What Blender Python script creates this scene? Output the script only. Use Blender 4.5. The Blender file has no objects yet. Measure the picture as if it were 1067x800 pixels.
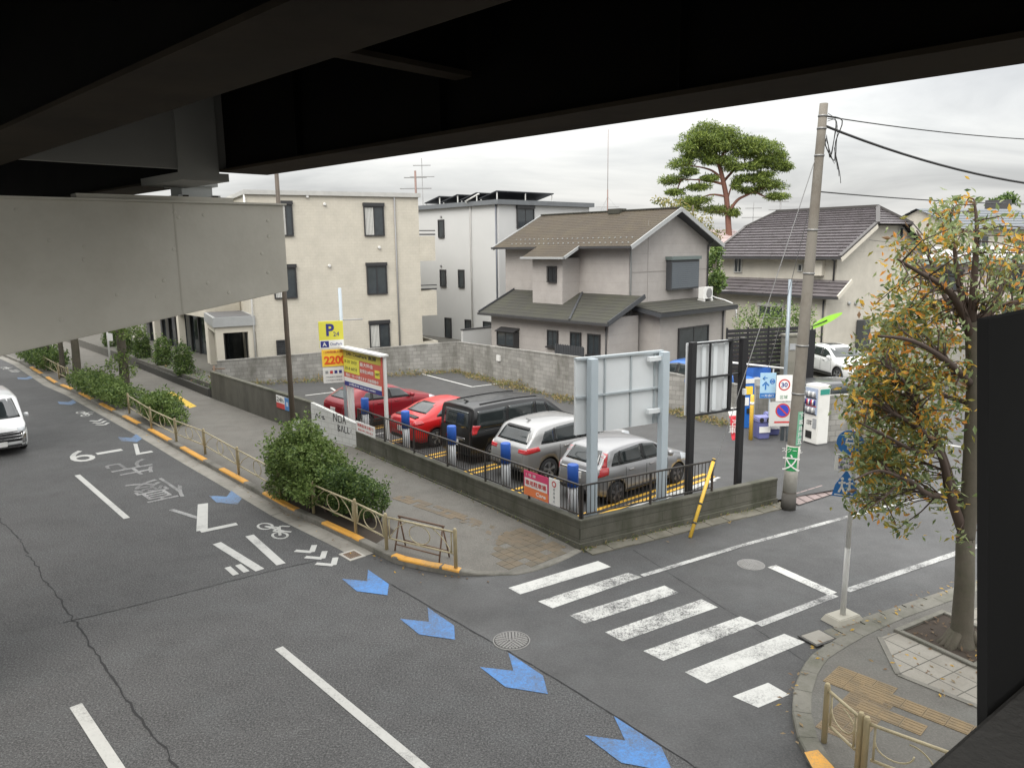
import bpy, bmesh, math, random
from math import sin, cos, tan, pi, radians as R, atan2, sqrt
from mathutils import Vector, Matrix
from mathutils.bvhtree import BVHTree
random.seed(7)
SC = bpy.context.scene
COL = SC.collection
# ------------------------------------------------------------------ camera
CAM_H = 6.8
F = 795.0
PITCH = math.atan(144/F); ROLL = math.atan(.013)
_fw = Vector((0, cos(PITCH), -sin(PITCH)))
_u0 = Vector((0, sin(PITCH), cos(PITCH))); _r0 = Vector((1, 0, 0))
_rt = _r0*cos(ROLL) - _u0*sin(ROLL)
_up = _u0*cos(ROLL) + _r0*sin(ROLL)
cam = bpy.data.objects.new('camera', bpy.data.cameras.new('camera'))
COL.objects.link(cam)
cam.matrix_world = Matrix(((_rt.x, _up.x, -_fw.x, 0), (_rt.y, _up.y, -_fw.y, 0), (_rt.z, _up.z, -_fw.z, CAM_H), (0, 0, 0, 1)))
cam.data.sensor_width = 36; cam.data.sensor_fit = 'HORIZONTAL'; cam.data.lens = 36*F/1067
cam.data.clip_start = .05; cam.data.clip_end = 4000
SC.camera = cam

# survey helpers: sight lines measured in the photograph -> metres on the ground
def ray(px, py): return _rt*((px-533.5)/F) + _up*((400-py)/F) + _fw
def G(px, py, z=0.0):
    d = ray(px, py); t = (z-CAM_H)/d.z
    return Vector((d.x*t, d.y*t, z))
def VD(deg): return Vector((cos(R(deg)), sin(R(deg)), 0))
def HIT(px, o, deg, py=330):
    """point where the vertical plane through column px meets the ground line (o, deg)"""
    d = ray(px, py); u = VD(deg)
    # (o + u t) x d = 0
    t = -(o.x*d.y - o.y*d.x)/(u.x*d.y - u.y*d.x)
    return Vector((o.x+u.x*t, o.y+u.y*t, 0))
def AT(px, D, py=330):
    d = ray(px, py); return Vector((d.x/d.y*D, D, 0))
def ZAT(p, px, py):
    d = ray(px, py); t = math.hypot(p.x, p.y)/math.hypot(d.x, d.y)
    return CAM_H + d.z*t
def LEN(o, deg, px, py=330):
    p = HIT(px, o, deg, py); return (p-Vector((o.x, o.y, 0))).dot(VD(deg))
RD, ND, SD = 131.5, 41.5, 28.5     # main road (away), across it, side street
U, N, S = VD(RD), VD(ND), VD(SD)

# ------------------------------------------------------------------ mesh building
class MB:
    def __init__(s): s.v = []; s.f = []; s.m = []; s.sm = []
    def face(s, pts, m=0, sm=False):
        i = len(s.v); s.v += [Vector(p) for p in pts]; s.f.append(list(range(i, i+len(pts)))); s.m.append(m); s.sm.append(sm)
    def box(s, c, d, rz=0, m=0, ry=0, rx=0):
        M = Matrix.Translation(Vector(c)) @ Matrix.Rotation(rz, 4, 'Z') @ Matrix.Rotation(ry, 4, 'Y') @ Matrix.Rotation(rx, 4, 'X')
        hx, hy, hz = d[0]/2, d[1]/2, d[2]/2; i = len(s.v)
        for x, y, z in ((-1,-1,-1),(1,-1,-1),(1,1,-1),(-1,1,-1),(-1,-1,1),(1,-1,1),(1,1,1),(-1,1,1)):
            s.v.append(M @ Vector((x*hx, y*hy, z*hz)))
        for q in ((0,3,2,1),(4,5,6,7),(0,1,5,4),(1,2,6,5),(2,3,7,6),(3,0,4,7)):
            s.f.append([i+k for k in q]); s.m.append(m); s.sm.append(False)
        return s
    def bb(s, x0, x1, y0, y1, z0, z1, m=0):
        return s.box(((x0+x1)/2, (y0+y1)/2, (z0+z1)/2), (abs(x1-x0), abs(y1-y0), abs(z1-z0)), m=m)
    def bar(s, a, b, w, h, m=0):
        a, b = Vector(a), Vector(b); d = b-a; L = d.length
        q = d.to_track_quat('X', 'Z'); M = Matrix.Translation((a+b)/2) @ q.to_matrix().to_4x4(); i = len(s.v)
        for x, y, z in ((-1,-1,-1),(1,-1,-1),(1,1,-1),(-1,1,-1),(-1,-1,1),(1,-1,1),(1,1,1),(-1,1,1)):
            s.v.append(M @ Vector((x*L/2, y*w/2, z*h/2)))
        for q in ((0,3,2,1),(4,5,6,7),(0,1,5,4),(1,2,6,5),(2,3,7,6),(3,0,4,7)):
            s.f.append([i+k for k in q]); s.m.append(m); s.sm.append(False)
        return s
    def prism(s, poly, z0, z1, m=0):
        n = len(poly); P = [Vector((p[0], p[1], 0)) for p in poly]
        ar = sum(P[k].x*P[(k+1) % n].y-P[(k+1) % n].x*P[k].y for k in range(n))
        if ar < 0: P.reverse()
        i = len(s.v)
        s.v += [Vector((p.x, p.y, z0)) for p in P] + [Vector((p.x, p.y, z1)) for p in P]
        s.f.append([i+n+k for k in range(n)]); s.f.append([i+n-1-k for k in range(n)])
        for k in range(n): s.f.append([i+k, i+(k+1) % n, i+n+(k+1) % n, i+n+k])
        s.m += [m]*(n+2); s.sm += [False]*(n+2); return s
    def slab(s, quad, th, m=0):
        """thick sheet: quad of 3-D points (ccw from outside), thickness inward"""
        q = [Vector(p) for p in quad]; nn = (q[1]-q[0]).cross(q[-1]-q[0]).normalized()
        n = len(q); i = len(s.v); s.v += q + [p-nn*th for p in q]
        s.f.append([i+k for k in range(n)]); s.f.append([i+2*n-1-k for k in range(n)])
        for k in range(n): s.f.append([i+k, i+n+k, i+n+(k+1) % n, i+(k+1) % n])
        s.m += [m]*(n+2); s.sm += [False]*(n+2); return s
    def tube(s, path, r, seg=8, m=0, cap=True, sm=True):
        P = [Vector(p) for p in path]; n = len(P); rr = r if isinstance(r, (list, tuple)) else [r]*n
        prev = None; base = len(s.v); ref = None
        for k in range(n):
            t = (P[min(k+1, n-1)]-P[max(k-1, 0)])
            if t.length < 1e-9: t = Vector((0, 0, 1))
            t.normalize()
            if ref is None: ref = t.orthogonal().normalized()
            ref = (ref - t*ref.dot(t))
            if ref.length < 1e-6: ref = t.orthogonal()
            ref.normalize(); b = t.cross(ref)
            for j in range(seg):
                a = 2*pi*j/seg; s.v.append(P[k]+(ref*cos(a)+b*sin(a))*rr[k])
        for k in range(n-1):
            for j in range(seg):
                a, b2 = base+k*seg+j, base+k*seg+(j+1) % seg
                s.f.append([a, b2, b2+seg, a+seg]); s.m.append(m); s.sm.append(sm)
        if cap:
            s.f.append([base+seg-1-j for j in range(seg)]); s.m.append(m); s.sm.append(False)
            s.f.append([base+(n-1)*seg+j for j in range(seg)]); s.m.append(m); s.sm.append(False)
        return s
    def lathe(s, prof, seg=16, m=0, c=(0, 0, 0), axis='Z', sm=True):
        base = len(s.v); n = len(prof); c = Vector(c)
        for r, z in prof:
            for j in range(seg):
                a = 2*pi*j/seg
                if axis == 'Z': p = Vector((r*cos(a), r*sin(a), z))
                elif axis == 'Y': p = Vector((r*cos(a), z, r*sin(a)))
                else: p = Vector((z, r*cos(a), r*sin(a)))
                s.v.append(c+p)
        for k in range(n-1):
            for j in range(seg):
                a, b = base+k*seg+j, base+k*seg+(j+1) % seg
                s.f.append([a, b, b+seg, a+seg]); s.m.append(m); s.sm.append(sm)
        s.f.append([base+seg-1-j for j in range(seg)]); s.m.append(m); s.sm.append(False)
        s.f.append([base+(n-1)*seg+j for j in range(seg)]); s.m.append(m); s.sm.append(False)
        return s
    def build(s, name, mat, parent=None, fix=True, bevel=0):
        me = bpy.data.meshes.new(name)
        me.from_pydata(s.v, [], s.f)
        mats = mat if isinstance(mat, (list, tuple)) else [mat]
        for mm in mats: me.materials.append(mm)
        for p, mi, sm in zip(me.polygons, s.m, s.sm):
            p.material_index = mi; p.use_smooth = sm
        if fix:
            bm = bmesh.new(); bm.from_mesh(me)
            if bevel:
                bmesh.ops.remove_doubles(bm, verts=bm.verts, dist=1e-5)
                bmesh.ops.bevel(bm, geom=[e for e in bm.edges if len(e.link_faces) == 2 and e.calc_face_angle(0) > .7], offset=bevel, segments=2, affect='EDGES', clamp_overlap=True)
            bmesh.ops.recalc_face_normals(bm, faces=bm.faces); bm.to_mesh(me); bm.free()
        me.update()
        o = bpy.data.objects.new(name, me); COL.objects.link(o)
        if parent is not None: o.parent = parent
        return o

def tag(o, label=None, cat=None, group=None, kind=None):
    if label: o['label'] = label
    if cat: o['category'] = cat
    if group: o['group'] = group
    if kind: o['kind'] = kind
    return o
def thing(name, label, cat, loc=(0, 0, 0), rz=0, group=None):
    o = bpy.data.objects.new(name, None); COL.objects.link(o)
    o.empty_display_size = .3
    o.location = loc; o.rotation_euler = (0, 0, rz)
    return tag(o, label, cat, group)
def struct(o): o['kind'] = 'structure'; return o
def copy_tree(o, parent=None):
    c = o.copy(); COL.objects.link(c); c.parent = parent
    for ch in list(o.children): copy_tree(ch, c)
    return c
def dup(o, label, loc, rz=0):
    c = copy_tree(o); c.location = loc; c.rotation_euler = (0, 0, rz); c['label'] = label; return c

# ------------------------------------------------------------------ materials
MATS = {}
class NT:
    def __init__(s, name):
        s.mat = bpy.data.materials.new(name); s.mat.use_nodes = True
        s.t = s.mat.node_tree; s.b = s.t.nodes['Principled BSDF']
    def n(s, typ, **kw):
        nd = s.t.nodes.new(typ)
        for k, v in kw.items():
            if k in nd.inputs: nd.inputs[k].default_value = v
            else: setattr(nd, k, v)
        return nd
    def l(s, a, b): s.t.links.new(a, b)
    def co(s, kind='Object', scale=None):
        c = s.n('ShaderNodeTexCoord').outputs[kind]
        if scale:
            mp = s.n('ShaderNodeMapping'); mp.inputs['Scale'].default_value = scale; s.l(c, mp.inputs['Vector']); return mp.outputs[0]
        return c
    def noise(s, sc, det=4, rough=.55, vec=None):
        nd = s.n('ShaderNodeTexNoise'); nd.inputs['Scale'].default_value = sc; nd.inputs['Detail'].default_value = det; nd.inputs['Roughness'].default_value = rough
        if vec is not None: s.l(vec, nd.inputs['Vector'])
        return nd.outputs['Fac']
    def ramp(s, fac, stops):
        nd = s.n('ShaderNodeValToRGB'); e = nd.color_ramp.elements
        while len(e) < len(stops): e.new(.5)
        for k, (p, c) in enumerate(stops):
            e[k].position = p; e[k].color = (*(c if isinstance(c, (tuple, list)) else (c, c, c)), 1)
        s.l(fac, nd.inputs['Fac']); return nd.outputs['Color']
    def mix(s, fac, a, b, mode='MIX'):
        nd = s.n('ShaderNodeMix', data_type='RGBA', blend_type=mode)
        for sock, val in ((nd.inputs[0], fac), (nd.inputs[6], a), (nd.inputs[7], b)):
            if hasattr(val, 'links'): s.l(val, sock)
            elif isinstance(val, (int, float)): sock.default_value = val
            else: sock.default_value = (*val[:3], 1)
        return nd.outputs[2]
    def math(s, op, a, b=0.0):
        nd = s.n('ShaderNodeMath', operation=op)
        for sock, val in ((nd.inputs[0], a), (nd.inputs[1], b)):
            if hasattr(val, 'links'): s.l(val, sock)
            else: sock.default_value = val
        return nd.outputs[0]
    def bump(s, h, st=.3, dist=.02):
        nd = s.n('ShaderNodeBump'); nd.inputs['Strength'].default_value = st; nd.inputs['Distance'].default_value = dist
        s.l(h, nd.inputs['Height']); s.l(nd.outputs[0], s.b.inputs['Normal'])
    def base(s, c):
        if hasattr(c, 'links'): s.l(c, s.b.inputs['Base Color'])
        else: s.b.inputs['Base Color'].default_value = (*c, 1)
    def rough(s, r):
        if hasattr(r, 'links'): s.l(r, s.b.inputs['Roughness'])
        else: s.b.inputs['Roughness'].default_value = r
def mul(c, k): return tuple(min(1, x*k) for x in c)

def mat(name, c, rough=.6, metal=0, var=.25, sc=3.0, fine=40, coat=0, bump=0, spec=.5, dirt=None, dirt_amt=.5):
    """plain weathered surface: base colour broken by two scales of noise, optional dirt patches"""
    if name in MATS: return MATS[name]
    t = NT(name); v = t.co()
    n1 = t.noise(sc, 5, .6, v); n2 = t.noise(fine, 3, .6, v)
    col = t.mix(n1, mul(c, 1-var), mul(c, 1+var))
    col = t.mix(t.math('MULTIPLY', n2, .35*min(1, var*4)), col, mul(c, .75))
    if dirt is not None:
        f = t.ramp(t.noise(sc*.7, 6, .7, v), [(.45, 0), (.7, 1)])
        col = t.mix(t.math('MULTIPLY', f, dirt_amt), col, dirt)
    t.base(col); t.rough(t.math('ADD', t.math('MULTIPLY', n1, .2), rough-.1))
    t.b.inputs['Metallic'].default_value = metal; t.b.inputs['Specular IOR Level'].default_value = spec
    if coat: t.b.inputs['Coat Weight'].default_value = coat; t.b.inputs['Coat Roughness'].default_value = .04
    if bump: t.bump(n2, bump, .01)
    MATS[name] = t.mat; return t.mat

def paint(name, c, metal=.4, coat=.7):
    if name in MATS: return MATS[name]
    t = NT(name); t.base(t.mix(t.noise(1.5, 4, .6, t.co()), mul(c, .9), mul(c, 1.08)))
    t.rough(.38); t.b.inputs['Metallic'].default_value = metal
    t.b.inputs['Coat Weight'].default_value = coat; t.b.inputs['Coat Roughness'].default_value = .05
    MATS[name] = t.mat; return t.mat
def glass(name, c=(.012, .015, .017), rough=.05):
    if name in MATS: return MATS[name]
    t = NT(name); n = t.noise(2.2, 3, .6, t.co())
    t.base(t.mix(n, mul(c, .5), mul(c, 1.8))); t.rough(rough)
    t.b.inputs['Specular IOR Level'].default_value = .75
    MATS[name] = t.mat; return t.mat

def asphalt(name, c, sc=1.0, rough=.82, patch=.22, spk=1.0, wet=.0):
    if name in MATS: return MATS[name]
    t = NT(name); v = t.co()
    big = t.noise(.22*sc, 6, .65, v); mid = t.noise(1.7, 5, .6, v); gr = t.noise(30, 3, .7, v); gr2 = t.noise(48, 2, .6, v)
    col = t.mix(big, mul(c, 1-patch), mul(c, 1+patch))
    col = t.mix(t.math('MULTIPLY', t.ramp(mid, [(.42, 0), (.68, 1)]), .5), col, mul(c, .66))
    dst = t.ramp(t.noise(.8, 6, .7, t.co('Object', (1, 1.6, 1))), [(.5, 0), (.68, 1)])
    col = t.mix(t.math('MULTIPLY', dst, .35), col, (c[0]*1.25, c[1]*1.34, c[2]*1.36))
    k1, k2 = .56*spk, .56*spk
    col = t.mix(1.0, col, t.ramp(gr, [(.30, 1-k1), (.5, 1.0), (.70, 1.0)]), 'MULTIPLY')
    col = t.mix(t.math('MULTIPLY', t.ramp(gr, [(.5, 0), (.72, 1)]), .85*spk), col, mul(c, 2.1))
    col = t.mix(1.0, col, t.ramp(gr2, [(.35, 1-k2), (.6, 1.0)]), 'MULTIPLY')
    t.base(col)
    rr = t.ramp(t.noise(.35, 5, .6, v), [(.35, rough-.32*wet-.05), (.65, rough)])
    t.rough(rr); t.b.inputs['Specular IOR Level'].default_value = .4
    t.bump(gr, .5, .006); MATS[name] = t.mat; return t.mat

def worn_paint(name, c, under, lo=.42, hi=.62, sc=9, amt=1.0, rough=.65):
    """road paint worn through to the asphalt"""
    if name in MATS: return MATS[name]
    t = NT(name); v = t.co()
    f1 = t.noise(sc, 6, .75, v); f2 = t.noise(.9, 4, .6, v); f3 = t.noise(70, 2, .6, v)
    f4 = t.noise(26, 4, .75, v)
    f = t.math('ADD', t.math('MULTIPLY', f1, .22), t.math('ADD', t.math('MULTIPLY', f2, .38), t.math('ADD', t.math('MULTIPLY', f3, .2), t.math('MULTIPLY', f4, .3))))
    f = t.ramp(f, [(lo, 0), (hi, 1)])
    col = t.mix(t.noise(4, 4, .6, v), mul(c, .82), mul(c, 1.05))
    t.base(t.mix(t.math('MULTIPLY', f, amt), col, under)); t.rough(rough)
    MATS[name] = t.mat; return t.mat

def bricks(name, c1, c2, mortar, bw, bh, rough=.8, mort=.01, ground=False, stain=None, stain_amt=.5, offset=.5, bump=.4, stain_lo=.45):
    if name in MATS: return MATS[name]
    t = NT(name); v = t.co()
    sp = t.n('ShaderNodeSeparateXYZ'); t.l(v, sp.inputs[0])
    cb = t.n('ShaderNodeCombineXYZ')
    if ground: t.l(sp.outputs[0], cb.inputs[0]); t.l(sp.outputs[1], cb.inputs[1])
    else:
        t.l(t.math('ADD', sp.outputs[0], sp.outputs[1]), cb.inputs[0]); t.l(sp.outputs[2], cb.inputs[1])
    b = t.n('ShaderNodeTexBrick'); t.l(cb.outputs[0], b.inputs['Vector'])
    b.inputs['Color1'].default_value = (*c1, 1); b.inputs['Color2'].default_value = (*c2, 1); b.inputs['Mortar'].default_value = (*mortar, 1)
    b.inputs['Scale'].default_value = 1; b.inputs['Brick Width'].default_value = bw; b.inputs['Row Height'].default_value = bh; b.inputs['Mortar Size'].default_value = mort
    b.offset = offset
    col = b.outputs['Color']
    n1 = t.noise(1.3, 6, .65, v); n2 = t.noise(30, 3, .6, v)
    col = t.mix(.5, col, t.ramp(n1, [(.25, .55), (.75, 1)]), 'MULTIPLY')
    col = t.mix(.3, col, t.ramp(n2, [(.3, .5), (.7, 1)]), 'MULTIPLY')
    if stain is not None:
        vs = t.co('Object', (.9, .9, .35))
        f = t.ramp(t.noise(1.1, 7, .7, vs), [(stain_lo, 0), (stain_lo+.25, 1)])
        col = t.mix(t.math('MULTIPLY', f, stain_amt), col, stain)
    t.base(col); t.rough(rough); t.bump(t.math('SUBTRACT', 1, b.outputs['Fac']), bump, .01)
    MATS[name] = t.mat; return t.mat

def leafmat(name, c, trans=.35):
    if name in MATS: return MATS[name]
    t = NT(name); n = t.noise(1.1, 3, .6, t.co()); col = t.mix(n, mul(c, .7), mul(c, 1.3))
    t.base(col); t.rough(.5); t.b.inputs['Specular IOR Level'].default_value = .35
    tr = t.n('ShaderNodeBsdfTranslucent'); t.l(col, tr.inputs['Color'])
    mx = t.n('ShaderNodeMixShader'); mx.inputs[0].default_value = trans
    t.l(t.b.outputs[0], mx.inputs[1]); t.l(tr.outputs[0], mx.inputs[2])
    t.l(mx.outputs[0], t.t.nodes['Material Output'].inputs['Surface'])
    MATS[name] = t.mat; return t.mat

# ------------------------------------------------------------------ lettering
def text(name, s, size, m, parent, loc, rot=(R(90), 0, 0), width=None, height=None, align='CENTER', th=.002, bold=0):
    cu = bpy.data.curves.new(name, 'FONT'); cu.body = s; cu.size = size; cu.align_x = align; cu.align_y = 'CENTER'
    cu.extrude = th; cu.resolution_u = 3; cu.offset = bold
    o = bpy.data.objects.new(name, cu); COL.objects.link(o)
    bpy.context.view_layer.update()
    me = bpy.data.meshes.new_from_object(o.evaluated_get(bpy.context.evaluated_depsgraph_get()))
    bpy.data.objects.remove(o); me.name = name
    xs = [v.co.x for v in me.vertices]; ys = [v.co.y for v in me.vertices]
    if xs:
        w, h = max(xs)-min(xs), max(ys)-min(ys); cx, cy = (max(xs)+min(xs))/2, (max(ys)+min(ys))/2
        sx = width/w if width and w else 1; sy = height/h if height and h else (sx if width else 1)
        if height and not width: sx = sy
        for v in me.vertices: v.co.x = (v.co.x-(cx if align == 'CENTER' else 0))*sx; v.co.y = (v.co.y-cy)*sy
    me.materials.clear(); me.materials.append(m)
    o = bpy.data.objects.new(name, me); COL.objects.link(o)
    o.parent = parent; o.location = loc; o.rotation_euler = rot
    return o

def smooth3(pts, n=4):
    P = [Vector(p) for p in pts]; out = []
    for k in range(len(P)-1):
        p0, p1, p2, p3 = P[max(k-1, 0)], P[k], P[k+1], P[min(k+2, len(P)-1)]
        for j in range(n):
            t = j/n; out.append(.5*((2*p1)+(-p0+p2)*t+(2*p0-5*p1+4*p2-p3)*t*t+(-p0+3*p1-3*p2+p3)*t**3))
    out.append(P[-1]); return out
# ------------------------------------------------------------------ foliage
def leaf_mesh(mb, p, size, nm, asp=.45, droop=0.2, up=None):
    """one bent leaf of four triangles"""
    n = Vector((random.gauss(0, 1), random.gauss(0, 1), random.gauss(0, 1)+(up or 0))).normalized()
    t = n.orthogonal().normalized(); a = random.uniform(0, 2*pi)
    t = (Matrix.Rotation(a, 3, n) @ t); b = n.cross(t); h = size*asp/2
    p = Vector(p)
    i = len(mb.v)
    mb.v += [p, p+t*size*.5+b*h-n*size*droop*.2, p+t*size*.5-b*h-n*size*droop*.2, p+t*size-n*size*droop]
    mb.f += [[i, i+1, i+3], [i, i+3, i+2]]; mb.m += [nm, nm]; mb.sm += [False, False]
def pick(ws):
    r = random.random()*sum(ws)
    for k, w in enumerate(ws):
        r -= w
        if r < 0: return k
    return len(ws)-1
def blob_leaves(mb, c, rad, n, size, ws, shell=.45, asp=.5, up=.5):
    c = Vector(c)
    for _ in range(n):
        d = Vector((random.gauss(0, 1), random.gauss(0, 1), random.gauss(0, 1))).normalized()
        r = shell+(1-shell)*random.random()**.5
        p = c+Vector((d.x*rad[0], d.y*rad[1], d.z*rad[2]))*r
        leaf_mesh(mb, p, size*random.uniform(.7, 1.25), pick(ws), asp, up=up)
# ------------------------------------------------------------------ daylight: bright overcast
W = bpy.data.worlds.new('World'); SC.world = W; W.use_nodes = True
SUN_EL, SUN_AZ = 46, -112           # degrees: height, compass direction the light comes from (world angle)
def make_world():
    t = W.node_tree; bg = t.nodes['Background']
    sky = t.nodes.new('ShaderNodeTexSky'); sky.sky_type = 'NISHITA'; sky.sun_disc = False
    sky.sun_elevation = R(SUN_EL); sky.sun_rotation = R(90-SUN_AZ); sky.air_density = 1.2; sky.dust_density = 3
    co = t.nodes.new('ShaderNodeTexCoord'); sp = t.nodes.new('ShaderNodeSeparateXYZ'); t.links.new(co.outputs['Generated'], sp.inputs[0])
    def m(op, a, b=0.0, c=None):
        n = t.nodes.new('ShaderNodeMath'); n.operation = op
        for s_, v in zip(n.inputs, (a, b, c)):
            if v is None: continue
            if hasattr(v, 'links'): t.links.new(v, s_)
            else: s_.default_value = v
        return n.outputs[0]
    zz = m('ADD', m('MAXIMUM', sp.outputs[2], 0.0), .16)
    cb = t.nodes.new('ShaderNodeCombineXYZ')
    t.links.new(m('DIVIDE', sp.outputs[0], zz), cb.inputs[0]); t.links.new(m('DIVIDE', sp.outputs[1], zz), cb.inputs[1])
    mp = t.nodes.new('ShaderNodeMapping'); mp.inputs['Scale'].default_value = (.6, 1.1, 1); mp.inputs['Rotation'].default_value = (0, 0, R(-14)); mp.inputs['Location'].default_value = (3.1, 1.7, 0)
    t.links.new(cb.outputs[0], mp.inputs['Vector'])
    nz = t.nodes.new('ShaderNodeTexNoise'); nz.inputs['Scale'].default_value = .85; nz.inputs['Detail'].default_value = 7; nz.inputs['Roughness'].default_value = .55; nz.inputs['Distortion'].default_value = .6
    t.links.new(mp.outputs[0], nz.inputs['Vector'])
    rp = t.nodes.new('ShaderNodeValToRGB'); e = rp.color_ramp.elements
    e[0].position = .36; e[0].color = (6.6, 6.62, 6.66, 1)
    e[1].position = .60; e[1].color = (10.7, 10.6, 10.3, 1)
    x = e.new(.48); x.color = (8.7, 8.7, 8.6, 1)
    t.links.new(nz.outputs['Fac'], rp.inputs['Fac'])
    # an overcast sky is brighter towards the zenith
    gz = m('ADD', .41, m('MULTIPLY', m('POWER', m('MAXIMUM', sp.outputs[2], 0.0), 1.3), 1.9))
    vm = t.nodes.new('ShaderNodeVectorMath'); vm.operation = 'SCALE'; t.links.new(rp.outputs[0], vm.inputs[0]); t.links.new(gz, vm.inputs['Scale'])
    mx = t.nodes.new('ShaderNodeMix'); mx.data_type = 'RGBA'; mx.inputs[0].default_value = .9
    t.links.new(sky.outputs[0], mx.inputs[6]); t.links.new(vm.outputs[0], mx.inputs[7])
    t.links.new(mx.outputs[2], bg.inputs['Color']); bg.inputs['Strength'].default_value = .1
make_world()
sl = bpy.data.lights.new('sun', 'SUN'); sl.energy = 1.5; sl.angle = R(38); sl.color = (1, .96, .9)
so = bpy.data.objects.new('sun', sl); COL.objects.link(so)
_d = Vector((cos(R(SUN_AZ))*cos(R(SUN_EL)), sin(R(SUN_AZ))*cos(R(SUN_EL)), sin(R(SUN_EL))))
so.rotation_euler = _d.to_track_quat('Z', 'Y').to_euler()
SC.view_settings.view_transform = 'Standard'; SC.view_settings.look = 'None'; SC.view_settings.gamma = 1
SC.view_settings.exposure = .95; SC.view_settings.use_curve_mapping = False
SC.cycles.use_denoising = True
SC.cycles.max_bounces = 6; SC.cycles.diffuse_bounces = 4

# ------------------------------------------------------------------ ground
A_ROAD = (.101, .1008, .1008); A_SIDE = (.075, .0749, .0745)
M_road = asphalt('main road asphalt', A_ROAD, rough=.8, wet=.3)
M_side = asphalt('side street asphalt', A_SIDE, rough=.74, spk=.42, wet=1.0, patch=.2)
M_lot = asphalt('parking asphalt', (.068, .0677, .067), rough=.8, spk=.42, wet=.7)
M_walk = asphalt('footway asphalt', (.152, .143, .126), rough=.85, spk=.3, patch=.24)
M_conc = mat('old concrete', (.19, .182, .155), .85, var=.35, sc=1.2, bump=.4, dirt=(.075, .078, .052), dirt_amt=.9)
M_gutter = mat('gutter concrete', (.3, .285, .25), .85, var=.25, sc=1.5, bump=.3, dirt=(.13, .12, .1), dirt_amt=.6)
M_kerb = mat('kerb stone', (.2, .19, .165), .85, var=.35, sc=2, bump=.3, dirt=(.06, .06, .045), dirt_amt=.8)
M_soil = mat('planting soil', (.05, .038, .028), .95, var=.4, sc=5, bump=.6)
M_white = worn_paint('white road paint', (.50, .50, .475), A_ROAD, .56, .74)
M_whitec = worn_paint('crosswalk paint', (.60, .60, .57), A_SIDE, .55, .7, sc=5)
M_whitew = worn_paint('worn crosswalk paint', (.60, .60, .57), A_SIDE, .52, .62, sc=7)
M_whitef = worn_paint('faded road lettering', (.44, .44, .43), A_ROAD, .43, .60, sc=8)
M_orange = worn_paint('orange kerb paint', (.72, .36, .055), (.24, .2, .13), .55, .72, sc=7)
M_blue = worn_paint('blue road paint', (.075, .25, .60), (.09, .125, .19), .485, .63, sc=11)
M_bluef = worn_paint('faded blue road paint', (.12, .27, .52), A_ROAD, .46, .62, sc=8)
M_yel = worn_paint('yellow stripe paint', (.72, .42, .05), (.1, .1, .1), .56, .74, sc=6)
M_crack = mat('crack tar', (.022, .022, .023), .8, var=.3)
M_patchl = asphalt('patched asphalt', (.108, .1078, .1075), rough=.8, spk=.9)

def sheet(name, pts, z, m, th=0):
    mb = MB(); mb.face([(p[0], p[1], z) for p in pts])
    o = mb.build(name, m, fix=False)
    if o.data.polygons[0].normal.z < 0: o.data.flip_normals()
    return struct(o)
def pxs(*a, z=0): return [G(x, y, z) for x, y in a]

sheet('ground', [(-900, -300), (900, -300), (900, 1500), (-900, 1500)], -.03, mat('far ground', (.12, .125, .11), .9, var=.4, sc=.05))
def off(p, n_, u_): return p+N*n_+U*u_
SEAM = pxs((352, 577), (408, 609), (571, 702), (716, 793))
seam_end = SEAM[-1]-U*30
sheet('road', [(-25, -25), (60, -25), (60, 30), (10, 40), (-10, 42), (-25, 62), (-40, 85), (-75, 85), (-70, 40)], 0, M_road)
side = [seam_end]+SEAM[::-1]+[G(365, 568), (-6, 25), (0, 32), (8, 36), (20, 50), (70, 78), (70, -25)]
sheet('side_street', side, .004, M_side)

# kerb line of the far footway, seen from the road
KP = pxs((3, 371), (22, 379), (55.5, 400.5), (78, 410), (105, 424.5), (159, 453.5), (206, 480.7), (244, 501.7), (266, 514), (299, 533), (366, 564.5), (397, 580.5), (414, 588), (453, 596.7), (481, 599.8), (500, 600.2), (545, 599), (575, 590), (600, 578), (607, 574))
KP[0] = KP[1]+U*12-N*.5
CORN = Vector((1.5, 16.33, 0))
BL = [CORN, Vector((-5.3, 25.1, 0)), Vector((-7.24, 26.85, 0)), Vector((-13.7, 34.2, 0)), Vector((-25.9, 48.8, 0)), Vector((-36, 62, 0))]
def poly_len(P):
    s = [0]
    for a, b in zip(P, P[1:]): s.append(s[-1]+(b-a).length)
    return s
def poly_at(P, s, SS=None):
    SS = SS or poly_len(P)
    for k in range(len(P)-1):
        if s <= SS[k+1] or k == len(P)-2:
            f = (s-SS[k])/(SS[k+1]-SS[k]); return P[k].lerp(P[k+1], f)
def poly_hit(P, px, py=430):
    d = ray(px, py); SS = poly_len(P)
    for k in range(len(P)-1):
        a, b = P[k], P[k+1]
        ca = a.x*d.y-a.y*d.x; cb_ = b.x*d.y-b.y*d.x
        if ca*cb_ <= 0: 
            f = ca/(ca-cb_); return SS[k]+f*(SS[k+1]-SS[k])
    return 0
KS = poly_len(KP); KT = KS[-1]
def kz(s):                                   # kerb drops to the road at the corner
    a = poly_hit(KP, 455); b = poly_hit(KP, 505)
    return .15 if s < a else (.03 if s > b else .15-.12*(s-a)/(b-a))
def inset(P, w, side=1):
    out = []
    for k in range(len(P)):
        t = (P[min(k+1, len(P)-1)]-P[max(k-1, 0)]).normalized(); out.append(P[k]+Vector((-t.y, t.x, 0))*w*side)
    return out
def dense(P, st=.5):
    SS = poly_len(P); n = int(SS[-1]/st); return [poly_at(P, SS[-1]*k/n, SS) for k in range(n+1)]
KD = dense(KP, .4); KDs = poly_len(KD); KI = inset(KD, .17)
mb = MB()
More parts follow.
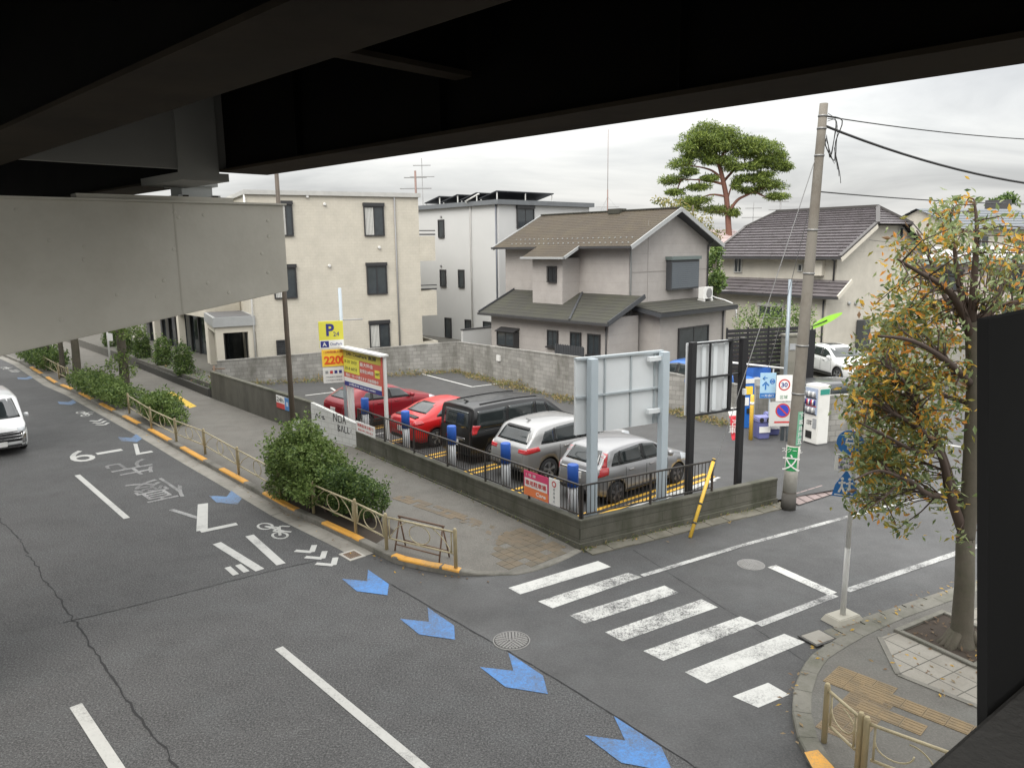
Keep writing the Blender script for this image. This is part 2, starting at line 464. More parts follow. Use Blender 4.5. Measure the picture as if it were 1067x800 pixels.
for k in range(len(KD)-1):
    z0, z1 = kz(KDs[k]), kz(KDs[k+1]); a, b, c, d = KD[k], KD[k+1], KI[k+1], KI[k]
    a2, b2 = a.lerp(d, .12), b.lerp(c, .12)
    V3 = lambda p, z: (p.x, p.y, z)
    mb.face([V3(a, -.01), V3(b, -.01), V3(b, z1-.02), V3(a, z0-.02)]); mb.face([V3(a, z0-.02), V3(b, z1-.02), V3(b2, z1), V3(a2, z0)])
    mb.face([V3(a2, z0), V3(b2, z1), V3(c, z1), V3(d, z0)])
struct(mb.build('kerb', M_kerb))
# orange painted kerb stones
def kerb_paint(px0, px1):
    s0, s1 = poly_hit(KP, px0), poly_hit(KP, px1); n = max(2, int(abs(s1-s0)/.3)); mb = MB()
    for k in range(n):
        sa, sb = s0+(s1-s0)*k/n, s0+(s1-s0)*(k+1)/n
        a, b = poly_at(KP, sa), poly_at(KP, sb); t = (b-a).normalized(); nn = Vector((-t.y, t.x, 0)); z0, z1 = kz(sa)+.004, kz(sb)+.004
        a2, b2, c, d = a+nn*.018, b+nn*.018, b+nn*.165, a+nn*.165
        mb.face([(a2.x, a2.y, z0), (b2.x, b2.y, z1), (c.x, c.y, z1), (d.x, d.y, z0)])
        e, f = a-nn*.003, b-nn*.003
        mb.face([(e.x, e.y, z0-.05), (f.x, f.y, z1-.05), (f.x, f.y, z1-.02), (e.x, e.y, z0-.02)]); mb.face([(e.x, e.y, z0-.02), (f.x, f.y, z1-.02), (b2.x, b2.y, z1), (a2.x, a2.y, z0)])
    struct(mb.build('kerb_paint', M_orange))
for a, b in ((37, 47), (52, 61), (66, 77), (84, 96), (104, 117), (127, 142), (152, 172), (184, 207), (223, 248), (267, 300), (328, 367), (401, 474)): kerb_paint(a, b)
# gutter
mb = MB(); s_end = poly_hit(KP, 385)
for k in range(len(KD)-1):
    if KDs[k+1] > s_end: break
    w = .44
    for c0, c1 in ((0, .985),):
        a, b = KD[k], KD[k].lerp(KD[k+1], c1); t = (b-a).normalized(); nn = Vector((t.y, -t.x, 0))
        mb.face([(p.x, p.y, .008) for p in (a, b, b+nn*w, a+nn*w)])
struct(mb.build('gutter', M_gutter))
# footway between kerb and the walls
mb = MB(); BD = dense(BL[::-1], .4); Bs = poly_len(BD)
n = 140; prev = None
for k in range(n+1):
    f = k/n; s = KT*f; a = poly_at(KI, min(poly_len(KI)[-1], poly_len(KI)[-1]*f)); b = poly_at(BD, Bs[-1]*f, Bs); z = kz(s)-.012
    zb = .12 if f < .93 else .12-.08*(f-.93)/.07
    cur = ((a.x, a.y, z), (b.x, b.y, zb))
    if prev: mb.face([prev[0], cur[0], cur[1], prev[1]])
    prev = cur
SWALK = struct(mb.build('sidewalk', M_walk))
# lot and yards
LW = .10
S_end = CORN+S*6.2
lot = [CORN, BL[1], BL[2], BL[3], Vector((-14.6, 37.4, 0)), G(477, 388.5), Vector((2.78, 32.6, 0)), G(716, 432), G(766, 446), G(862, 461), G(878, 512), S_end]
sheet('parking_lot', lot, LW, M_lot)
mb = MB(); yp = [(-13.6, 34.6), (-14.9, 37.6), (-2.95, 41.5), (2.9, 32.8), tuple(G(716.6, 431.5)[:2]), tuple(G(767, 445)[:2]), tuple(G(815, 447)[:2]), (12.2, 31.5), (30, 40), (80, 60), (40, 160), (-60, 160), (-36, 60)]
mb.prism([Vector((*p, 0)) for p in yp], -.02, .62)
struct(mb.build('yard', mat('yard gravel', (.12, .115, .10), .95, var=.35, sc=3, bump=.4)))
# lot entrance slope with pinkish kerb slabs
mb = MB()
e0, e1 = G(832, 527), G(872, 514)
for k in range(5):
    a, b = e0.lerp(e1, k/5+.01), e0.lerp(e1, (k+1)/5-.01); nn = Vector((-S.y, S.x, 0))
    mb.face([(a.x, a.y, .03), (b.x, b.y, .03), (b.x+nn.x*.5, b.y+nn.y*.5, LW+.006), (a.x+nn.x*.5, a.y+nn.y*.5, LW+.006)])
struct(mb.build('entrance_kerb', mat('pink concrete', (.24, .19, .18), .85, var=.25, sc=2, bump=.2)))
# weeds strip and white bay lines at the back of the lot
_zk = [0]
def line(name, p, q, w, m, z):
    _zk[0] = (_zk[0]+1) % 7; z = z+_zk[0]*.0006
    t = (q-p).normalized(); nn = Vector((-t.y, t.x, 0))*w/2
    return sheet(name, [p-nn, q-nn, q+nn, p+nn], z, m)
M_lotline = worn_paint('bay line paint', (.50, .50, .48), (.05, .05, .05), .6, .8)
zl = LW+.005
for a, b in (((440, 389.5), (492, 403)), ((492, 403), (531, 398)), ((318, 412), (352, 408)), ((345, 404), (358, 413)), ((690, 520), (745, 500))):
    line('bay_line', G(*a, zl), G(*b, zl), .12, M_lotline, zl)

# ------------------------------------------------------------------ road markings
z1 = .009
d0, d1 = G(290.5, 675), G(80.5, 495)
for k in range(-1, 3):
    p = d0+(d1-d0)*1.0*k if k != 1 else d1
    q = p-U*5.25
    if k == 0: q = p+(G(440.5, 800)-p).normalized()*5.25
    line('lane_line', p, q, .15, M_white, z1)
b0, b1 = G(79, 735), G(121.5, 800)
line('lane_line', b0, b0+(b1-b0).normalized()*5.2, .17, M_white, z1)
line('lane_line', b0+U*13.2, b0+U*8, .17, M_white, z1); line('lane_line', b0+U*26.2, b0+U*21, .17, M_white, z1)
zc = lambda *p: [G(500+x/2.964, 540+y/2.964) for x, y in p]
ST = [((88,215),(125,235),(405,150),(365,132)), ((180,257),(225,278),(500,182),(458,168)), ((277,300),(325,326),(615,230),(570,208)), ((387,352),(440,380),(735,275),(685,250)),
      ((505,410),(567,440),(860,325),(805,303)), ((633,475),(700,510),(1005,383),(940,357)), ((780,550),(860,585),(955,545),(890,508))]
for k, q in enumerate(ST): sheet('crosswalk_stripe', zc(*q), z1, M_whitew if k in (1, 2, 3, 4) else M_whitec)
M_wl = worn_paint('edge line paint', (.52, .52, .50), A_SIDE, .50, .62, sc=8)
line('edge_line', G(669, 600), G(778, 567), .13, M_wl, z1); line('edge_line', G(778, 567), G(876, 540.5), .13, M_wl, z1)
line('edge_line', G(876, 540.5), G(876, 540.5)+S*16, .13, M_wl, z1)
line('edge_line', G(790, 651), G(870, 620), .16, M_wl, z1); line('edge_line', G(882, 615.6), G(1001, 575), .16, M_wl, z1); line('edge_line', G(1001, 575), G(1001, 575)+S*9, .16, M_wl, z1)
line('stop_line', G(804, 590), G(868, 619), .24, M_whitew, z1)
line('edge_line', G(930, 455), G(1030, 470), .2, M_wl, z1)
# blue bicycle arrows
AR = [(570.8,723),(565.8,704),(529.7,680),(535,699),(500,695),(527,716)]
ap = pxs(*AR); ac = G(537, 703); al = [((p-ac).dot(N), (p-ac).dot(U)) for p in ap]
for k, (x, y) in enumerate(((537, 703), (383, 608), (448, 651), (655, 777), (236, 519), (136, 457), (70, 419.5), (26, 394))):
    c = G(x, y); sheet('bicycle_arrow', [c+N*a+U*b for a, b in al], z1, M_blue if k in (0, 3) else (M_bluef if k > 3 else M_blue))
c = ac-U*4.55; 
# painted lettering (read by drivers coming towards the bridge): bus priority lane, 7-9
def stroke(pts, w, m, name='road_lettering'):
    for a, b in zip(pts, pts[1:]): line(name, G(*a), G(*b), w, m, z1)
stroke([(226, 566), (271, 594)], .2, M_white); stroke([(260, 558), (293, 588)], .2, M_white)
stroke([(237, 591), (246, 599)], .13, M_white); stroke([(248, 588.5), (257, 596)], .13, M_white)
stroke([(178, 531), (207, 540)], .13, M_whitef); stroke([(211.5, 525), (210.5, 553)], .26, M_white); stroke([(209, 554), (247, 546)], .2, M_white)
def ground_text(s, px, py, w, h, m):
    o = text('road_lettering', s, 1, m, None, (0, 0, 0), rot=(0, 0, R(ND+180)), width=w, height=h, th=.001)
    p = G(px, py, z1+.001); o.location = p; struct(o)
ground_text('優', 165, 510, 1.25, 2.3, M_whitef)
ground_text('先', 138, 487.5, 1.25, 1.9, M_whitef)
ground_text('7', 143, 467.5, .55, 1.7, M_white); ground_text('-', 114, 470.5, .8, .3, M_white); ground_text('9', 84, 475, .7, 1.7, M_white)
# bicycle pictograms with chevrons
def picto(px, py, cx, cy, sc=1):
    c = G(px, py); L = lambda n_, u_: c+N*n_*sc+U*u_*sc
    def ring(n0, u0, r):
        P = [L(n0+r*cos(a), u0+r*sin(a)*1.5) for a in [2*pi*k/14 for k in range(15)]]
        for a, b in zip(P, P[1:]): line('bicycle_pictogram', a, b, .06, M_white, z1)
    ring(-.1, .42, .16); ring(-.1, -.42, .16)
    for a, b in (((-.1, .42), (.12, .1)), ((.12, .1), (-.1, -.42)), ((-.1, .42), (.1, -.25)), ((.1, -.25), (-.1, -.05)), ((-.1, -.05), (.12, .1)), ((.1, -.25), (.2, -.4)), ((.12, .1), (.2, .16)), ((.2, .16), (.34, -.02))):
        line('bicycle_pictogram', L(*a), L(*b), .07, M_white, z1)
    c = G(cx, cy)
    for k in (-1, 0, 1):
        q = c-U*k*.5*sc
        for sgn in (-1, 1): line('chevron', q-U*.22*sc, q+N*sgn*.24*sc+U*.12*sc, .13*sc, M_white, z1)
picto(288, 552, 331, 579); picto(89, 431, 104, 440, .95); picto(7, 383.5, 15, 386.5, .9)
# long crack and cross joint in the main road
def jit_line(pts, w, name, m, amp, z=.006):
    P = dense([G(*p) for p in pts], .18); rnd = random.Random(3)
    Q = [p+Vector((rnd.gauss(0, amp), rnd.gauss(0, amp), 0)) for p in P]; mb = MB()
    for a, b in zip(Q, Q[1:]):
        t = (b-a).normalized(); nn = Vector((-t.y, t.x, 0))*w*rnd.uniform(.4, 1.2)/2
        mb.face([(q.x, q.y, z) for q in (a-nn, b-nn, b+nn, a+nn)])
    o = mb.build(name, m, fix=False)
    for p in o.data.polygons:
        if p.normal.z < 0: p.flip()
    struct(o)
jit_line([(-30, 505), (0, 540), (18.7, 560), (47, 604.5), (77, 644), (110, 696), (145, 747.5), (185, 800), (235, 870)], .035, 'road_crack', M_crack, .025)
jit_line([(65, 649), (140, 631), (281, 595), (330, 584)], .02, 'road_joint', M_crack, .006)
jit_line([(408, 609), (571, 702), (716, 793), (800, 850)], .025, 'road_joint', M_crack, .006, .0075)
jit_line([(660, 573), (780, 650), (840, 690)], .015, 'road_joint', M_crack, .006, .0075)
_s0, _s1 = G(30, 658), G(352, 577.5)
sheet('road_surface', [_s0, _s1, _s1+U*8, G(160, 463)-N*.05, G(60, 407)-N*.1, G(25, 390)-N*.3, G(25, 390)-N*12+U*4, _s0-N*7+U*2], .002, asphalt('older road asphalt', (.091, .0908, .0908), rough=.8, wet=.3))
sheet('asphalt_patch', pxs((276, 756), (334, 738), (352, 752), (290, 773)), .003, M_patchl)

# manholes
M_iron = mat('cast iron', (.06, .058, .055), .55, metal=.2, var=.3, sc=12)
M_rim = mat('manhole rim', (.24, .235, .225), .6, metal=.0, var=.3, sc=12)
def manhole(px, py, r, label, light):
    e = thing('manhole_cover', label, 'manhole cover', G(px, py, .006), R(20), 'manhole covers in the street')
    mb = MB(); mb.lathe([(r, -.01), (r, .006), (r*.93, .008), (r*.93, .001)], 40); mb.build('rim', M_rim, e)
    mb = MB(); mb.lathe([(r*.92, -.01), (r*.92, .004), (r*.86, .006)], 40); mb.build('cover', M_rim if light else M_iron, e)
    mb = MB()
    for k in range(6):
        for j in range(3+k*5):
            a = 2*pi*j/(3+k*5); q = r*(.1+.14*k)
            mb.box((q*cos(a), q*sin(a), .009), (.045, .036, .007), a)
    mb.build('tread_pattern', M_rim, e)
manhole(533, 667, .33, 'dark iron manhole cover beside the nearest blue bicycle arrows', False)
manhole(782.5, 588, .29, 'pale worn manhole cover in the side street behind the stop line', True)

# ------------------------------------------------------------------ corner pavement on the right
ko = pxs((900, 880), (862, 830), (845, 800), (831, 775), (825, 747), (826, 725), (835, 700), (845, 687), (858, 678), (886, 662), (925, 644), (1000, 617))
ko.append(ko[-1]+S*14)
PZ = .11
mb = MB()
inner = inset(ko, -.28)
def kz2(k): return .11 if k < 3 else .07
kd = dense(ko, .3); ki = inset(kd, -.26)
for k in range(len(kd)-1):
    a, b, c, d = kd[k], kd[k+1], ki[k+1], ki[k]
    g = .012
    b = a.lerp(b, .97) if k % 2 else b; c = d.lerp(c, .97) if k % 2 else c
    mb.face([(a.x, a.y, -.01), (b.x, b.y, -.01), (b.x, b.y, PZ-.02), (a.x, a.y, PZ-.02)])
    a2, b2 = a.lerp(d, .08), b.lerp(c, .08)
    mb.face([(a.x, a.y, PZ-.02), (b.x, b.y, PZ-.02), (b2.x, b2.y, PZ), (a2.x, a2.y, PZ)]); mb.face([(a2.x, a2.y, PZ), (b2.x, b2.y, PZ), (c.x, c.y, PZ), (d.x, d.y, PZ)])
struct(mb.build('kerb', M_conc))
pv = ki+[ki[-1]+Vector((6, -8, 0)), Vector((9, 1, 0)), Vector((5.5, 2, 0))]
sheet('pavement', pv, PZ-.006, asphalt('pavement blocks', (.14, .134, .12), rough=.88, spk=.25, patch=.16))
# gutter slabs along the side street kerb
mb = MB(); g0, g1 = G(841, 664), G(1000, 611); gd = (g1-g0).normalized(); gn = Vector((gd.y, -gd.x, 0))
for k in range(14):
    a = g0+gd*(.62*k+.01); b = g0+gd*(.62*k+.60)
    mb.prism([a, b, b+gn*.42, a+gn*.42], -.01, .03+random.uniform(-.004, .004))
struct(mb.build('gutter_slab', M_conc))
e = thing('drain_cover', 'square concrete drain cover set in the corner kerb', 'drain cover', G(852, 664, .034), atan2(gd.y, gd.x))
mb = MB(); mb.bb(-.22, .22, -.17, .17, -.01, .012); mb.build('cover', M_gutter, e)
mb = MB(); mb.bb(-.26, .26, -.21, -.18, -.01, .008); mb.bb(-.26, .26, .18, .21, -.01, .008); mb.bb(-.26, -.23, -.18, .18, -.01, .008); mb.bb(.23, .26, -.18, .18, -.01, .008); mb.build('frame', M_iron, e)
e = thing('drain_cover', 'rusty square drain grate in the gutter near the guard rail end', 'drain cover', G(367, 578, .012), R(RD))
mb = MB(); mb.bb(-.26, .26, -.2, .2, -.01, .004); mb.build('frame', mat('pale concrete', (.42, .4, .36), .85), e)
mb = MB()
for k in range(9): mb.bb(-.17, .17, -.14+.033*k, -.122+.033*k, 0, .012)
mb.build('grate', mat('rusty iron', (.16, .1, .06), .8, var=.35, sc=10), e)
# terrazzo slabs, border and tree pit
M_terr = bricks('pale terrazzo slabs', (.36, .34, .295), (.31, .29, .25), (.10, .095, .08), .4, .4, .8, .010, True, stain=(.17, .155, .125), stain_amt=.5, offset=0)
def local_sheet(name, pts, z, m, o, rz):
    mb = MB(); M = Matrix.Rotation(-rz, 3, 'Z'); q = [M @ (Vector((p.x, p.y, 0))-Vector((o.x, o.y, 0))) for p in pts]
    mb.face([(p.x, p.y, 0) for p in q]); ob = mb.build(name, m, fix=False)
    if ob.data.polygons[0].normal.z < 0: ob.data.flip_normals()
    ob.location = (o.x, o.y, z); ob.rotation_euler = (0, 0, rz); return struct(ob)
tq = pxs((917, 664), (936, 702.5), (1017, 735), z=PZ); td = (tq[2]-tq[1]).normalized(); tu = (tq[0]-G(995, 640, PZ)).normalized()
tp = [tq[0], tq[1], tq[1]+td*6, tq[0]-tu*7]
local_sheet('paving_slabs', tp, PZ+.004, M_terr, tq[1], R(ND-12))
mb = MB()
for a, b in ((tq[0], tq[1]), (tq[1], tq[1]+td*6)):
    mb.bar(a+Vector((0, 0, -.02)), b+Vector((0, 0, -.02)), .09, .06)
struct(mb.build('paving_border', M_kerb))
TREE = G(1001, 671, PZ)
e = thing('tree_pit', 'low concrete edging around the bare soil of the corner tree', 'tree pit', (TREE.x, TREE.y, PZ), R(ND-12))
mb = MB(); mb.bb(-.46, .75, -.48, .75, -.02, .012); mb.build('soil', M_soil, e)
mb = MB(); mb.bb(-.56, -.46, -.48, .75, -.02, .05); mb.bb(-.56, .85, -.58, -.48, -.02, .05); mb.bb(-.56, .85, .75, .85, -.02, .05); mb.bb(.75, .85, -.48, .75, -.02, .05); mb.build('edging', M_conc, e, bevel=.01)
mb = MB()
for k in range(40):
    x, y = random.uniform(-.4, .7), random.uniform(-.42, .7); leaf_mesh(mb, (x, y, .03), .1, 0, up=3)
mb.build('litter', mat('dry leaves', (.13, .085, .05), .9, var=.4), e)
# tactile paving
M_tac = mat('tactile tile', (.25, .185, .105), .85, var=.3, sc=4, bump=.2, dirt=(.15, .125, .09), dirt_amt=.8)
def tactile(name, o, rz, nx, ny, bars, m=M_tac, skip=()):
    mb = MB(); T = .3
    for i in range(nx):
        for j in range(ny):
            if (i, j) in skip: continue
            x0, y0 = i*T, j*T
            mb.bb(x0+.004, x0+T-.004, y0+.004, y0+T-.004, -.02, .006)
            if bars:
                for k in range(4): mb.bb(x0+.02, x0+T-.02, y0+.03+.072*k, y0+.06+.072*k, .006, .012)
            else:
                for k in range(5): mb.bb(x0+.02, x0+T-.02, y0+.025+.056*k, y0+.05+.056*k, .006, .011)
    ob = mb.build(name, m); ob.location = (o.x, o.y, o.z); ob.rotation_euler = (0, 0, rz); return struct(ob)
t0, t1 = G(897, 716, PZ), G(1003, 757, PZ); ta = atan2((t1-t0).y, (t1-t0).x)
tactile('tactile_paving', t0-VD(math.degrees(ta)+90)*.15, ta, 9, 1, True)
tactile('tactile_paving', G(890, 738, PZ-.003), ta, 3, 1, True)
w0, w1 = G(878, 687, PZ), G(913, 700, PZ); wa = atan2((w1-w0).y, (w1-w0).x)
tactile('tactile_paving', G(849, 757, PZ-.006), wa, 2, 5, False, mat('worn tactile tile', (.22, .165, .10), .85, var=.3, sc=4, bump=.2, dirt=(.12, .105, .08), dirt_amt=.8))
tactile('tactile_paving', G(857, 709, PZ-.0015), wa, 3, 2, False)
s = 0
struct(sheet('kerb_paint', [kd[k] for k in range(0, 1)]+[Vector((0, 0, 0))]*0+[G(846, 799, PZ), G(839, 784, PZ), G(851, 780, PZ), G(868, 799, PZ), G(900, 850, PZ), G(876, 850, PZ)][0:6] if False else [G(845.5, 798, PZ), G(838, 783.5, PZ), G(852, 781, PZ), G(868, 798, PZ), G(905, 850, PZ), G(884, 852, PZ)], PZ+.005, M_orange))
# tan tactile strip and paving near the lot corner
BLt = lambda s_, o_: (lambda a, b: a+(b-a).normalized()*s_+Vector((-(b-a).normalized().y, (b-a).normalized().x, 0))*o_)(BL[0], BL[1])
M_tan = mat('worn tan tile', (.165, .128, .085), .85, var=.3, sc=3, bump=.2, dirt=(.10, .097, .088), dirt_amt=.9)
WALK_BVH = BVHTree.FromPolygons([v.co[:] for v in SWALK.data.vertices], [list(p.vertices) for p in SWALK.data.polygons])
def walk_z(x, y):
    h = WALK_BVH.ray_cast(Vector((x, y, 3)), Vector((0, 0, -1)))[0]
    return h.z if h is not None else None
def inside(p, poly):
    c = False; n = len(poly)
    for k in range(n):
        a, b = poly[k], poly[(k+1) % n]
        if (a.y > p.y) != (b.y > p.y) and p.x < (b.x-a.x)*(p.y-a.y)/(b.y-a.y)+a.x: c = not c
    return c
def laid_tiles(name, poly, o, rz, T, m, miss=.08, seed=1):
    rnd = random.Random(seed); mb = MB(); X, Y = Vector((cos(rz), sin(rz), 0)), Vector((-sin(rz), cos(rz), 0))
    for i in range(-25, 60):
        for j in range(-25, 60):
            p = o+X*i*T+Y*j*T
            if not inside(p, poly) or rnd.random() < miss: continue
            q = []
            for a, b in ((-.48, -.48), (.48, -.48), (.48, .48), (-.48, .48)):
                v = p+X*a*T+Y*b*T; z = walk_z(v.x, v.y)
                if z is None: break
                q.append((v.x, v.y, z+.005+rnd.uniform(0, .003)))
            if len(q) == 4: mb.slab(q, .02)
    return struct(mb.build(name, m))
p0, p1 = G(548, 563, .12), G(414, 517, .12); pa = atan2((p1-p0).y, (p1-p0).x); nn = Vector((-sin(pa), cos(pa), 0))*.16
laid_tiles('tactile_paving', [p0-nn, p1-nn, p1+nn, p0+nn], p0, pa, .15, M_tan, .25, 3)
q0 = G(540, 572, .1)
laid_tiles('paving_tiles', pxs((505, 561), (545, 547), (598, 574), (580, 584), (548, 595), (524, 590), z=.08), q0, R(RD), .22, mat('brown paving tile', (.15, .12, .082), .85, var=.35, sc=3, bump=.2, dirt=(.09, .085, .07), dirt_amt=.8), .1, 5)
e0 = G(178, 415, .12)
sheet('platform_edge_paint', pxs((173, 410), (180, 408), (205, 423), (197, 425), z=.135), .127, mat('yellow block paint', (.62, .42, .06), .8, var=.25, sc=3))
# pale blocks set in the footway edge
for px, py in ((203, 462), (212, 467), (224, 474), (233, 478), (170, 448), (178, 452), (240, 455), (250, 460)):
    p = G(px, py, .12); local_sheet('inlay_block', [p+Vector((-.09, -.06, 0)), p+Vector((.09, -.06, 0)), p+Vector((.09, .06, 0)), p+Vector((-.09, .06, 0))], .128, M_gutter, p, 0)
# ------------------------------------------------------------------ elevated expressway and the footbridge
M_steel = mat('near black steel', (.003, .0028, .0024), .85, var=.35, sc=.9, spec=.08, dirt=(.007, .0055, .004), dirt_amt=.6)  # near-black albedo carries the shade under the deck
M_steel2 = mat('brown painted flange', (.032, .025, .0175), .85, var=.6, sc=.7, spec=.08, dirt=(.005, .0045, .004), dirt_amt=.6)
M_cap = mat('grey painted pier cap', (.56, .535, .465), .55, var=.1, sc=.8, fine=2.5, bump=.9, dirt=(.42, .395, .33), dirt_amt=.6)
CAPE = AT(298, 14.0, 258)                                # right-hand end of the pier cap
vn = CAPE.dot(N); vu = CAPE.dot(U)
def road(n_, u_, z): return (N.x*n_+U.x*u_, N.y*n_+U.y*u_, z)
ZG = 7.95
_e = G(230, 190, ZG)-G(1067, 67, ZG); VA = math.degrees(atan2(_e.y, _e.x)); NV, UV = VD(VA-90), VD(VA)
V = thing('elevated_expressway', 'dark steel girders of the elevated expressway overhead', 'viaduct', (0, 0, 0), R(VA-90))
# in its own frame: x across the road (towards the lot), y along the road
def lat(px, py, z):
    p = G(px, py, z); return p.dot(NV)
n_out = lat(1067, 66, ZG); n_out2 = lat(230, 190, ZG); ng_i = lat(535, 0, ZG); ng_o = lat(304, 0, ZG)
Y0, Y1 = -14, 60; vuv = CAPE.dot(UV)
def girder(xa, xb, z0, h, name='girder'):
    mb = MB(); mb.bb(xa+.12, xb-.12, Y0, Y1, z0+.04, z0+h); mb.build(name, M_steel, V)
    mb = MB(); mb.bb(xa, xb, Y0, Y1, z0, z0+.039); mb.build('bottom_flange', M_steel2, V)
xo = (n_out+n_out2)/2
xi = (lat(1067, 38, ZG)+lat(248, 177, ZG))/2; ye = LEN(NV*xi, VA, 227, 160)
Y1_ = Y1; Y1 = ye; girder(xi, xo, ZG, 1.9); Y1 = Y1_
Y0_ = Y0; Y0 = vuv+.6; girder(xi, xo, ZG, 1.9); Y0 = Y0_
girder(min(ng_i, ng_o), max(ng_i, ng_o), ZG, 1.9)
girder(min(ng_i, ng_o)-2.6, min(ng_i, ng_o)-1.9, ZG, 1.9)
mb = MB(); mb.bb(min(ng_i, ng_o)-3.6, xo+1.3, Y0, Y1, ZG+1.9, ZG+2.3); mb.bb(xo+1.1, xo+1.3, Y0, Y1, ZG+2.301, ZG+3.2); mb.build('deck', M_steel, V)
for y in (G(374, 61, ZG+.5).dot(UV), vuv+.9):
    mb = MB(); mb.bb(min(ng_i, ng_o)-1.9, xi-.02, y-.05, y+.05, ZG+.55, ZG+1.88); mb.build('cross_beam', M_steel, V)
    mb = MB(); mb.bb(max(ng_i, ng_o)+.02, xi-.02, y-.12, y+.12, ZG+.5, ZG+.549); mb.build('cross_flange', M_steel2, V)
for k in range(9):
    y = Y0+3+k*2.9; mb = MB(); mb.bb(xi+.02, xi+.115, y-.012, y+.012, ZG+.045, ZG+1.88); mb.build('stiffener', M_steel, V)
for yy in (vuv-12.5,):
    mb = MB(); xm_ = (ng_i+ng_o)/2; mb.bb(min(ng_i, ng_o)+.05, max(ng_i, ng_o)-.05, yy-.45, yy+.45, ZG-.018, ZG-.001)
    for a_ in range(9):
        for b_ in range(5): mb.lathe([(.02, ZG-.03), (.02, ZG-.0175)], 8, c=(min(ng_i, ng_o)+.15+a_*(abs(ng_i-ng_o)-.3)/8, yy-.36+b_*.18, 0))
    mb.build('splice_plate', M_steel2, V)
mb = MB(); mb.tube([(xo-1.1, Y0, ZG+1.2), (xo-1.1, Y1, ZG+1.2)], .07, 8); mb.build('drain_pipe', M_steel2, V)
M_diaph = mat('grey diaphragm', (.16, .155, .14), .6, var=.25, sc=1)
mb = MB(); mb.bb(max(ng_i, ng_o)+.01, xo+.02, ye+.02, ye+.14, ZG+.02, ZG+1.88); mb.build('end_diaphragm', M_diaph, V)
mb = MB(); mb.bb(xi-.62, xi-.01, ye-.02, ye+.018, ZG-.12, ZG+1.87); mb.bb(xi-.5, xi+.22, ye+.15, vuv+.6, ZG-.12, ZG-.002); mb.build('end_bracket', mat('grey bracket', (.22, .215, .195), .6, var=.2, sc=1.5), V)
P = thing('viaduct_pier', 'pale grey tapered pier cap carrying the expressway girders at the left', 'pier', (N.x*vn+U.x*vu, N.y*vn+U.y*vu, 0), R(ND))
zt = ZAT(CAPE, 298, 214); ze = ZAT(CAPE, 300, 303)
cap_o = CAPE; x0p = HIT(0, CAPE, ND+180, 300); Lx = (x0p-CAPE).length; zb0 = ZAT(x0p, 0, 370)
slope = (ze-zb0)/Lx
mb = MB(); i = len(mb.v)
pr = [(0, ze), (0, zt), (-10, zt), (-10, ze-slope*6.0), (-6.0, ze-slope*6.0)]
mb.v += [Vector((x, 0, z)) for x, z in pr]+[Vector((x, 1.7, z)) for x, z in pr]
n = len(pr); mb.f += [list(range(n)), list(range(2*n-1, n-1, -1))]+[[k, n+k, n+(k+1) % n, (k+1) % n] for k in range(n)]; mb.m += [0]*(n+2); mb.sm += [False]*(n+2)
mb.build('pier_cap', M_cap, P, bevel=.015)
mb = MB()
for x in (-1.9,): mb.bb(x-.012, x+.012, -.004, .001, ze-slope*abs(x)+.02, zt-.02)
mb.build('weld_seam', mat('cap weld', (.48, .455, .39), .7), P)
mb = MB(); rr_ = random.Random(5)
for k in range(26):
    x = -rr_.uniform(.3, 5.8); z = rr_.uniform(ze-slope*abs(x)+.1, zt-.1); mb.lathe([(.022, -.006), (.03, .001)], 10, c=(x, 0, z), axis='Y')
mb.build('bolt_cover', M_cap, P)
mb = MB(); mb.bb(-8.6, -6.2, .05, 1.65, 0, ze-slope*6+.1); mb.build('column', M_cap, P)
mb = MB(); mb.bb(-10, .04, -.05, 1.75, zt, zt+.03); mb.build('ledge', M_cap, P)
cxs = [(xi+xo)/2-CAPE.dot(NV), (ng_i+ng_o)/2-CAPE.dot(NV)]
for cx in cxs:
    mb = MB(); mb.bb(cx-.36, cx+.36, .45, 1.2, zt+.03, zt+.16); mb.bb(cx-.26, cx+.26, .55, 1.1, zt+.16, ZG-.05); mb.bb(cx-.34, cx+.34, .48, 1.18, ZG-.08, ZG-.005); mb.build('bearing', mat('galvanised bearing', (.4, .41, .4), .5, metal=.5, var=.2), P)
    mb = MB()
    for s_ in (-1, 1): mb.box((cx+s_*.25, .4, zt+.1), (.08, .06, .1))
    mb.build('bracket', M_steel2, P)
x1s = -.9
mb = MB(); mb.bb(-3.3, x1s, .0, .34, zt+.03, zt+.1); mb.build('seat_plate', M_cap, P)

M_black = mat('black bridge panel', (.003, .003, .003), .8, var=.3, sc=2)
M_dconc = mat('dark parapet', (.07, .068, .064), .85, var=.4, sc=3, bump=.5)
zt2 = 6.02
fa, fb_ = G(960, 800, zt2), G(1067, 708, zt2)
FA = atan2((fb_-fa).y, (fb_-fa).x)
FB = thing('footbridge_parapet', 'dark footbridge parapet with a black screen panel at the right edge', 'parapet', (0, 0, 0), FA)
Fm = Matrix.Rotation(-FA, 3, 'Z')
pA, pB = Fm @ fa, Fm @ fb_; ym = pA.y
mb = MB(); mb.bb(pA.x-4, pB.x+3, ym-.30, ym, 4.6, zt2); mb.build('parapet', M_dconc, FB, bevel=.012)
def onp(px, py, y):
    d = ray(px, py); l = Fm @ Vector((d.x, d.y, 0)); t = y/l.y; return Vector((l.x*t, y, CAM_H+d.z*t))
e0_, e1_, e2_ = onp(1018, 332, ym+.02), onp(1018, 790, ym+.02), onp(1067, 322, ym+.02)
e2_ = e0_+(e2_-e0_)*12
mb = MB(); mb.slab([e1_, Vector((e2_.x, ym+.02, e1_.z)), e2_, e0_], -.016); mb.build('screen_panel', M_black, FB)
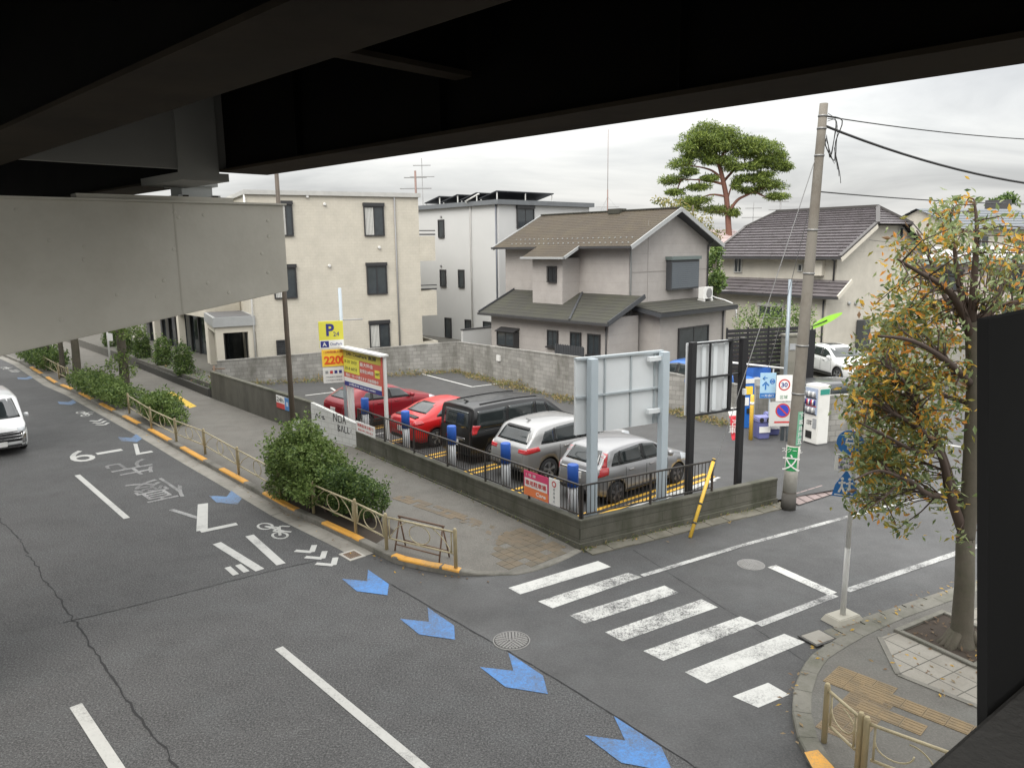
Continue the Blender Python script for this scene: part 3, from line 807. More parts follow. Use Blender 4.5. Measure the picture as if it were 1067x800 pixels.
mb = MB(); mb.bb(pA.x-4, pB.x+3, ym-2.6, ym-.301, 5.0, 5.22); mb.build('bridge_deck', M_dconc, FB)
mb = MB(); mb.bb(pA.x-4, pB.x+3, ym-2.75, ym-2.62, 5.0, 6.1); mb.build('far_parapet', M_dconc, FB)

# ------------------------------------------------------------------ building helpers
M_frame = mat('dark bronze sash', (.028, .028, .03), .45, var=.2)
M_glass = glass('window glass', (.03, .036, .04), .06)
M_curt = mat('pale curtain', (.5, .5, .47), .8, var=.15, sc=8)
M_pipe = mat('grey downpipe', (.22, .22, .22), .5)
M_wpipe = mat('white downpipe', (.6, .6, .58), .5)
M_gut = mat('dark gutter', (.045, .045, .047), .5)
def window(parent, x, y, z, w, h, face=0, shutter=True, curtain=False, mull=True, sill=False, label=None, fm=None):
    """sliding sash window; (x, y, z) centre on the wall, face: outward turn about z (0 looks along -y)"""
    fm = fm or M_frame
    mb = MB(); t = .06; d = .09
    mb.bb(-w/2, w/2, -d, .02, -h/2, -h/2+t); mb.bb(-w/2, w/2, -d, .02, h/2-t, h/2)
    mb.bb(-w/2, -w/2+t, -d, .02, -h/2+t, h/2-t); mb.bb(w/2-t, w/2, -d, .02, -h/2+t, h/2-t)
    if mull: mb.bb(-.03, .03, -.06, .0, -h/2+t, h/2-t)
    o = mb.build('window', fm, parent); o.location = (x, y, z); o.rotation_euler = (0, 0, R(face))
    g = MB(); g.bb(-w/2+t, w/2-t, -.045, -.02, -h/2+t, h/2-t); g.build('pane', M_glass, o)
    if curtain:
        c = MB()
        for k in range(6): c.bb(-w/2+t+.01+k*(w*.42)/6, -w/2+t+(k+.9)*(w*.42)/6, -.050-.004*(k % 2), -.046, -h/2+t, h/2-t)
        c.build('curtain', M_curt, o)
    if shutter: s_ = MB(); s_.bb(-w/2-.03, w/2+.03, -.14, .0, h/2+.001, h/2+.18); s_.build('shutter_box', fm, o)
    if sill: s_ = MB(); s_.bb(-w/2-.06, w/2+.06, -.16, .0, -h/2-.07, -h/2-.001); s_.build('sill', fm, o)
    return o
def roof_slope(mb, a, b, c, d, n, th=.03, m=0):
    """stepped courses between eave a-b and ridge d-c"""
    a, b, c, d = map(Vector, (a, b, c, d)); nn = (b-a).cross(d-a).normalized()
    for k in range(n):
        f0, f1 = k/n, (k+1)/n
        p, q = a.lerp(d, f0), b.lerp(c, f0); r_, s_ = b.lerp(c, f1), a.lerp(d, f1)
        mb.face([p+nn*th, q+nn*th, r_+nn*.004, s_+nn*.004], m); mb.face([p, q, q+nn*th, p+nn*th], m)
def loc(E, p):
    return Matrix.Rotation(-E.rotation_euler[2], 3, 'Z') @ (Vector((p.x, p.y, 0))-Vector((E.location.x, E.location.y, 0)))
def onwall(E, px, deg_world, y, face_o):
    return None

# ------------------------------------------------------------------ cream apartment block
M_cream = bricks('cream block tiles', (.58, .545, .462), (.565, .53, .447), (.51, .475, .395), .30, .15, .75, .007, stain=(.46, .435, .38), stain_amt=.3, bump=.2)
M_creamp = mat('cream plaster', (.53, .50, .43), .75, var=.08)
bo = Vector((-9.46, 41, 0)); BA = 27.5
bl = HIT(258, bo, BA+180, 230); br = HIT(437, bo, BA, 250)
AB = thing('apartment_building', 'cream tiled three storey apartment building with entrance porch', 'apartment building', (bl.x, bl.y, .4), R(BA))
Lb = (br-bl).length; Hb = ZAT(bl, 258, 200)-.4; Db = 13
Dr = ZAT(br, 449, 208)-.4
mb = MB(); mb.bb(0, Lb, 0, Db, -.5, Hb-.12)
mb.build('wall', M_cream, AB)
mb = MB(); mb.bb(-.12, Lb+.12, -.12, Db+.1, Hb-.12, Hb+.1); mb.build('parapet_cap', mat('aluminium coping', (.42, .42, .4), .5), AB)
def bx(px, E, ang, py=300, o=None):
    """x along a facade in its own frame for an image column"""
    return LEN(o, ang, px, py)
def wbld(px0, px1, py0, py1, E, o, ang, base, y=0, face=0, **k):
    x0, x1 = LEN(o, ang, px0, (py0+py1)/2), LEN(o, ang, px1, (py0+py1)/2); p = o+VD(ang)*((x0+x1)/2)
    zb, zt_ = ZAT(p, (px0+px1)/2, py1)-base, ZAT(p, (px0+px1)/2, py0)-base
    if face == 0: return window(E, (x0+x1)/2, y, (zb+zt_)/2, x1-x0, zt_-zb, 0, **k)
    return window(E, y, -(x0+x1)/2, (zb+zt_)/2, x1-x0, zt_-zb, face, **k)
zlv = []
for px0, px1, py0, py1, cu in ((379, 400, 215, 246, True), (382, 403, 277, 306.5, False), (385, 406, 337, 362, True)):
    w_ = wbld(px0, px1, py0, py1, AB, bl, BA, .4, curtain=cu)
for px0, px1, py0, py1 in ((291, 305, 213, 246), (285, 309, 279, 311)):
    wbld(px0, px1, py0, py1, AB, bl, BA, .4, curtain=True)
o = wbld(288, 300, 354, 370, AB, bl, BA, .4, mull=False, shutter=False)
mb = MB()
for k in range(7): mb.bb(-.3, .3, -.055, -.045, -.38+k*.11, -.31+k*.11)
mb.build('louvre', M_frame, o)
for px in (414, 261):
    x = LEN(bl, BA, px, 300); mb = MB(); mb.tube([(x, -.06, -.4), (x, -.06, Hb-.15)], .045, 8); mb.build('downpipe', M_pipe if px > 300 else M_wpipe, AB)
for px, py in ((338, 213), (343, 277), (320, 205), (395, 258), (335, 340)):
    x = LEN(bl, BA, px, py); z = ZAT(bl+VD(BA)*x, px, py)-.4
    mb = MB(); mb.lathe([(.08, -.0), (.085, -.06), (.06, -.1)], 12, c=(x, 0, z), axis='Y'); mb.build('vent_cap', M_wpipe, AB)
# stacked corner balconies at the right end
bx_ = LEN(bl, BA, 454, 280)
def zab(py): return ZAT(br, 445, py)-.4
for y0_, y1_ in ((246, 272), (303, 329), (356, 420)):
    mb = MB(); mb.bb(Lb+.001, bx_, -.02, .12, zab(y1_), zab(y0_)); mb.bb(bx_-.12, bx_, .121, 4.5, zab(y1_), zab(y0_)); mb.build('balcony_wall', M_cream, AB)
    mb = MB(); mb.bb(Lb+.001, bx_-.121, .121, 4.5, zab(y1_), zab(y1_)+.15); mb.build('balcony_floor', M_creamp, AB)
for y0_ in (243, 300):
    mb = MB(); mb.bb(Lb+.002, bx_+.02, -.04, .02, zab(y0_-3.2), zab(y0_-2.2)); mb.bb(Lb+.002, bx_+.02, -.04, .02, zab(y0_+.6), zab(y0_+2)); mb.build('balcony_rail', M_frame, AB)
# porch
pc = HIT(224, bl, BA+180, 340); PX = (pc-bl).length; zpr = ZAT(pc, 224, 341)-.4; zpt = ZAT(pc, 224, 331)-.4
PY = 3.8
M_porch = mat('porch trim', (.5, .47, .4), .6, var=.1)
mb = MB(); mb.bb(-PX-.1, -.002, -.1, PY, zpr, zpt); mb.build('porch_roof', mat('grey porch fascia', (.3, .31, .31), .5, var=.15), AB)
mb = MB(); mb.bb(-PX+.05, -.15, .05, PY-.15, zpt, zpt+.02); mb.build('porch_roofing', mat('porch roofing', (.1, .1, .105), .6), AB)
mb = MB(); mb.bb(-PX, -.002, 0, .18, zpr-.32, zpr-.001); mb.bb(-PX, -PX+.18, .181, PY, zpr-.32, zpr-.001); mb.build('porch_beam', M_porch, AB)
for x, y in ((-PX, 0), (-PX, PY-.45), (-.38, 0)):
    mb = MB(); mb.bb(x, x+.36, y, y+.4, -.45, zpr-.321); mb.build('porch_post', M_porch, AB)
mb = MB(); mb.bb(-PX, -.01, 0, PY, -.5, -.2); mb.build('porch_step', M_conc, AB)
mb = MB(); mb.bb(-.03, -.003, .5, 3.5, -.2, zpr-.35); mb.build('door', M_frame, AB); 
mb = MB(); mb.bb(-.05, -.031, .7, 1.7, 0, 1.9); mb.build('door_glass', M_glass, AB)
# wing along the road: upper floors project over a dark glazed ground floor
wa_ = RD-BA; ux, vx = VD(wa_), VD(wa_-90); P0 = Vector((-PX, PY+.01, 0)); WL = 15
def lq(u_, v_): p = P0+ux*u_+vx*v_; return (p.x, p.y, 0)
mb = MB(); mb.prism([lq(0, 0), lq(WL, 0), lq(WL, 7), lq(3.2, 7), lq(0, 1.9)], 2.75, Hb-.125); mb.build('road_wing', M_cream, AB)
mb = MB(); mb.prism([lq(.2, 1.2), lq(WL, 1.2), lq(WL, 7), lq(3.2, 6.9), lq(.2, 1.9)], -.5, 2.749); mb.build('glazing', M_glass, AB)
for k in range(11): mb = MB(); p = P0+ux*(.5+k*1.35)+vx*1.15; mb.box((p.x, p.y, 1.1), (.16, .12, 3.25), R(wa_)); mb.build('mullion', M_frame, AB)
for k in range(4): mb = MB(); p = P0+ux*(.25+k*4.6)+vx*.22; mb.box((p.x, p.y, 1.1), (.36, .36, 3.29), R(wa_)); mb.build('pillar', M_creamp, AB)
for k in range(4):
    for z_ in (3.9, 6.7): p = P0+ux*(2+k*3.4); window(AB, p.x, p.y, z_+.4, 1.3, 1.2, wa_-180)
# ------------------------------------------------------------------ further block along the road
FBK = thing('brick_building', 'distant red brick building beyond the roadside trees', 'building', (-44, 64, 0), R(RD-90))
mb = MB(); mb.bb(0, 10, 0, 12, 0, 9); mb.build('wall', bricks('red brick', (.28, .13, .09), (.24, .11, .08), (.2, .15, .12), .3, .1, .8), FBK)
for k in range(4):
    for j in range(3): window(FBK, 1.5+k*2.3, 0, 1.6+j*2.8, 1.2, 1.3)
mb = MB(); mb.bb(-.15, 10.15, -.15, 12.15, 9, 9.3); mb.build('roof', M_gut, FBK)
FBK = thing('apartment_building', 'grey building past the far end of the roadside trees', 'building', (-27, 56, .3), R(RD-90))
mb = MB(); mb.bb(0, 12, 0, 12, -.3, 10); mb.build('wall', bricks('grey tile', (.36, .35, .33), (.32, .31, .3), (.25, .25, .24), .3, .15, .8), FBK)
for k in range(5):
    for j in range(3): window(FBK, 1.2+k*2.3, 0, 1.6+j*2.8, 1.4, 1.3)
mb = MB(); mb.bb(-.15, 12.15, -.15, 12.15, 10, 10.3); mb.build('roof', M_gut, FBK)

# ------------------------------------------------------------------ white block with solar panels
M_whitew2 = mat('white rendered wall', (.48, .485, .48), .75, var=.04, sc=1.2, dirt=(.445, .45, .445), dirt_amt=.4)
wo = AT(519, 48, 212)
WB = thing('white_building', 'white rendered flat roofed building with solar panels behind the grey house', 'building', (wo.x, wo.y, .6), R(ND))
LwR = LEN(wo, ND, 614, 212); LwL = LEN(wo, RD, 436, 218); Hw = ZAT(wo, 519, 213)-.6
mb = MB(); mb.bb(0, LwR, 0, LwL+4, -.6, Hw); mb.build('wall', M_whitew2, WB)
mb = MB(); mb.bb(-.25, LwR+.25, -.25, LwL+4.2, Hw, Hw+.28); mb.build('roof', mat('grey roof edge', (.13, .14, .15), .5), WB)
M_pv = mat('solar panel', (.018, .02, .025), .5)
for k in range(4):
    y0 = .6+k*2.0
    mb = MB(); mb.slab([(.4, y0, Hw+.88), (5.4, y0, Hw+.88), (5.4, y0+1.75, Hw+.5), (.4, y0+1.75, Hw+.5)], .06); mb.build('solar_panel', M_pv, WB)
    for x in (.5, 2.9, 5.3): mb = MB(); mb.bb(x-.03, x+.03, y0+1.6, y0+1.66, Hw+.28, Hw+.45); mb.bb(x-.03, x+.03, y0+.05, y0+1.6, Hw+.29, Hw+.33); mb.bb(x-.03, x+.03, y0+.05, y0+.1, Hw+.28, Hw+.8); mb.build('panel_stand', M_wpipe, WB)

for px0, px1, py0, py1 in ((457, 463, 229, 248), (459, 465, 281, 299), (478, 484, 281, 300), (464, 470.5, 331, 352), (485, 491, 333, 343), (504, 512, 335, 345)):
    x0, x1 = LEN(wo, RD, px0, py0), LEN(wo, RD, px1, py0); p = wo+U*(x0+x1)/2
    zb, zt_ = ZAT(p, px0, py1)-.6, ZAT(p, px0, py0)-.6
    window(WB, 0, (x0+x1)/2, (zb+zt_)/2, max(.35, abs(x1-x0)), zt_-zb, -90, mull=False, shutter=False)
x0, x1 = LEN(wo, ND, 538, 225), LEN(wo, ND, 556, 225); p = wo+N*x0
window(WB, (x0+x1)/2, 0, (ZAT(p, 545, 217)+ZAT(p, 545, 238))/2-.6, x1-x0, ZAT(p, 545, 217)-ZAT(p, 545, 238), 0)
window(WB, LwR-1.6, 0, Hw-1.4, 1.3, 1.2, 0)
y = LEN(wo, RD, 492, 280); mb = MB(); mb.tube([(-.07, y, -.5), (-.07, y, Hw), (-.35, y+.1, Hw+.3), (-.3, y-1.2, Hw+.7)], .05, 8); mb.build('downpipe', M_wpipe, WB)
mb = MB(); mb.tube([(-.07, .15, -.5), (-.07, .15, Hw)], .05, 8); mb.build('downpipe', mat('slate downpipe', (.1, .11, .13), .5), WB)
for py in (226, 277):
    p = wo+U*LEN(wo, RD, 460, py); y = LEN(wo, RD, 460, py); z = ZAT(p, 460, py)-.6
    mb = MB(); mb.lathe([(.07, 0), (.08, -.07), (.05, -.1)], 10, c=(0, y, z), axis='X'); mb.build('vent_cap', M_pipe, WB)
# small white shed wall between white block and grey house
e = thing('garden_wall', 'low white panel wall between the white building and the grey house', 'wall', G(478, 372, .9), R(ND))
e.location.z = .62
q = AT(482, 43, 350); e.location.x, e.location.y = q.x, q.y
zt_ = ZAT(q, 490, 344)-.62
mb = MB(); mb.bb(0, 3.0, 0, .12, 0, zt_); mb.build('panel', M_whitew2, e); mb = MB(); mb.bb(-.03, 3.03, -.03, .15, zt_, zt_+.06); mb.build('coping', M_gut, e)

# ------------------------------------------------------------------ grey house with slate roofs
M_siding = bricks('taupe siding', (.40, .375, .355), (.39, .365, .345), (.32, .30, .28), 40, .46, .8, .006, stain=(.31, .29, .27), stain_amt=.3, bump=.25)
M_slate = mat('brown olive slate', (.052, .0395, .0255), .85, var=.38, sc=1.1, fine=18, bump=.3, dirt=(.072, .058, .032), dirt_amt=.6)
M_slated = mat('mossy slate', (.038, .037, .03), .85, var=.3, sc=1.4, fine=18, bump=.3, dirt=(.05, .052, .03), dirt_amt=.6)
M_fascia = mat('charcoal fascia', (.05, .053, .058), .5, var=.15)
M_verge = mat('grey verge board', (.32, .33, .33), .5, var=.1)
HG = .8
ho = AT(655, 37, 300)
HS = thing('grey_house', 'taupe two storey house with olive slate roofs behind the car park', 'house', (ho.x, ho.y, HG), R(ND))
# frame: x along the gable wall (right), y along the front (towards the left in the picture); lot side is x<0
Wg = LEN(ho, ND, 737, 290); Lf = LEN(ho, RD, 527, 290)
ze_ = ZAT(ho, 655, 251)-HG; pr_ = ho+N*(Wg/2); zr = ZAT(pr_, 694, 218)-HG
mb = MB(); mb.bb(0, Wg, 0, Lf, 0, ze_)
i = len(mb.v); mb.v += [Vector(p) for p in ((0, 0, ze_), (Wg, 0, ze_), (Wg/2, 0, zr-.15), (0, Lf, ze_), (Wg, Lf, ze_), (Wg/2, Lf, zr-.15))]
mb.f += [[i, i+1, i+2], [i+5, i+4, i+3]]; mb.m += [0, 0]; mb.sm += [False, False]
mb.build('wall', M_siding, HS)
ov = .55; sl = (zr-ze_)/(Wg/2)
mb = MB()
def gable_roof(mb, x0, x1, y0, y1, zr_, sl_, n=20):
    xm = (x0+x1)/2; zl_ = zr_-sl_*(xm-x0)
    roof_slope(mb, (x0, y1, zl_), (x0, y0, zl_), (xm, y0, zr_), (xm, y1, zr_), n, .012)
    roof_slope(mb, (x1, y0, zl_), (x1, y1, zl_), (xm, y1, zr_), (xm, y0, zr_), n, .012)
    return xm, zl_
xm, zl_ = gable_roof(mb, -ov, Wg+ov, -.55, Lf+.4, zr+.02, sl)
mb.build('roof', M_slate, HS)
mb = MB()
mb.slab([(-ov, Lf+.4, zl_-.01), (-ov, -.55, zl_-.01), (xm, -.55, zr+.01), (xm, Lf+.4, zr+.01)], .10)
mb.slab([(Wg+ov, -.55, zl_-.01), (Wg+ov, Lf+.4, zl_-.01), (xm, Lf+.4, zr+.01), (xm, -.55, zr+.01)], .10); mb.build('roof_deck', M_fascia, HS)
for y in (-.6, Lf+.41):
    for xe_ in (-ov-.02, Wg+ov+.02): mb = MB(); mb.bar((xe_, y, zl_-.07), (xm, y, zr-.03), .06, .2); mb.build('verge', M_verge, HS)
mb = MB(); mb.bar((xm, -.55, zr+.06), (xm, Lf+.4, zr+.06), .22, .06); mb.build('ridge_cap', M_slated, HS)
GUTTER_LATER = True
# snow guards along the eaves
mb = MB()
for k in range(24):
    for j, dx in enumerate((.25, .75)):
        y = -.2+k*.36+j*.18; x = -ov+dx; mb.box((x, y, zl_+sl*dx+.06), (.04, .06, .05))
mb.build('snow_guard', M_verge, HS)
mb = MB(); mb.bb(xm-.35, xm+.25, Lf*.35, Lf*.35+.8, zr-.1, zr+.16); mb.build('ridge_vent', M_slated, HS)
# projecting stair bay on the front (x<0)
b1_, b0_ = LEN(ho, RD, 555, 300), LEN(ho, RD, 587, 300)
bo_ = ho-N*1.25
b1_, b0_ = LEN(bo_, RD, 555, 300), LEN(bo_, RD, 586, 300)
zeb = zl_-sl*(1.65-ov)-.02
mb = MB(); mb.bb(-1.25, -.001, b0_, b1_, 0, zeb-.02); mb.build('stair_bay', M_siding, HS)
mb = MB(); xb = -1.25-.4; zb_ = zl_-sl*(1.65-ov)+.015; xt = -ov+.12; ztop = zb_+sl*(xt-xb)
roof_slope(mb, (xb, b1_+.35, zb_), (xb, b0_-.5, zb_), (xt, b0_-.5, ztop), (xt, b1_+.35, ztop), 7, .012); mb.build('bay_roof', M_slate, HS)
mb = MB(); mb.slab([(xb, b1_+.35, zb_-.01), (xb, b0_-.5, zb_-.01), (xt-.2, b0_-.5, ztop-.2*sl-.01), (xt-.2, b1_+.35, ztop-.2*sl-.01)], .10); mb.build('bay_roof_deck', M_fascia, HS)
mb = MB(); mb.bar((xb-.06, b0_-.5, zb_-.04), (xb-.06, b1_+.4, zb_-.04), .12, .1); mb.bar((xb, b0_-.53, zb_-.03), (xt-.15, b0_-.53, ztop-.15*sl-.03), .05, .14); mb.build('bay_gutter', M_verge, HS)
for a_, b_ in ((-.6, b0_-.45), (b1_+.4, Lf+.45)): mb = MB(); mb.bar((-ov-.07, a_, zl_-.05), (-ov-.07, b_, zl_-.05), .13, .11); mb.build('gutter', M_gut, HS)
# ground floor wing with lean-to roof along the front
wx = 2.15
wo_ = ho-N*wx
y0w, y1w = LEN(wo_, RD, 634, 350), LEN(wo_, RD, 512, 340)
zw = ZAT(wo_+U*y0w, 634, 333)-HG; ztw = ZAT(ho, 650, 309)-HG
mb = MB(); mb.bb(-wx, -.002, y0w, y1w, 0, zw+.05); 
i = len(mb.v)
mb.build('wing', M_siding, HS)
mb = MB(); xe = -wx-.45; slw = (ztw-zw)/wx; zle = zw-slw*.45+.06
ya, yb = y0w-.35, y1w+.45
roof_slope(mb, (xe, yb, zle), (xe, ya, zle), (0, ya, ztw+.06), (0, yb, ztw+.06), 9, .012); mb.build('lean_to_roof', M_slated, HS)
mb = MB(); mb.slab([(xe, yb, zle-.01), (xe, ya, zle-.01), (0, ya, ztw+.05), (0, yb, ztw+.05)], .14); mb.build('lean_to_deck', M_fascia, HS)
mb = MB(); mb.bar((xe-.05, ya-.05, zle-.06), (xe-.05, yb+.05, zle-.06), .12, .12); mb.build('lean_to_gutter', M_gut, HS)
for y_ in (ya-.03, yb+.03): mb = MB(); mb.bar((xe-.02, y_, zle+.0), (0, y_, ztw+.06), .05, .2); mb.build('lean_to_verge', M_fascia, HS)
mb = MB(); ym_ = b0_-.2; mb.bar((xe, ym_-1.6, zle+.05), (0, ym_, ztw+.1), .1, .05); mb.build('hip_cap', M_fascia, HS)
# front windows of the wing
for px0, px1, py0, py1, kw in ((571, 582, 344, 361, {}), (595, 606, 346, 362, {}), (613, 626, 348, 370, {})):
    x0, x1 = LEN(wo_, RD, px1, py0), LEN(wo_, RD, px0, py0); p = wo_+U*(x0+x1)/2
    zb, zt_ = ZAT(p, px0, py1)-HG, ZAT(p, px0, py0)-HG
    window(HS, -wx, (x0+x1)/2, (zb+zt_)/2, x1-x0, zt_-zb, -90, shutter=False, sill=True)
x0, x1 = LEN(wo_, RD, 541, 350), LEN(wo_, RD, 523, 350); p = wo_+U*(x0+x1)/2
zb, zt_ = ZAT(p, 532, 360)-HG, ZAT(p, 532, 345)-HG
o = window(HS, -wx-.3, (x0+x1)/2, (zb+zt_)/2, x1-x0, zt_-zb, -90, shutter=False)
w_ = x1-x0; h_ = zt_-zb
mb = MB(); mb.slab([(-w_/2-.05, -.18, h_/2+.02), (w_/2+.05, -.18, h_/2+.02), (w_/2+.05, .3, h_/2+.2), (-w_/2-.05, .3, h_/2+.2)], .04); mb.bb(-w_/2, -w_/2+.05, .021, .3, -h_/2, h_/2); mb.bb(w_/2-.05, w_/2, .021, .3, -h_/2, h_/2); mb.bb(-w_/2, w_/2, .021, .3, -h_/2-.05, -h_/2); mb.build('bay_hood', M_frame, o)
# window in the stair bay
p = bo_+U*(b0_+b1_)/2
zb, zt_ = ZAT(p, 576, 294)-HG, ZAT(p, 576, 277)-HG; yc = LEN(bo_, RD, 576, 286)
o = window(HS, -1.25, yc, (zb+zt_)/2, .62, zt_-zb, -90, shutter=False)
mb = MB()
for k in range(9): mb.box((-.3+.075*k, -.13, 0), (.02, .02, zt_-zb-.04))
mb.bb(-.34, .34, -.14, -.12, (zt_-zb)/2-.04, (zt_-zb)/2-.01); mb.bb(-.34, .34, -.14, -.12, -(zt_-zb)/2+.01, -(zt_-zb)/2+.04); mb.build('grille', M_frame, o)
# black balcony-like planter fence at the wing
x0, x1 = LEN(wo_, RD, 617, 365), LEN(wo_, RD, 587, 365); p = wo_+U*(x0+x1)/2
mb = MB(); z0_ = ZAT(p, 600, 373)-HG; z1_ = ZAT(p, 600, 359)-HG
mb.bb(-wx-.6, -wx-.55, x0, x1, z0_-.3, z1_)
for k in range(12): mb.bb(-wx-.62, -wx-.601, x0+.03+k*(x1-x0)/12, x0+.1+k*(x1-x0)/12, z0_-.3, z1_+.04)
mb.build('screen_fence', M_fascia, HS)
mb = MB(); mb.bb(-wx-.55, -wx-.002, x0, x0+.05, z0_-.3, z0_-.2); mb.bb(-wx-.55, -wx-.002, x1-.05, x1, z0_-.3, z0_-.2); mb.build('screen_bracket', M_fascia, HS)
# gable wall: shuttered box window, panel joints, aircon porch
x0, x1 = LEN(ho, ND, 694, 285), LEN(ho, ND, 723, 285); p = ho+N*(x0+x1)/2
zb, zt_ = ZAT(p, 708, 301)-HG, ZAT(p, 708, 268)-HG
mb = MB(); mb.bb(x0, x1, -.32, -.001, zb, zt_-.12); ob = mb.build('window', M_fascia, HS)
mb = MB()
M_shut = mat('slate grey shutter', (.10, .115, .13), .5, var=.12)
for k in range(13): mb.bb(x0+.05, x1-.05, -.345, -.321, zb+.08+k*(zt_-zb-.32)/13, zb+.08+(k+.86)*(zt_-zb-.32)/13)
mb.build('shutter', M_shut, ob)
mb = MB(); mb.bb(x0-.08, x1+.06, -.42, -.002, zt_-.119, zt_+.05); mb.build('hood', mat('green grey hood', (.12, .15, .145), .5), ob)
mb = MB(); z_ = ZAT(ho, 660, 284)-HG; mb.bb(.05, Wg-.05, -.012, -.002, z_-.02, z_+.02); mb.bb(Wg*.22-.012, Wg*.22+.012, -.012, -.002, 0, ze_+1); mb.build('panel_joint', mat('joint sealant', (.27, .25, .235), .8), HS)
for x, m_ in ((.08, M_verge), (Wg-.08, M_gut)):
    mb = MB(); mb.tube([(x, -.06, .1), (x, -.06, ze_-.25), (x-.1 if x < 1 else x+.1, -.3, ze_-.05)], .04, 8); mb.build('downpipe', m_, HS)
mb = MB(); mb.tube([(-wx-.06, y0w+.1, .1), (-wx-.06, y0w+.1, zw-.15)], .035, 8); mb.build('downpipe', M_gut, HS)
# low flat-roofed extension in front of the gable wall
ex = -1.7
e_o = ho-U*1.7
xa, xb2 = LEN(e_o, ND, 688, 330), LEN(e_o, ND, 756, 330)
ze2 = ZAT(e_o+N*xa, 688, 325)-HG
mb = MB(); mb.bb(xa, xb2, ex, -.003, 0, ze2-.1); mb.build('extension', M_siding, HS)
mb = MB(); mb.slab([(xa-.5, ex-.45, ze2-.02), (xb2+.45, ex-.45, ze2-.02), (xb2+.45, -.004, ze2+.3), (xa-.5, -.004, ze2+.3)], .2); mb.build('extension_roof', M_fascia, HS)
mb = MB(); roof_slope(mb, (xa-.5, ex-.45, ze2), (xb2+.45, ex-.45, ze2), (xb2+.45, -.004, ze2+.32), (xa-.5, -.004, ze2+.32), 5, .015); mb.build('extension_roofing', M_slated, HS)
x0, x1 = LEN(e_o, ND, 706, 355), LEN(e_o, ND, 737, 355); p = e_o+N*x0
window(HS, (x0+x1)/2, ex, (ZAT(p, 706, 342)-HG)/2+.1, x1-x0, ZAT(p, 706, 342)-HG-.2, 0, shutter=False)
mb = MB(); mb.tube([(xb2-.3, ex-.06, .1), (xb2-.3, ex-.06, ze2-.1)], .035, 8); mb.build('downpipe', M_gut, HS)
# electricity meter, vent pipe
mb = MB(); mb.bb(.55, .85, -.14, -.001, 1.3, 1.75); mb.build('meter_box', M_creamp, HS)
mb = MB(); mb.tube([(-.35, -.35, 0), (-.35, -.35, 1.75)], .05, 8); mb.lathe([(.05, 1.75), (.16, 1.76), (.17, 2.0), (.12, 2.04)], 12, c=(-.35, -.35, 0)); mb.build('flue', M_wpipe, HS)
# air-conditioner unit standing on the extension roof
q = ho-U*.75+N*LEN(ho-U*.75, ND, 735, 312)
AC = thing('air_conditioner', 'white outdoor air conditioner unit standing on the low roof of the grey house', 'air conditioner', (q.x, q.y, HG+ze2+.19), R(ND))
mb = MB(); mb.bb(-.42, .42, -.16, .16, .12, .72); mb.build('casing', mat('white enamel', (.68, .68, .66), .4, var=.06), AC, bevel=.015)
mb = MB(); mb.lathe([(.25, -.165), (.25, -.175), (.22, -.18)], 24, c=(.08, 0, .42), axis='Y'); mb.build('fan_grille', M_pipe, AC)
mb = MB(); mb.bb(-.4, -.3, -.2, .2, -.01, .119); mb.bb(.3, .4, -.2, .2, -.01, .119); mb.build('foot', M_wpipe, AC)
mb = MB(); mb.tube([(.42, 0, .3), (.7, -.1, .15), (1.2, -.35, .0), (1.35, -.7, -.15), (1.3, -1.0, -.3), (1.2, -1.15, -1.2)], .035, 8); mb.build('hose', mat('white hose', (.6, .6, .6), .5), AC)
# tall aerial mast behind the ridge
q = AT(633, 46, 220)
AM = thing('aerial_mast', 'tall thin radio mast rising behind the grey house ridge', 'aerial', (q.x, q.y, HG+5))
ztm = ZAT(q, 632, 135)-HG-5
mb = MB(); mb.tube([(0, 0, 0), (0, 0, ztm*.55)], .035, 8); mb.tube([(0, 0, ztm*.55), (0, 0, ztm)], .015, 6); mb.build('mast', mat('rusty mast', (.2, .13, .11), .6), AM)
mb = MB()
for dz, w_ in ((ztm*.42, 1.4), (ztm*.34, .9)): mb.tube([(-w_/2, 0, dz), (w_/2, .2, dz)], .012, 6)
for k in range(3): mb.tube([(0, 0, ztm*.5), (cos(k*2.1)*2.4, sin(k*2.1)*2.4, .8)], .006, 5)
mb.build('stay', M_pipe, AM)

# ------------------------------------------------------------------ cream house with grey tile roof (right)
M_tile = mat('grey glazed tiles', (.12, .108, .114), .3, var=.3, sc=2.5, fine=12, spec=.6, dirt=(.06, .055, .05), dirt_amt=.5)
M_cream2 = bricks('beige stucco', (.56, .53, .46), (.55, .52, .45), (.48, .45, .39), 60, 2.75, .85, .008, stain=(.46, .43, .37), stain_amt=.3)
RA = 35
ro = AT(873, 42, 262)
rx = LEN(ro, RA, 964, 240); ry = LEN(ro, RA+90, 752, 265)
RH = thing('tile_roof_house', 'beige two storey house with grey tiled roof beyond the utility pole', 'house', (ro.x, ro.y, .7), R(RA))
zee = ZAT(ro, 873, 263)-.7; pr2 = ro+VD(RA)*(rx/2); zrr = ZAT(pr2, 914, 217)-.7
mb = MB(); mb.bb(0, rx, 0, ry, -.1, zee)
i = len(mb.v); cl = .36                                   # half-hipped gables
for y in (0, ry):
    i = len(mb.v)
    mb.v += [Vector(p) for p in ((0, y, zee), (rx, y, zee), (rx/2+rx*.2, y, zee+(zrr-zee)*.6), (rx/2-rx*.2, y, zee+(zrr-zee)*.6))]
    mb.f.append([i, i+1, i+2, i+3] if y == 0 else [i+3, i+2, i+1, i]); mb.m.append(0); mb.sm.append(False)
mb.build('wall', M_cream2, RH)
o_ = .6; sl2 = (zrr-zee)/(rx/2); zev = zee-sl2*o_+.05; zrg = zrr+.05; xm = rx/2; hz = .4; xh = xm*hz
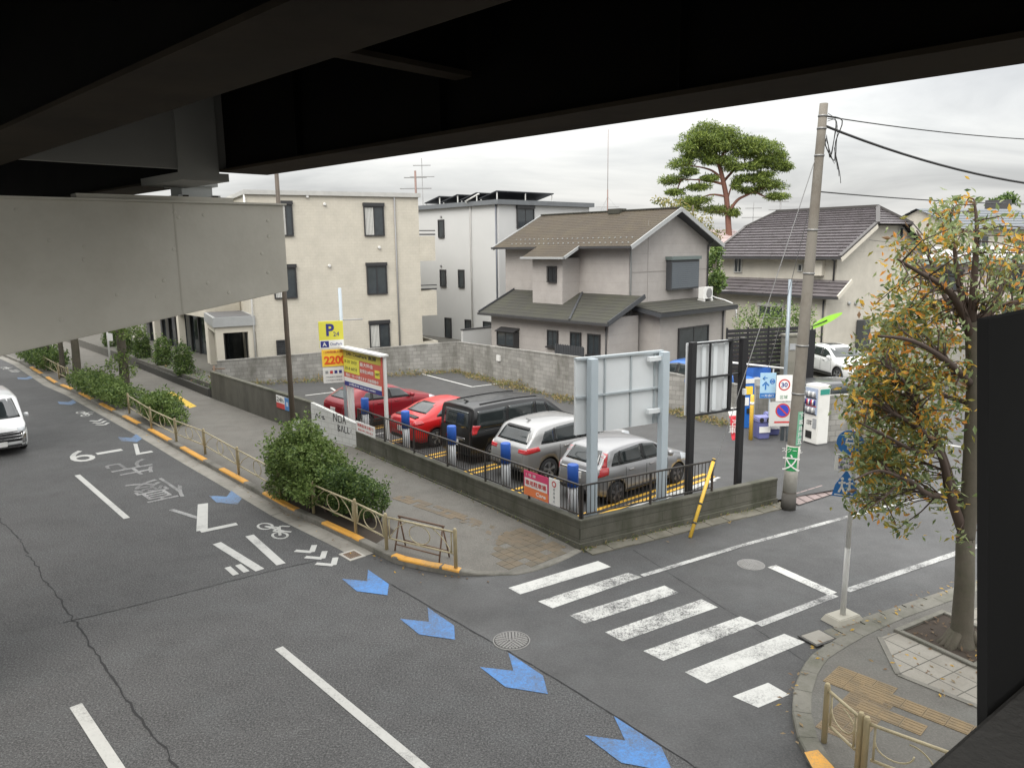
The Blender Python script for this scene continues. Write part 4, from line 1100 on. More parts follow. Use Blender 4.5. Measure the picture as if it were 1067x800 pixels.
mb = MB(); yA, yB = -.6, ry+.5; hi = 1.1
zh = zrg-sl2*xh
mb_t = MB()
def tiles(mb, a, b, c, d, n): roof_slope(mb, a, b, c, d, n, .095)
for sx in (0, 1):
    X = (lambda x: x) if sx == 0 else (lambda x: rx-x)
    def FT(a, b, c, d, n): tiles(mb_t, *( (a, b, c, d) if sx == 0 else (b, a, d, c) ), n)
    FT((X(-o_), yB, zev), (X(-o_), yA, zev), (X(xm-xh), yA, zh), (X(xm-xh), yB, zh), 11)
    FT((X(xm-xh), yB, zh), (X(xm-xh), yA, zh), (X(xm), yA+hi, zrg), (X(xm), yB-hi, zrg), 7)
roof_slope(mb_t, (xm-xh, yA, zh), (xm+xh, yA, zh), (xm, yA+hi, zrg), (xm, yA+hi, zrg), 7, .06)
roof_slope(mb_t, (xm+xh, yB, zh), (xm-xh, yB, zh), (xm, yB-hi, zrg), (xm, yB-hi, zrg), 7, .06)
mb_t.build('roof', M_tile, RH)
mb = MB(); mb.bar((xm, yA+hi, zrg+.08), (xm, yB-hi, zrg+.08), .26, .16)
for sx in (-1, 1):
    mb.bar((xm, yA+hi, zrg+.06), (xm+sx*xh, yA, zh+.06), .22, .14); mb.bar((xm, yB-hi, zrg+.06), (xm+sx*xh, yB, zh+.06), .22, .14)
    mb.bar((xm+sx*xh, yA+.08, zh+.06), (xm+sx*(xm+o_), yA+.08, zev+.06), .2, .12); mb.bar((xm+sx*xh, yB-.08, zh+.06), (xm+sx*(xm+o_), yB-.08, zev+.06), .2, .12)
mb.build('ridge_tile', mat('dark ridge tile', (.06, .055, .053), .5, var=.2), RH)
for sx in (-1, 1):
    for y in (yA, yB): mb = MB(); mb.bar((xm+sx*xh, y, zh-.12), (xm+sx*(xm+o_), y, zev-.12), .06, .22); mb.build('bargeboard', M_creamp, RH)
mb = MB(); mb.bar((-o_-.06, yA, zev-.05), (-o_-.06, yB, zev-.05), .12, .1); mb.build('gutter', M_gut, RH)
mb = MB(); mb.bb(-o_+.05, 0, yA+.1, yB-.1, zev-.1, zev-.05); mb.build('soffit', M_creamp, RH)
# pent roof over the ground floor
zp1, zp0 = ZAT(ro, 865, 292)-.7, ZAT(ro-VD(RA)*1.0, 850, 309)-.7
mb = MB(); roof_slope(mb, (-1.25, ry+.4, zp0), (-1.25, -.9, zp0), (0, -.9, zp1), (0, ry+.4, zp1), 5, .06); mb.build('pent_roof', M_tile, RH)
mb = MB(); mb.slab([(-1.25, ry+.4, zp0-.02), (-1.25, -.9, zp0-.02), (0, -.9, zp1-.02), (0, ry+.4, zp1-.02)], .12); mb.bar((-1.3, -.95, zp0-.05), (-1.3, ry+.4, zp0-.05), .12, .1); mb.build('pent_fascia', M_gut, RH)
mb = MB(); mb.bar((-1.25, -.95, zp0), (0, -.95, zp1), .07, .22); mb.build('pent_barge', M_creamp, RH)
mb = MB(); mb.bb(-.8, -.001, 0, ry, -.1, zp0-.02); mb.build('ground_floor', M_cream2, RH)
def rwin(px0, px1, py0, py1, **k):
    x0, x1 = LEN(ro, RA+90, px1, py0), LEN(ro, RA+90, px0, py0); p = ro+VD(RA+90)*(x0+x1)/2
    zb, zt_ = ZAT(p, px0, py1)-.7, ZAT(p, px0, py0)-.7
    return window(RH, k.pop('x', 0), (x0+x1)/2, (zb+zt_)/2, x1-x0, zt_-zb, -90, **k)
M_sash = mat('pale sash', (.4, .4, .38), .5)
rwin(766, 774, 267, 284, shutter=False, fm=M_sash)
rwin(832, 837, 275, 283, shutter=False, mull=False, fm=M_sash)
o = rwin(800, 826, 318, 330, x=-.8, shutter=True, fm=M_sash)
y = LEN(ro, RA+90, 852, 280); p = ro+VD(RA+90)*y
mb = MB(); mb.bb(-.3, -.001, y-.45, y+.45, ZAT(p, 852, 287)-.7, ZAT(p, 852, 271)-.7); mb.build('shutter_case', M_creamp, RH)
mb = MB(); mb.tube([(-.06, .12, zp0+.3), (-.06, .12, zev-.2), (-.5, .1, zev-.02)], .05, 8); mb.tube([(-.86, .12, 0), (-.86, .12, zp0-.2)], .05, 8); mb.build('downpipe', M_gut, RH)
p = ro+VD(RA)*(rx*.5)
x = LEN(ro, RA, 938, 245); z = ZAT(ro+VD(RA)*x, 938, 244)-.7; window(RH, x, 0, z, .5, .8, 0, shutter=False, mull=False, fm=M_sash)
for px in (884, 891, 898):
    x = LEN(ro, RA, px, 315); z = ZAT(ro+VD(RA)*x, px, 316)-.7; mb = MB(); mb.lathe([(.1, 0), (.11, -.08), (.06, -.14)], 12, c=(x, 0, z), axis='Y'); mb.build('vent_hood', M_verge, RH)
x = LEN(ro, RA, 894, 335); mb = MB(); mb.bb(x-.2, x+.5, -.5, -.05, 0, 1.7); mb.build('water_heater', M_fascia, RH)

# ------------------------------------------------------------------ buildings further right and behind
q = AT(903, 50, 270)
GB = thing('workshop_building', 'low building with pale metal roof, green eaves and a blue balcony', 'building', (q.x, q.y, .7), R(-6))
M_pink = mat('pinkish plaster', (.42, .37, .345), .85, var=.1)
ze3 = ZAT(q, 920, 275)-.7; 
mb = MB(); mb.bb(0, 14, 0, 9, -.1, ze3); mb.build('wall', M_pink, GB)
mb = MB(); mb.slab([(-.2, -.6, ze3+.35), (14.2, -.6, ze3+.35), (14.2, 6, ze3+1.0), (-.2, 6, ze3+1.0)], .06); mb.build('roof', mat('pale metal roof', (.36, .35, .355), .45, var=.12), GB)
mb = MB(); mb.bb(-.25, 14.25, -.65, -.55, ze3-.05, ze3+.3); mb.build('eaves_board', mat('sage eaves', (.26, .32, .27), .6), GB)
mb = MB(); mb.bb(0, 2.1, -1.1, -.95, ZAT(q, 910, 293)-.7, ZAT(q, 910, 280)-.7); mb.build('balcony_front', mat('pale blue board', (.42, .5, .58), .6), GB)
mb = MB(); mb.bb(0, 2.1, -.95, -.001, ZAT(q, 910, 293)-.75, ZAT(q, 910, 293)-.65); mb.build('balcony_floor', M_gut, GB)
window(GB, 1.0, 0, ZAT(q, 910, 280)-.6, 1.7, 1.4, 0); window(GB, 5, 0, ze3-1.2, 2, 1.2, 0); window(GB, 9.5, 0, ze3-1.2, 2, 1.2, 0); window(GB, 9.8, 0, ze3-3.6, 2.4, 1.5, 0)
q = AT(1000, 62, 230)
GH = thing('gable_house', 'distant cream gabled house with slate roof at the right edge', 'house', (q.x, q.y, .7), R(20))
z3 = ZAT(q, 1000, 238)-.7; zr3 = ZAT(q, 1030, 214)-.7
mb = MB(); mb.bb(0, 11, 0, 8, -.1, z3); i = len(mb.v); mb.v += [Vector(p) for p in ((11, 0, z3), (11, 8, z3), (11, 4, zr3-.1), (0, 0, z3), (0, 8, z3), (0, 4, zr3-.1))]; mb.f += [[i, i+1, i+2], [i+5, i+4, i+3]]; mb.m += [0, 0]; mb.sm += [False]*2
mb.build('wall', M_cream2, GH)
mb = MB(); roof_slope(mb, (-.3, -.5, z3-.1), (11.3, -.5, z3-.1), (11.3, 4, zr3), (-.3, 4, zr3), 8, .04); roof_slope(mb, (11.3, 8.5, z3-.1), (-.3, 8.5, z3-.1), (-.3, 4, zr3), (11.3, 4, zr3), 8, .04); mb.build('roof', mat('blue grey slate', (.12, .135, .15), .6, var=.2), GH)
window(GH, 2.5, 0, z3-1.2, 1.6, 1.2, 0, fm=M_sash); window(GH, 7, 0, z3-1.2, 1.6, 1.2, 0, fm=M_sash)
q = AT(1050, 70, 230)
GH2 = thing('cream_house', 'farthest cream house with a tiny roof box at the right edge', 'house', (q.x, q.y, .7), R(-35))
z3 = ZAT(q, 1050, 226)-.7
mb = MB(); mb.bb(-6, 12, 0, 8, -.1, z3); mb.build('wall', M_cream2, GH2)
mb = MB(); mb.bb(-6.4, 12.4, -.4, 8.4, z3, z3+.25); mb.build('roof', M_tile, GH2)
mb = MB(); mb.bb(-2, 0, 2, 4, z3+.25, z3+1.6); mb.build('roof_box', M_gut, GH2)
window(GH2, 1, 0, z3-1.4, 1.8, 1.4, 0, fm=M_sash); window(GH2, 5, 0, z3-1.4, 1.8, 1.4, 0, fm=M_sash)
q = AT(757, 72, 250)
PB = thing('pink_roof_house', 'small house with pinkish roof seen behind the pine trunk', 'house', (q.x, q.y, .7), R(30))
zz = ZAT(q, 757, 255)-.7; zr4 = ZAT(q, 770, 238)-.7
mb = MB(); mb.bb(-4, 4, 0, 7, -.1, zz); mb.build('wall', M_pink, PB)
mb = MB(); roof_slope(mb, (-4.4, -.4, zz), (4.4, -.4, zz), (4.4, 3.5, zr4), (-4.4, 3.5, zr4), 5, .04); roof_slope(mb, (4.4, 7.4, zz), (-4.4, 7.4, zz), (-4.4, 3.5, zr4), (4.4, 3.5, zr4), 5, .04); mb.build('roof', mat('pinkish roof', (.45, .36, .35), .6, var=.15), PB)
mb = MB()
for x in (-4, 4):
    i = len(mb.v); mb.v += [Vector(p) for p in ((x, 0, zz), (x, 7, zz), (x, 3.5, zr4-.05))]; mb.f.append([i, i+1, i+2]); mb.m.append(0); mb.sm.append(False)
mb.build('gable', M_gut, PB)
# ------------------------------------------------------------------ walls round the car park
M_wallc = bricks('stained concrete wall', (.135, .13, .105), (.115, .112, .09), (.06, .06, .045), 1.6, .25, .9, .008, stain=(.042, .045, .026), stain_amt=.85, stain_lo=.40)
M_walld = bricks('dark streaked wall', (.12, .115, .095), (.105, .1, .085), (.07, .067, .055), 6, 3, .9, .005, stain=(.045, .043, .034), stain_amt=.85, stain_lo=.42)
M_block = bricks('grey concrete blocks', (.35, .342, .318), (.255, .25, .232), (.20, .195, .18), .4, .19, .9, .010, stain=(.09, .087, .072), stain_amt=.8, stain_lo=.45)
M_wblock = bricks('white painted blocks', (.66, .67, .65), (.62, .63, .61), (.42, .42, .4), .4, .19, .85, .01, stain=(.42, .42, .39), stain_amt=.45)
M_fence = mat('black fence steel', (.03, .028, .026), .5, var=.3, dirt=(.12, .07, .04), dirt_amt=.3)
dv = BL[1]-CORN; AL = math.degrees(atan2(dv.y, dv.x)); LL = dv.length
LR = (S_end-CORN).length; AR_ = SD
WT = .70
e = thing('low_wall', 'low mossy concrete wall round the street corner of the car park', 'wall', CORN)
def wloc(p): return Vector((p.x-CORN.x, p.y-CORN.y, 0))
iL, iR = VD(AL-90), VD(AR_+90)
ci = (iL+iR); ci = ci/ci.dot(iL)
pA, pB = VD(AL)*LL, VD(AR_)*LR
mb = MB(); mb.prism([Vector((0, 0, 0)), pB, pB+iR*.16, ci*.16, pA+iL*.16, pA], -.05, WT-.06); mb.build('wall', M_wallc, e)
mb = MB(); mb.prism([-ci*.015, pB-iR*.015+VD(AR_)*.01, pB+iR*.175+VD(AR_)*.01, ci*.175, pA+iL*.175, pA-iL*.015], WT-.06, WT); mb.build('coping', M_wallc, e, bevel=.008)
mb = MB(); mb.prism([-ci*.05, pB-iR*.05, pB-iR*.001, -ci*.001, pA-iL*.001, pA-iL*.05], -.05, .16); mb.build('footing', M_wallc, e)

def fence(label, A, L, side, end=True):
    """picket railing on the wall: frame x along the wall"""
    f = thing('fence', label, 'fence', (CORN.x, CORN.y, WT), R(A), 'black railings on the low car park wall')
    y = .08*side
    H_ = .80
    mb = MB(); mb.bb(.08, L, y-.022, y+.022, H_-.035, H_); mb.build('top_rail', M_fence, f)
    mb = MB(); mb.bb(.08, L, y-.015, y+.015, .08, .11); mb.build('bottom_rail', M_fence, f)
    nb = max(1, round(L/1.9))
    for k in range(nb+1):
        x = .10+(L-.12)*k/nb; mb = MB(); mb.bb(x-.022, x+.022, y-.021, y+.021, 0, H_-.036); mb.build('post', M_fence, f)
        if k < nb:
            mb = MB(); x1 = .10+(L-.12)*(k+1)/nb; m_ = int((x1-x)/.11)
            for j in range(1, m_): q_ = x+(x1-x)*j/m_; mb.bb(q_-.007, q_+.007, y-.007, y+.007, .111, H_-.036)
            mb.build('picket_panel', M_fence, f)
    return f
FL = fence('black picket railing on the low wall along the main road footway', AL, LL-.05, -1)
LRf = LEN(CORN, SD, 745, 500)
FR = fence('black picket railing on the low wall along the side street', SD, LRf, 1)

def wallrun(name, label, pts, hts, th, m, side=-1, cop=None, z0=-.05, cat='wall', group=None):
    o = pts[0]; e = thing(name, label, cat, (o.x, o.y, 0), group=group)
    a = atan2((pts[-1]-o).y, (pts[-1]-o).x); e.rotation_euler = (0, 0, a); M = Matrix.Rotation(-a, 3, 'Z')
    Q = [M @ (p-o) for p in pts]
    mb = MB()
    for k in range(len(Q)-1):
        p, q = Q[k], Q[k+1]; t = (q-p).normalized(); nn = Vector((-t.y, t.x, 0))*th*side; i = len(mb.v); h0, h1 = hts[k], hts[k+1]
        mb.v += [Vector((v.x, v.y, z)) for v, z in ((p, z0), (q, z0), (q+nn, z0), (p+nn, z0), (p, h0), (q, h1), (q+nn, h1), (p+nn, h0))]
        for f in ((0,3,2,1),(4,5,6,7),(0,1,5,4),(1,2,6,5),(2,3,7,6),(3,0,4,7)): mb.f.append([i+j for j in f]); mb.m.append(0); mb.sm.append(False)
    mb.build('wall', m, e)
    if cop:
        mb = MB()
        for k in range(len(Q)-1):
            p, q = Q[k], Q[k+1]; t = (q-p).normalized(); nn = Vector((-t.y, t.x, 0))*side
            a_, b_ = p-nn*.015, q-nn*.015; c_, d_ = q+nn*(th+.015), p+nn*(th+.015); i = len(mb.v); h0, h1 = hts[k]+.001, hts[k+1]+.001
            mb.v += [Vector((v.x, v.y, z)) for v, z in ((a_, h0), (b_, h1), (c_, h1), (d_, h0), (a_, h0+.06), (b_, h1+.06), (c_, h1+.06), (d_, h0+.06))]
            for f in ((0,3,2,1),(4,5,6,7),(0,1,5,4),(1,2,6,5),(2,3,7,6),(3,0,4,7)): mb.f.append([i+j for j in f]); mb.m.append(0); mb.sm.append(False)
        mb.build('coping', cop, e)
    return e
hw1, hw2 = ZAT(BL[1], 371, 441), ZAT(BL[2], 329, 419)
WW = wallrun('block_wall', 'short white painted block wall with black graffiti behind the big shrub', [BL[1]+VD(AL)*.002, BL[2]], [hw1, hw2], .14, M_wblock)
# graffiti scribbles, black paint on the road face
M_spray = mat('black spray paint', (.02, .02, .022), .6)
wl = (BL[2]-BL[1]).length
def scribble(pts, x0, z0, sx, sz, r=.016):
    mb = MB()
    for ln in pts:
        for a, b in zip(ln, ln[1:]): mb.bar((wl-(x0+a[0]*sx), .003, z0+a[1]*sz), (wl-(x0+b[0]*sx), .003, z0+b[1]*sz), .006, r*2)
    o = mb.build('graffiti', M_spray, WW)
G1 = [[(0, .2), (.3, .9), (.6, .3), (.9, .8)], [(1.1, .5), (1.5, .7), (1.3, .2), (1.7, .3)]]
G2 = [[(0, 0), (.05, 1), (.4, .1), (.45, 1)], [(.6, .1), (.6, .8), (.95, .8), (.95, .1), (.6, .1)], [(1.1, 0), (1.25, 1), (1.45, 0)], [(1.15, .4), (1.4, .45)]]
G3 = [[(0, 0), (0, 1), (.3, .8), (0, .5), (.35, .2), (0, 0)], [(.5, 0), (.65, 1), (.85, 0)], [(1, 1), (1, 0), (1.3, 0)], [(1.45, 1), (1.45, 0), (1.75, .05)], [(1.9, .3), (2.0, .35)], [(1.95, .6), (2.05, .65)]]
scribble(G1, .25, hw2-.55, .35, .22); scribble(G2, 1.35, hw2-.5, .5, .3); scribble(G3, 1.6, hw2-.8, .38, .22)
hd = ZAT(BL[3], 222, 388)
wallrun('concrete_wall', 'dark stained concrete wall beside the footway left of the white block wall', [BL[2]+(BL[3]-BL[2]).normalized()*.002, BL[3]], [hw2-.05, hd], .16, M_walld, cop=M_wallc)
RW = [Vector((-14.6, 37.4, 0)), G(477, 388.5), Vector((2.78, 32.6, 0)), G(716, 432), G(766, 446), G(815, 449)]
hr = [ZAT(RW[0], 229, 377), ZAT(RW[1], 477, 357), ZAT(RW[2], 600, 373), ZAT(RW[3], 716, 393), ZAT(RW[4], 766, 402), ZAT(RW[5], 815, 405)]
wallrun('block_wall', 'long grey block wall at the back of the car park below the cream apartments', RW[:2], hr[:2], .15, M_block, side=1, cop=M_block)
wallrun('block_wall', 'grey block wall between the car park and the taupe house', RW[1:], hr[1:], .15, M_block, side=1, cop=M_block)
# white tag on that wall
q = HIT(520, RW[1], math.degrees(atan2((RW[2]-RW[1]).y, (RW[2]-RW[1]).x)), 372); zq = ZAT(q, 520, 373)
e = thing('meter_box', 'tiny white box fixed on the grey block wall under the bay window', 'box', (q.x, q.y, zq), R(-61))
mb = MB(); mb.bb(-.14, .14, -.08, .01, -.14, .14); mb.build('box', mat('white plastic', (.62, .62, .6), .5, var=.08), e)
# old tap post at the end of the dark wall
q = G(225, 408, .12)
e = thing('gate_post', 'rusty short gate post with a crossbar beside the apartment porch', 'post', (q.x, q.y, .12))
mb = MB(); mb.tube([(0, 0, 0), (0, 0, 1.25)], .05, 8); mb.build('post', mat('rusty steel', (.17, .11, .075), .75, var=.35, sc=6), e)
mb = MB(); mb.tube([(-.1, 0, 1.1), (.5, .05, 1.1)], .025, 8); mb.build('crossbar', MATS['rusty steel'], e)
# weeds along the back walls (uncountable)
M_w1 = leafmat('dry weed', (.26, .21, .09)); M_w2 = leafmat('green weed', (.13, .17, .05)); M_w3 = leafmat('straw', (.33, .25, .11))
mb = MB()
for a, b, n_ in ((RW[0], RW[1], 1700), (RW[1], RW[2], 2300), (RW[2], RW[3], 900), (RW[3], RW[4], 700)):
    t = (b-a).normalized(); nn = Vector((t.y, -t.x, 0)); Lq = (b-a).length
    for _ in range(n_):
        s_ = random.random(); cl = .5+.5*sin(s_*Lq*1.3+a.x)*sin(s_*Lq*.37+2)
        if random.random() > .25+cl: continue
        p = a+t*s_*Lq+nn*random.random()**1.6*(.3+.8*cl); p.z = LW+random.random()**2*.35*cl
        leaf_mesh(mb, p, random.uniform(.08, .22), pick((4, 2.5, 3)), .25, .3, up=.3)
for a, b, n_ in ((CORN-VD(SD+90)*.06, S_end-VD(SD+90)*.06, 420), (BL[1]-VD(AL-90)*.05, CORN-VD(AL-90)*.05, 260)):
    t = (b-a).normalized(); nn = Vector((t.y, -t.x, 0)) if n_ == 420 else Vector((t.y, -t.x, 0))
    for _ in range(n_):
        s_ = random.random()**1.5; p = a+t*s_*(b-a).length+nn*random.random()**2*.12; p.z = (.02 if n_ == 420 else .13)+random.random()**2*.08; leaf_mesh(mb, p, random.uniform(.04, .10), pick((1, 4, 1)), .3, .3, up=.3)
tag(mb.build('weeds', [M_w1, M_w2, M_w3], fix=False), kind='stuff')
a, b = CORN-VD(SD+90)*.04+S*.05, S_end-VD(SD+90)*.04+S*.3; nn = -VD(SD+90)
mb = MB()
for k in range(11):
    p, q = a+(b-a)*(k/11)+S*.005, a+(b-a)*((k+1)/11)-S*.005; mb.prism([p, q, q+nn*.36, p+nn*.36], -.01, .035+.01*sin(k*2.1))
struct(mb.build('gutter_slab', mat('mossy gutter slab', (.17, .16, .13), .9, var=.3, sc=2, bump=.3, dirt=(.075, .075, .05), dirt_amt=.8)))
# ------------------------------------------------------------------ bay markings between the parked cars
def bay_pair(px0, py0, px1, py1, gap=.3, name='bay_stripe'):
    a, b = G(px0, py0, LW), G(px1, py1, LW); t = (b-a).normalized(); nn = Vector((-t.y, t.x, 0))
    for s_ in (-1, 1): line(name, a+nn*gap*s_/2, b+nn*gap*s_/2, .14, M_yel, LW+.006)

# ------------------------------------------------------------------ bollards
M_bgrey = mat('grey bollard steel', (.36, .37, .38), .45, metal=.3, var=.1)
M_bblue = mat('blue bollard cap', (.018, .095, .42), .5, var=.15)
BO = CORN+iL*.62
tops = ((597, 478), (527, 458), (471, 445), (423, 430), (381, 418))
labs = ('blue topped grey bollard behind the corner railing next to the white sign post', 'blue topped grey bollard behind the silver wagon', 'blue topped grey bollard behind the black minivan',
        'blue topped grey bollard at the rear bumper of the bright red car', 'blue topped grey bollard in front of the maroon hatchback door')
pos = [HIT(px, BO, AL, py+20) for px, py in tops]
hb = sum(ZAT(p, *t_) for p, t_ in zip(pos, tops))/5-LW
b0 = thing('bollard', labs[0], 'bollard', (pos[0].x, pos[0].y, LW), R(AL), 'blue topped bollards along the railing')
mb = MB(); mb.lathe([(.12, 0), (.12, hb*.66)], 20); mb.build('post', M_bgrey, b0)
mb = MB(); mb.lathe([(.135, hb*.66), (.135, hb-.02), (.12, hb)], 20); mb.build('cap', M_bblue, b0)
mb = MB(); mb.bb(-.2, .2, -.2, .2, -.005, .012); mb.build('base_plate', M_bgrey, b0)
for p, l_ in zip(pos[1:], labs[1:]): dup(b0, l_, (p.x, p.y, LW), R(AL))

# ------------------------------------------------------------------ big signs seen from behind
M_panel = mat('pale sign back', (.60, .63, .645), .5, var=.05, sc=1.5, dirt=(.54, .57, .58), dirt_amt=.6)
M_post = mat('pale blue steel post', (.40, .46, .50), .45, var=.08)
M_bpost = mat('black steel post', (.014, .014, .016), .45, var=.2)
bo2 = CORN+iR*.42
o1, o2 = HIT(617, bo2, SD, 460), HIT(690.5, bo2, SD, 450)
e = thing('billboard', 'large pale sign board seen from behind on two pale posts', 'billboard', (o1.x, o1.y, LW), R(SD))
w_ = (o2-o1).length; hz1 = ZAT(o1, 617, 374)-LW; hz2 = ZAT(o2, 690, 366)-LW; hz = (hz1+hz2)/2
for x in (0, w_):
    mb = MB(); mb.bb(x-.1, x+.1, -.09, .09, -.1, hz); mb.build('post', M_post, e, bevel=.008)
bo3 = bo2+VD(SD+90)*.2
px0, px1 = LEN(o1+VD(SD+90)*.2, SD, 598.5, 420), LEN(o1+VD(SD+90)*.2, SD, 688, 420)
zb = ZAT(o1, 617, 453)-LW
mb = MB(); mb.bb(px0, px1, .16, .22, zb, hz-.03); mb.build('panel', M_panel, e)
mb = MB()
mb.bb(px0, px1, .10, .159, (zb+hz)/2-.02, (zb+hz)/2+.02); mb.bb(px0, px1, .1, .23, hz-.029, hz+.02)
mb.build('rail', mat('pale sign frame', (.36, .4, .42), .5), e)
for f_ in (.32, .62, .9):
    x = px0+(px1-px0)*f_; mb = MB(); mb.bb(x-.02, x+.02, .125, .158, zb+.02, hz-.05); mb.build('batten', MATS['pale sign frame'], e)
for z in (zb+.35, hz-.15): 
    mb = MB(); mb.bb(w_-.45, w_-.101, -.02, .09, z-.05, z+.05); mb.build('bracket', M_panel, e)
o1, o2 = HIT(719.5, bo2, SD, 440), HIT(770, bo2+iR*.05, SD, 430)
e = thing('billboard', 'black framed sign board seen from behind on two black posts', 'billboard', (o1.x, o1.y, LW), R(SD))
w_ = (o2-o1).length; hz1 = ZAT(o1, 719, 357)-LW; hz2 = ZAT(o2, 770, 351)-LW; hz = (hz1+hz2)/2
for x in (0, w_): mb = MB(); mb.bb(x-.075, x+.075, -.07, .07, -.1, hz); mb.build('post', M_bpost, e)
q1 = LEN(o1+VD(SD+90)*.15, SD, 758, 400); q0 = LEN(o1+VD(SD+90)*.15, SD, 715, 400)
zb = ZAT(o1, 720, 434)-LW
mb = MB(); mb.bb(q0, q1, .15, .2, zb, hz-.04); mb.build('panel', mat('corrugated sign back', (.5, .52, .53), .5, var=.08), e)
mb = MB()
for k in range(4): x = q0+.08+k*(q1-q0-.1)/3.4; mb.bb(x, x+.12, .10, .149, zb+.05, hz-.1)
mb.build('rib', M_panel, e)
mb = MB()
for z in (zb, (zb+hz)/2, hz-.06): mb.bb(.076, w_-.076, .02, .09, z-.02, z+.02)
mb.bb(q1-.03, q1+.03, .03, .21, zb-.021, hz-.02); mb.bb((q0+q1)/2-.02, (q0+q1)/2+.02, .06, .099, zb+.03, hz-.09); mb.build('frame', M_bpost, e)
mb = MB(); mb.bb(w_-.04, w_+.04, -.14, -.071, hz-1.45, hz-1.3); mb.build('clamp', M_panel, e)

# ------------------------------------------------------------------ car park price signs
M_y = mat('sign yellow', (.64, .60, .07), .5, var=.05); M_yo = mat('sign amber', (.85, .55, .05), .5, var=.05)
M_sw = mat('sign white', (.72, .72, .7), .5, var=.05); M_sr = mat('sign red', (.48, .045, .045), .5, var=.08); M_snavy = mat('sign navy', (.03, .035, .2), .5)
M_so = mat('numeral red orange', (.75, .10, .02), .5); M_sk = mat('sign black', (.02, .02, .02), .5); M_sg = mat('sign grey', (.3, .31, .32), .5)
sp0 = HIT(358, BL[1]+VD(AL-90)*.5, AL, 380)
e = thing('parking_sign', 'tall pole sign with yellow P panel and 2200 price panel', 'parking sign', (sp0.x, sp0.y, LW), R(20))
zt_ = ZAT(sp0, 356, 300)-LW
mb = MB(); mb.tube([(0, 0, 0), (0, 0, zt_)], .06, 10); mb.build('pole', M_post, e)
mb = MB(); z_ = ZAT(sp0, 357, 333.5)-LW; mb.tube([(-.1, 0, z_), (.75, 0, z_)], .02, 6); mb.build('arm', M_sg, e)
o_ = sp0; A20 = 20
def board(px0, px1, py0, py1, m, name, y=-.1):
    oo = sp0+VD(A20+90)*y
    x0, x1 = LEN(oo, A20, px0, py0), LEN(oo, A20, px1, py0); pc_ = oo+VD(A20)*((x0+x1)/2); zb, zt_ = ZAT(pc_, px0, py1)-LW, ZAT(pc_, px0, py0)-LW
    mb = MB(); mb.bb(x0, x1, y-.05, y+.05, zb, zt_); b = mb.build(name, m, e); return b, x0, x1, zb, zt_, y-.052
b, x0, x1, zb, zt_, y = board(331.5, 357, 335, 363, M_y, 'panel'); w_, h_ = x1-x0, zt_-zb
mb = MB(); mb.bb(x0+.005, x1-.005, y-.004, y, zb+.005, zb+h_*.3); mb.build('lower_strip', M_sw, b)
text('letter', 'P', 1, M_snavy, b, (x0+w_*.46, y-.004, zb+h_*.68), height=h_*.45, bold=.03); text('letter', '24', 1, M_snavy, b, (x0+w_*.7, y-.004, zb+h_*.52), height=h_*.16)
mb = MB(); mb.bb(x0+w_*.04, x0+w_*.38, y-.008, y-.0045, zb+.03, zb+h_*.27); mb.build('logo_block', M_snavy, b)
text('letter', 'A', 1, M_sw, b, (x0+w_*.2, y-.011, zb+h_*.15), height=h_*.15, bold=.02); text('letter', 'OnePark', 1, M_snavy, b, (x0+w_*.68, y-.007, zb+h_*.15), width=w_*.5, height=h_*.1)
b, x0, x1, zb, zt_, y = board(335, 362, 364.5, 382, M_yo, 'price_panel'); w_, h_ = x1-x0, zt_-zb
text('letter', '12時間最大料金', 1, M_sr, b, (x0+w_*.5, y-.003, zt_-h_*.14), width=w_*.85, height=h_*.15)
text('letter', '2200', 1, M_so, b, (x0+w_*.5, y-.003, zb+h_*.38), width=w_*.86, height=h_*.5, bold=.04)
b, x0, x1, zb, zt_, y = board(336.5, 358, 383.5, 399, M_sw, 'notice_panel'); w_, h_ = x1-x0, zt_-zb
for k, m_ in enumerate((M_sg, M_sr, M_snavy, M_snavy)): mb = MB(); mb.bb(x0+w_*(.1+.22*k), x0+w_*(.24+.22*k), y-.004, y, zt_-h_*.38, zt_-h_*.18); mb.build('mark', m_, b)
for k in range(2): text('letter', 'ご利用案内 精算機', 1, M_sg, b, (x0+w_*.5, y-.003, zb+h_*(.18+.22*k)), width=w_*.8, height=h_*.1)

ao = BL[1]+VD(AL-90)*.45
s0, s1 = HIT(360, ao, AL, 380), HIT(399.5, ao, AL, 390)
e = thing('price_board', 'yellow and red car park price board on white posts beside the white wall', 'sign board', (s0.x, s0.y, LW), R(AL+180))
w_ = (s1-s0).length; ztb = ZAT(s0, 360, 364)-LW; zt2_ = ZAT(s1, 399, 370)-LW; zt_ = (ztb+zt2_)/2; zb = ZAT(s0, 360, 401)-LW
M_wp = mat('white square post', (.6, .6, .58), .5, var=.06)
for x in (.06, .3, w_): mb = MB(); mb.bb(x-.05, x+.05, .0, .1, -.1, zt_); mb.build('post', M_wp, e)
mb = MB(); mb.bb(-.12, w_+.1, -.16, .16, zt_, zt_+.06); mb.build('cap', M_wp, e)
mb = MB(); mb.bb(-.02, w_-.02, -.06, -.001, zb, zt_-.001); pn = mb.build('panel', mat('faded sign red', (.50, .10, .075), .5, var=.1), e); hh = zt_-zb; y = -.062
def strip(x0, x1, f0, f1, m, name='colour_field', d=.0): mb = MB(); mb.bb(x0, x1, y-.004-d, y-d, zb+hh*f0, zb+hh*f1); return mb.build(name, m, pn)
strip(.0, w_-.04, .765, .99, mat('olive yellow field', (.42, .36, .06), .5)); strip(.0, w_*.43, .38, .764, M_y); strip(0, w_-.04, .13, .24, M_sw); strip(0, w_-.04, 0.01, .129, M_snavy)
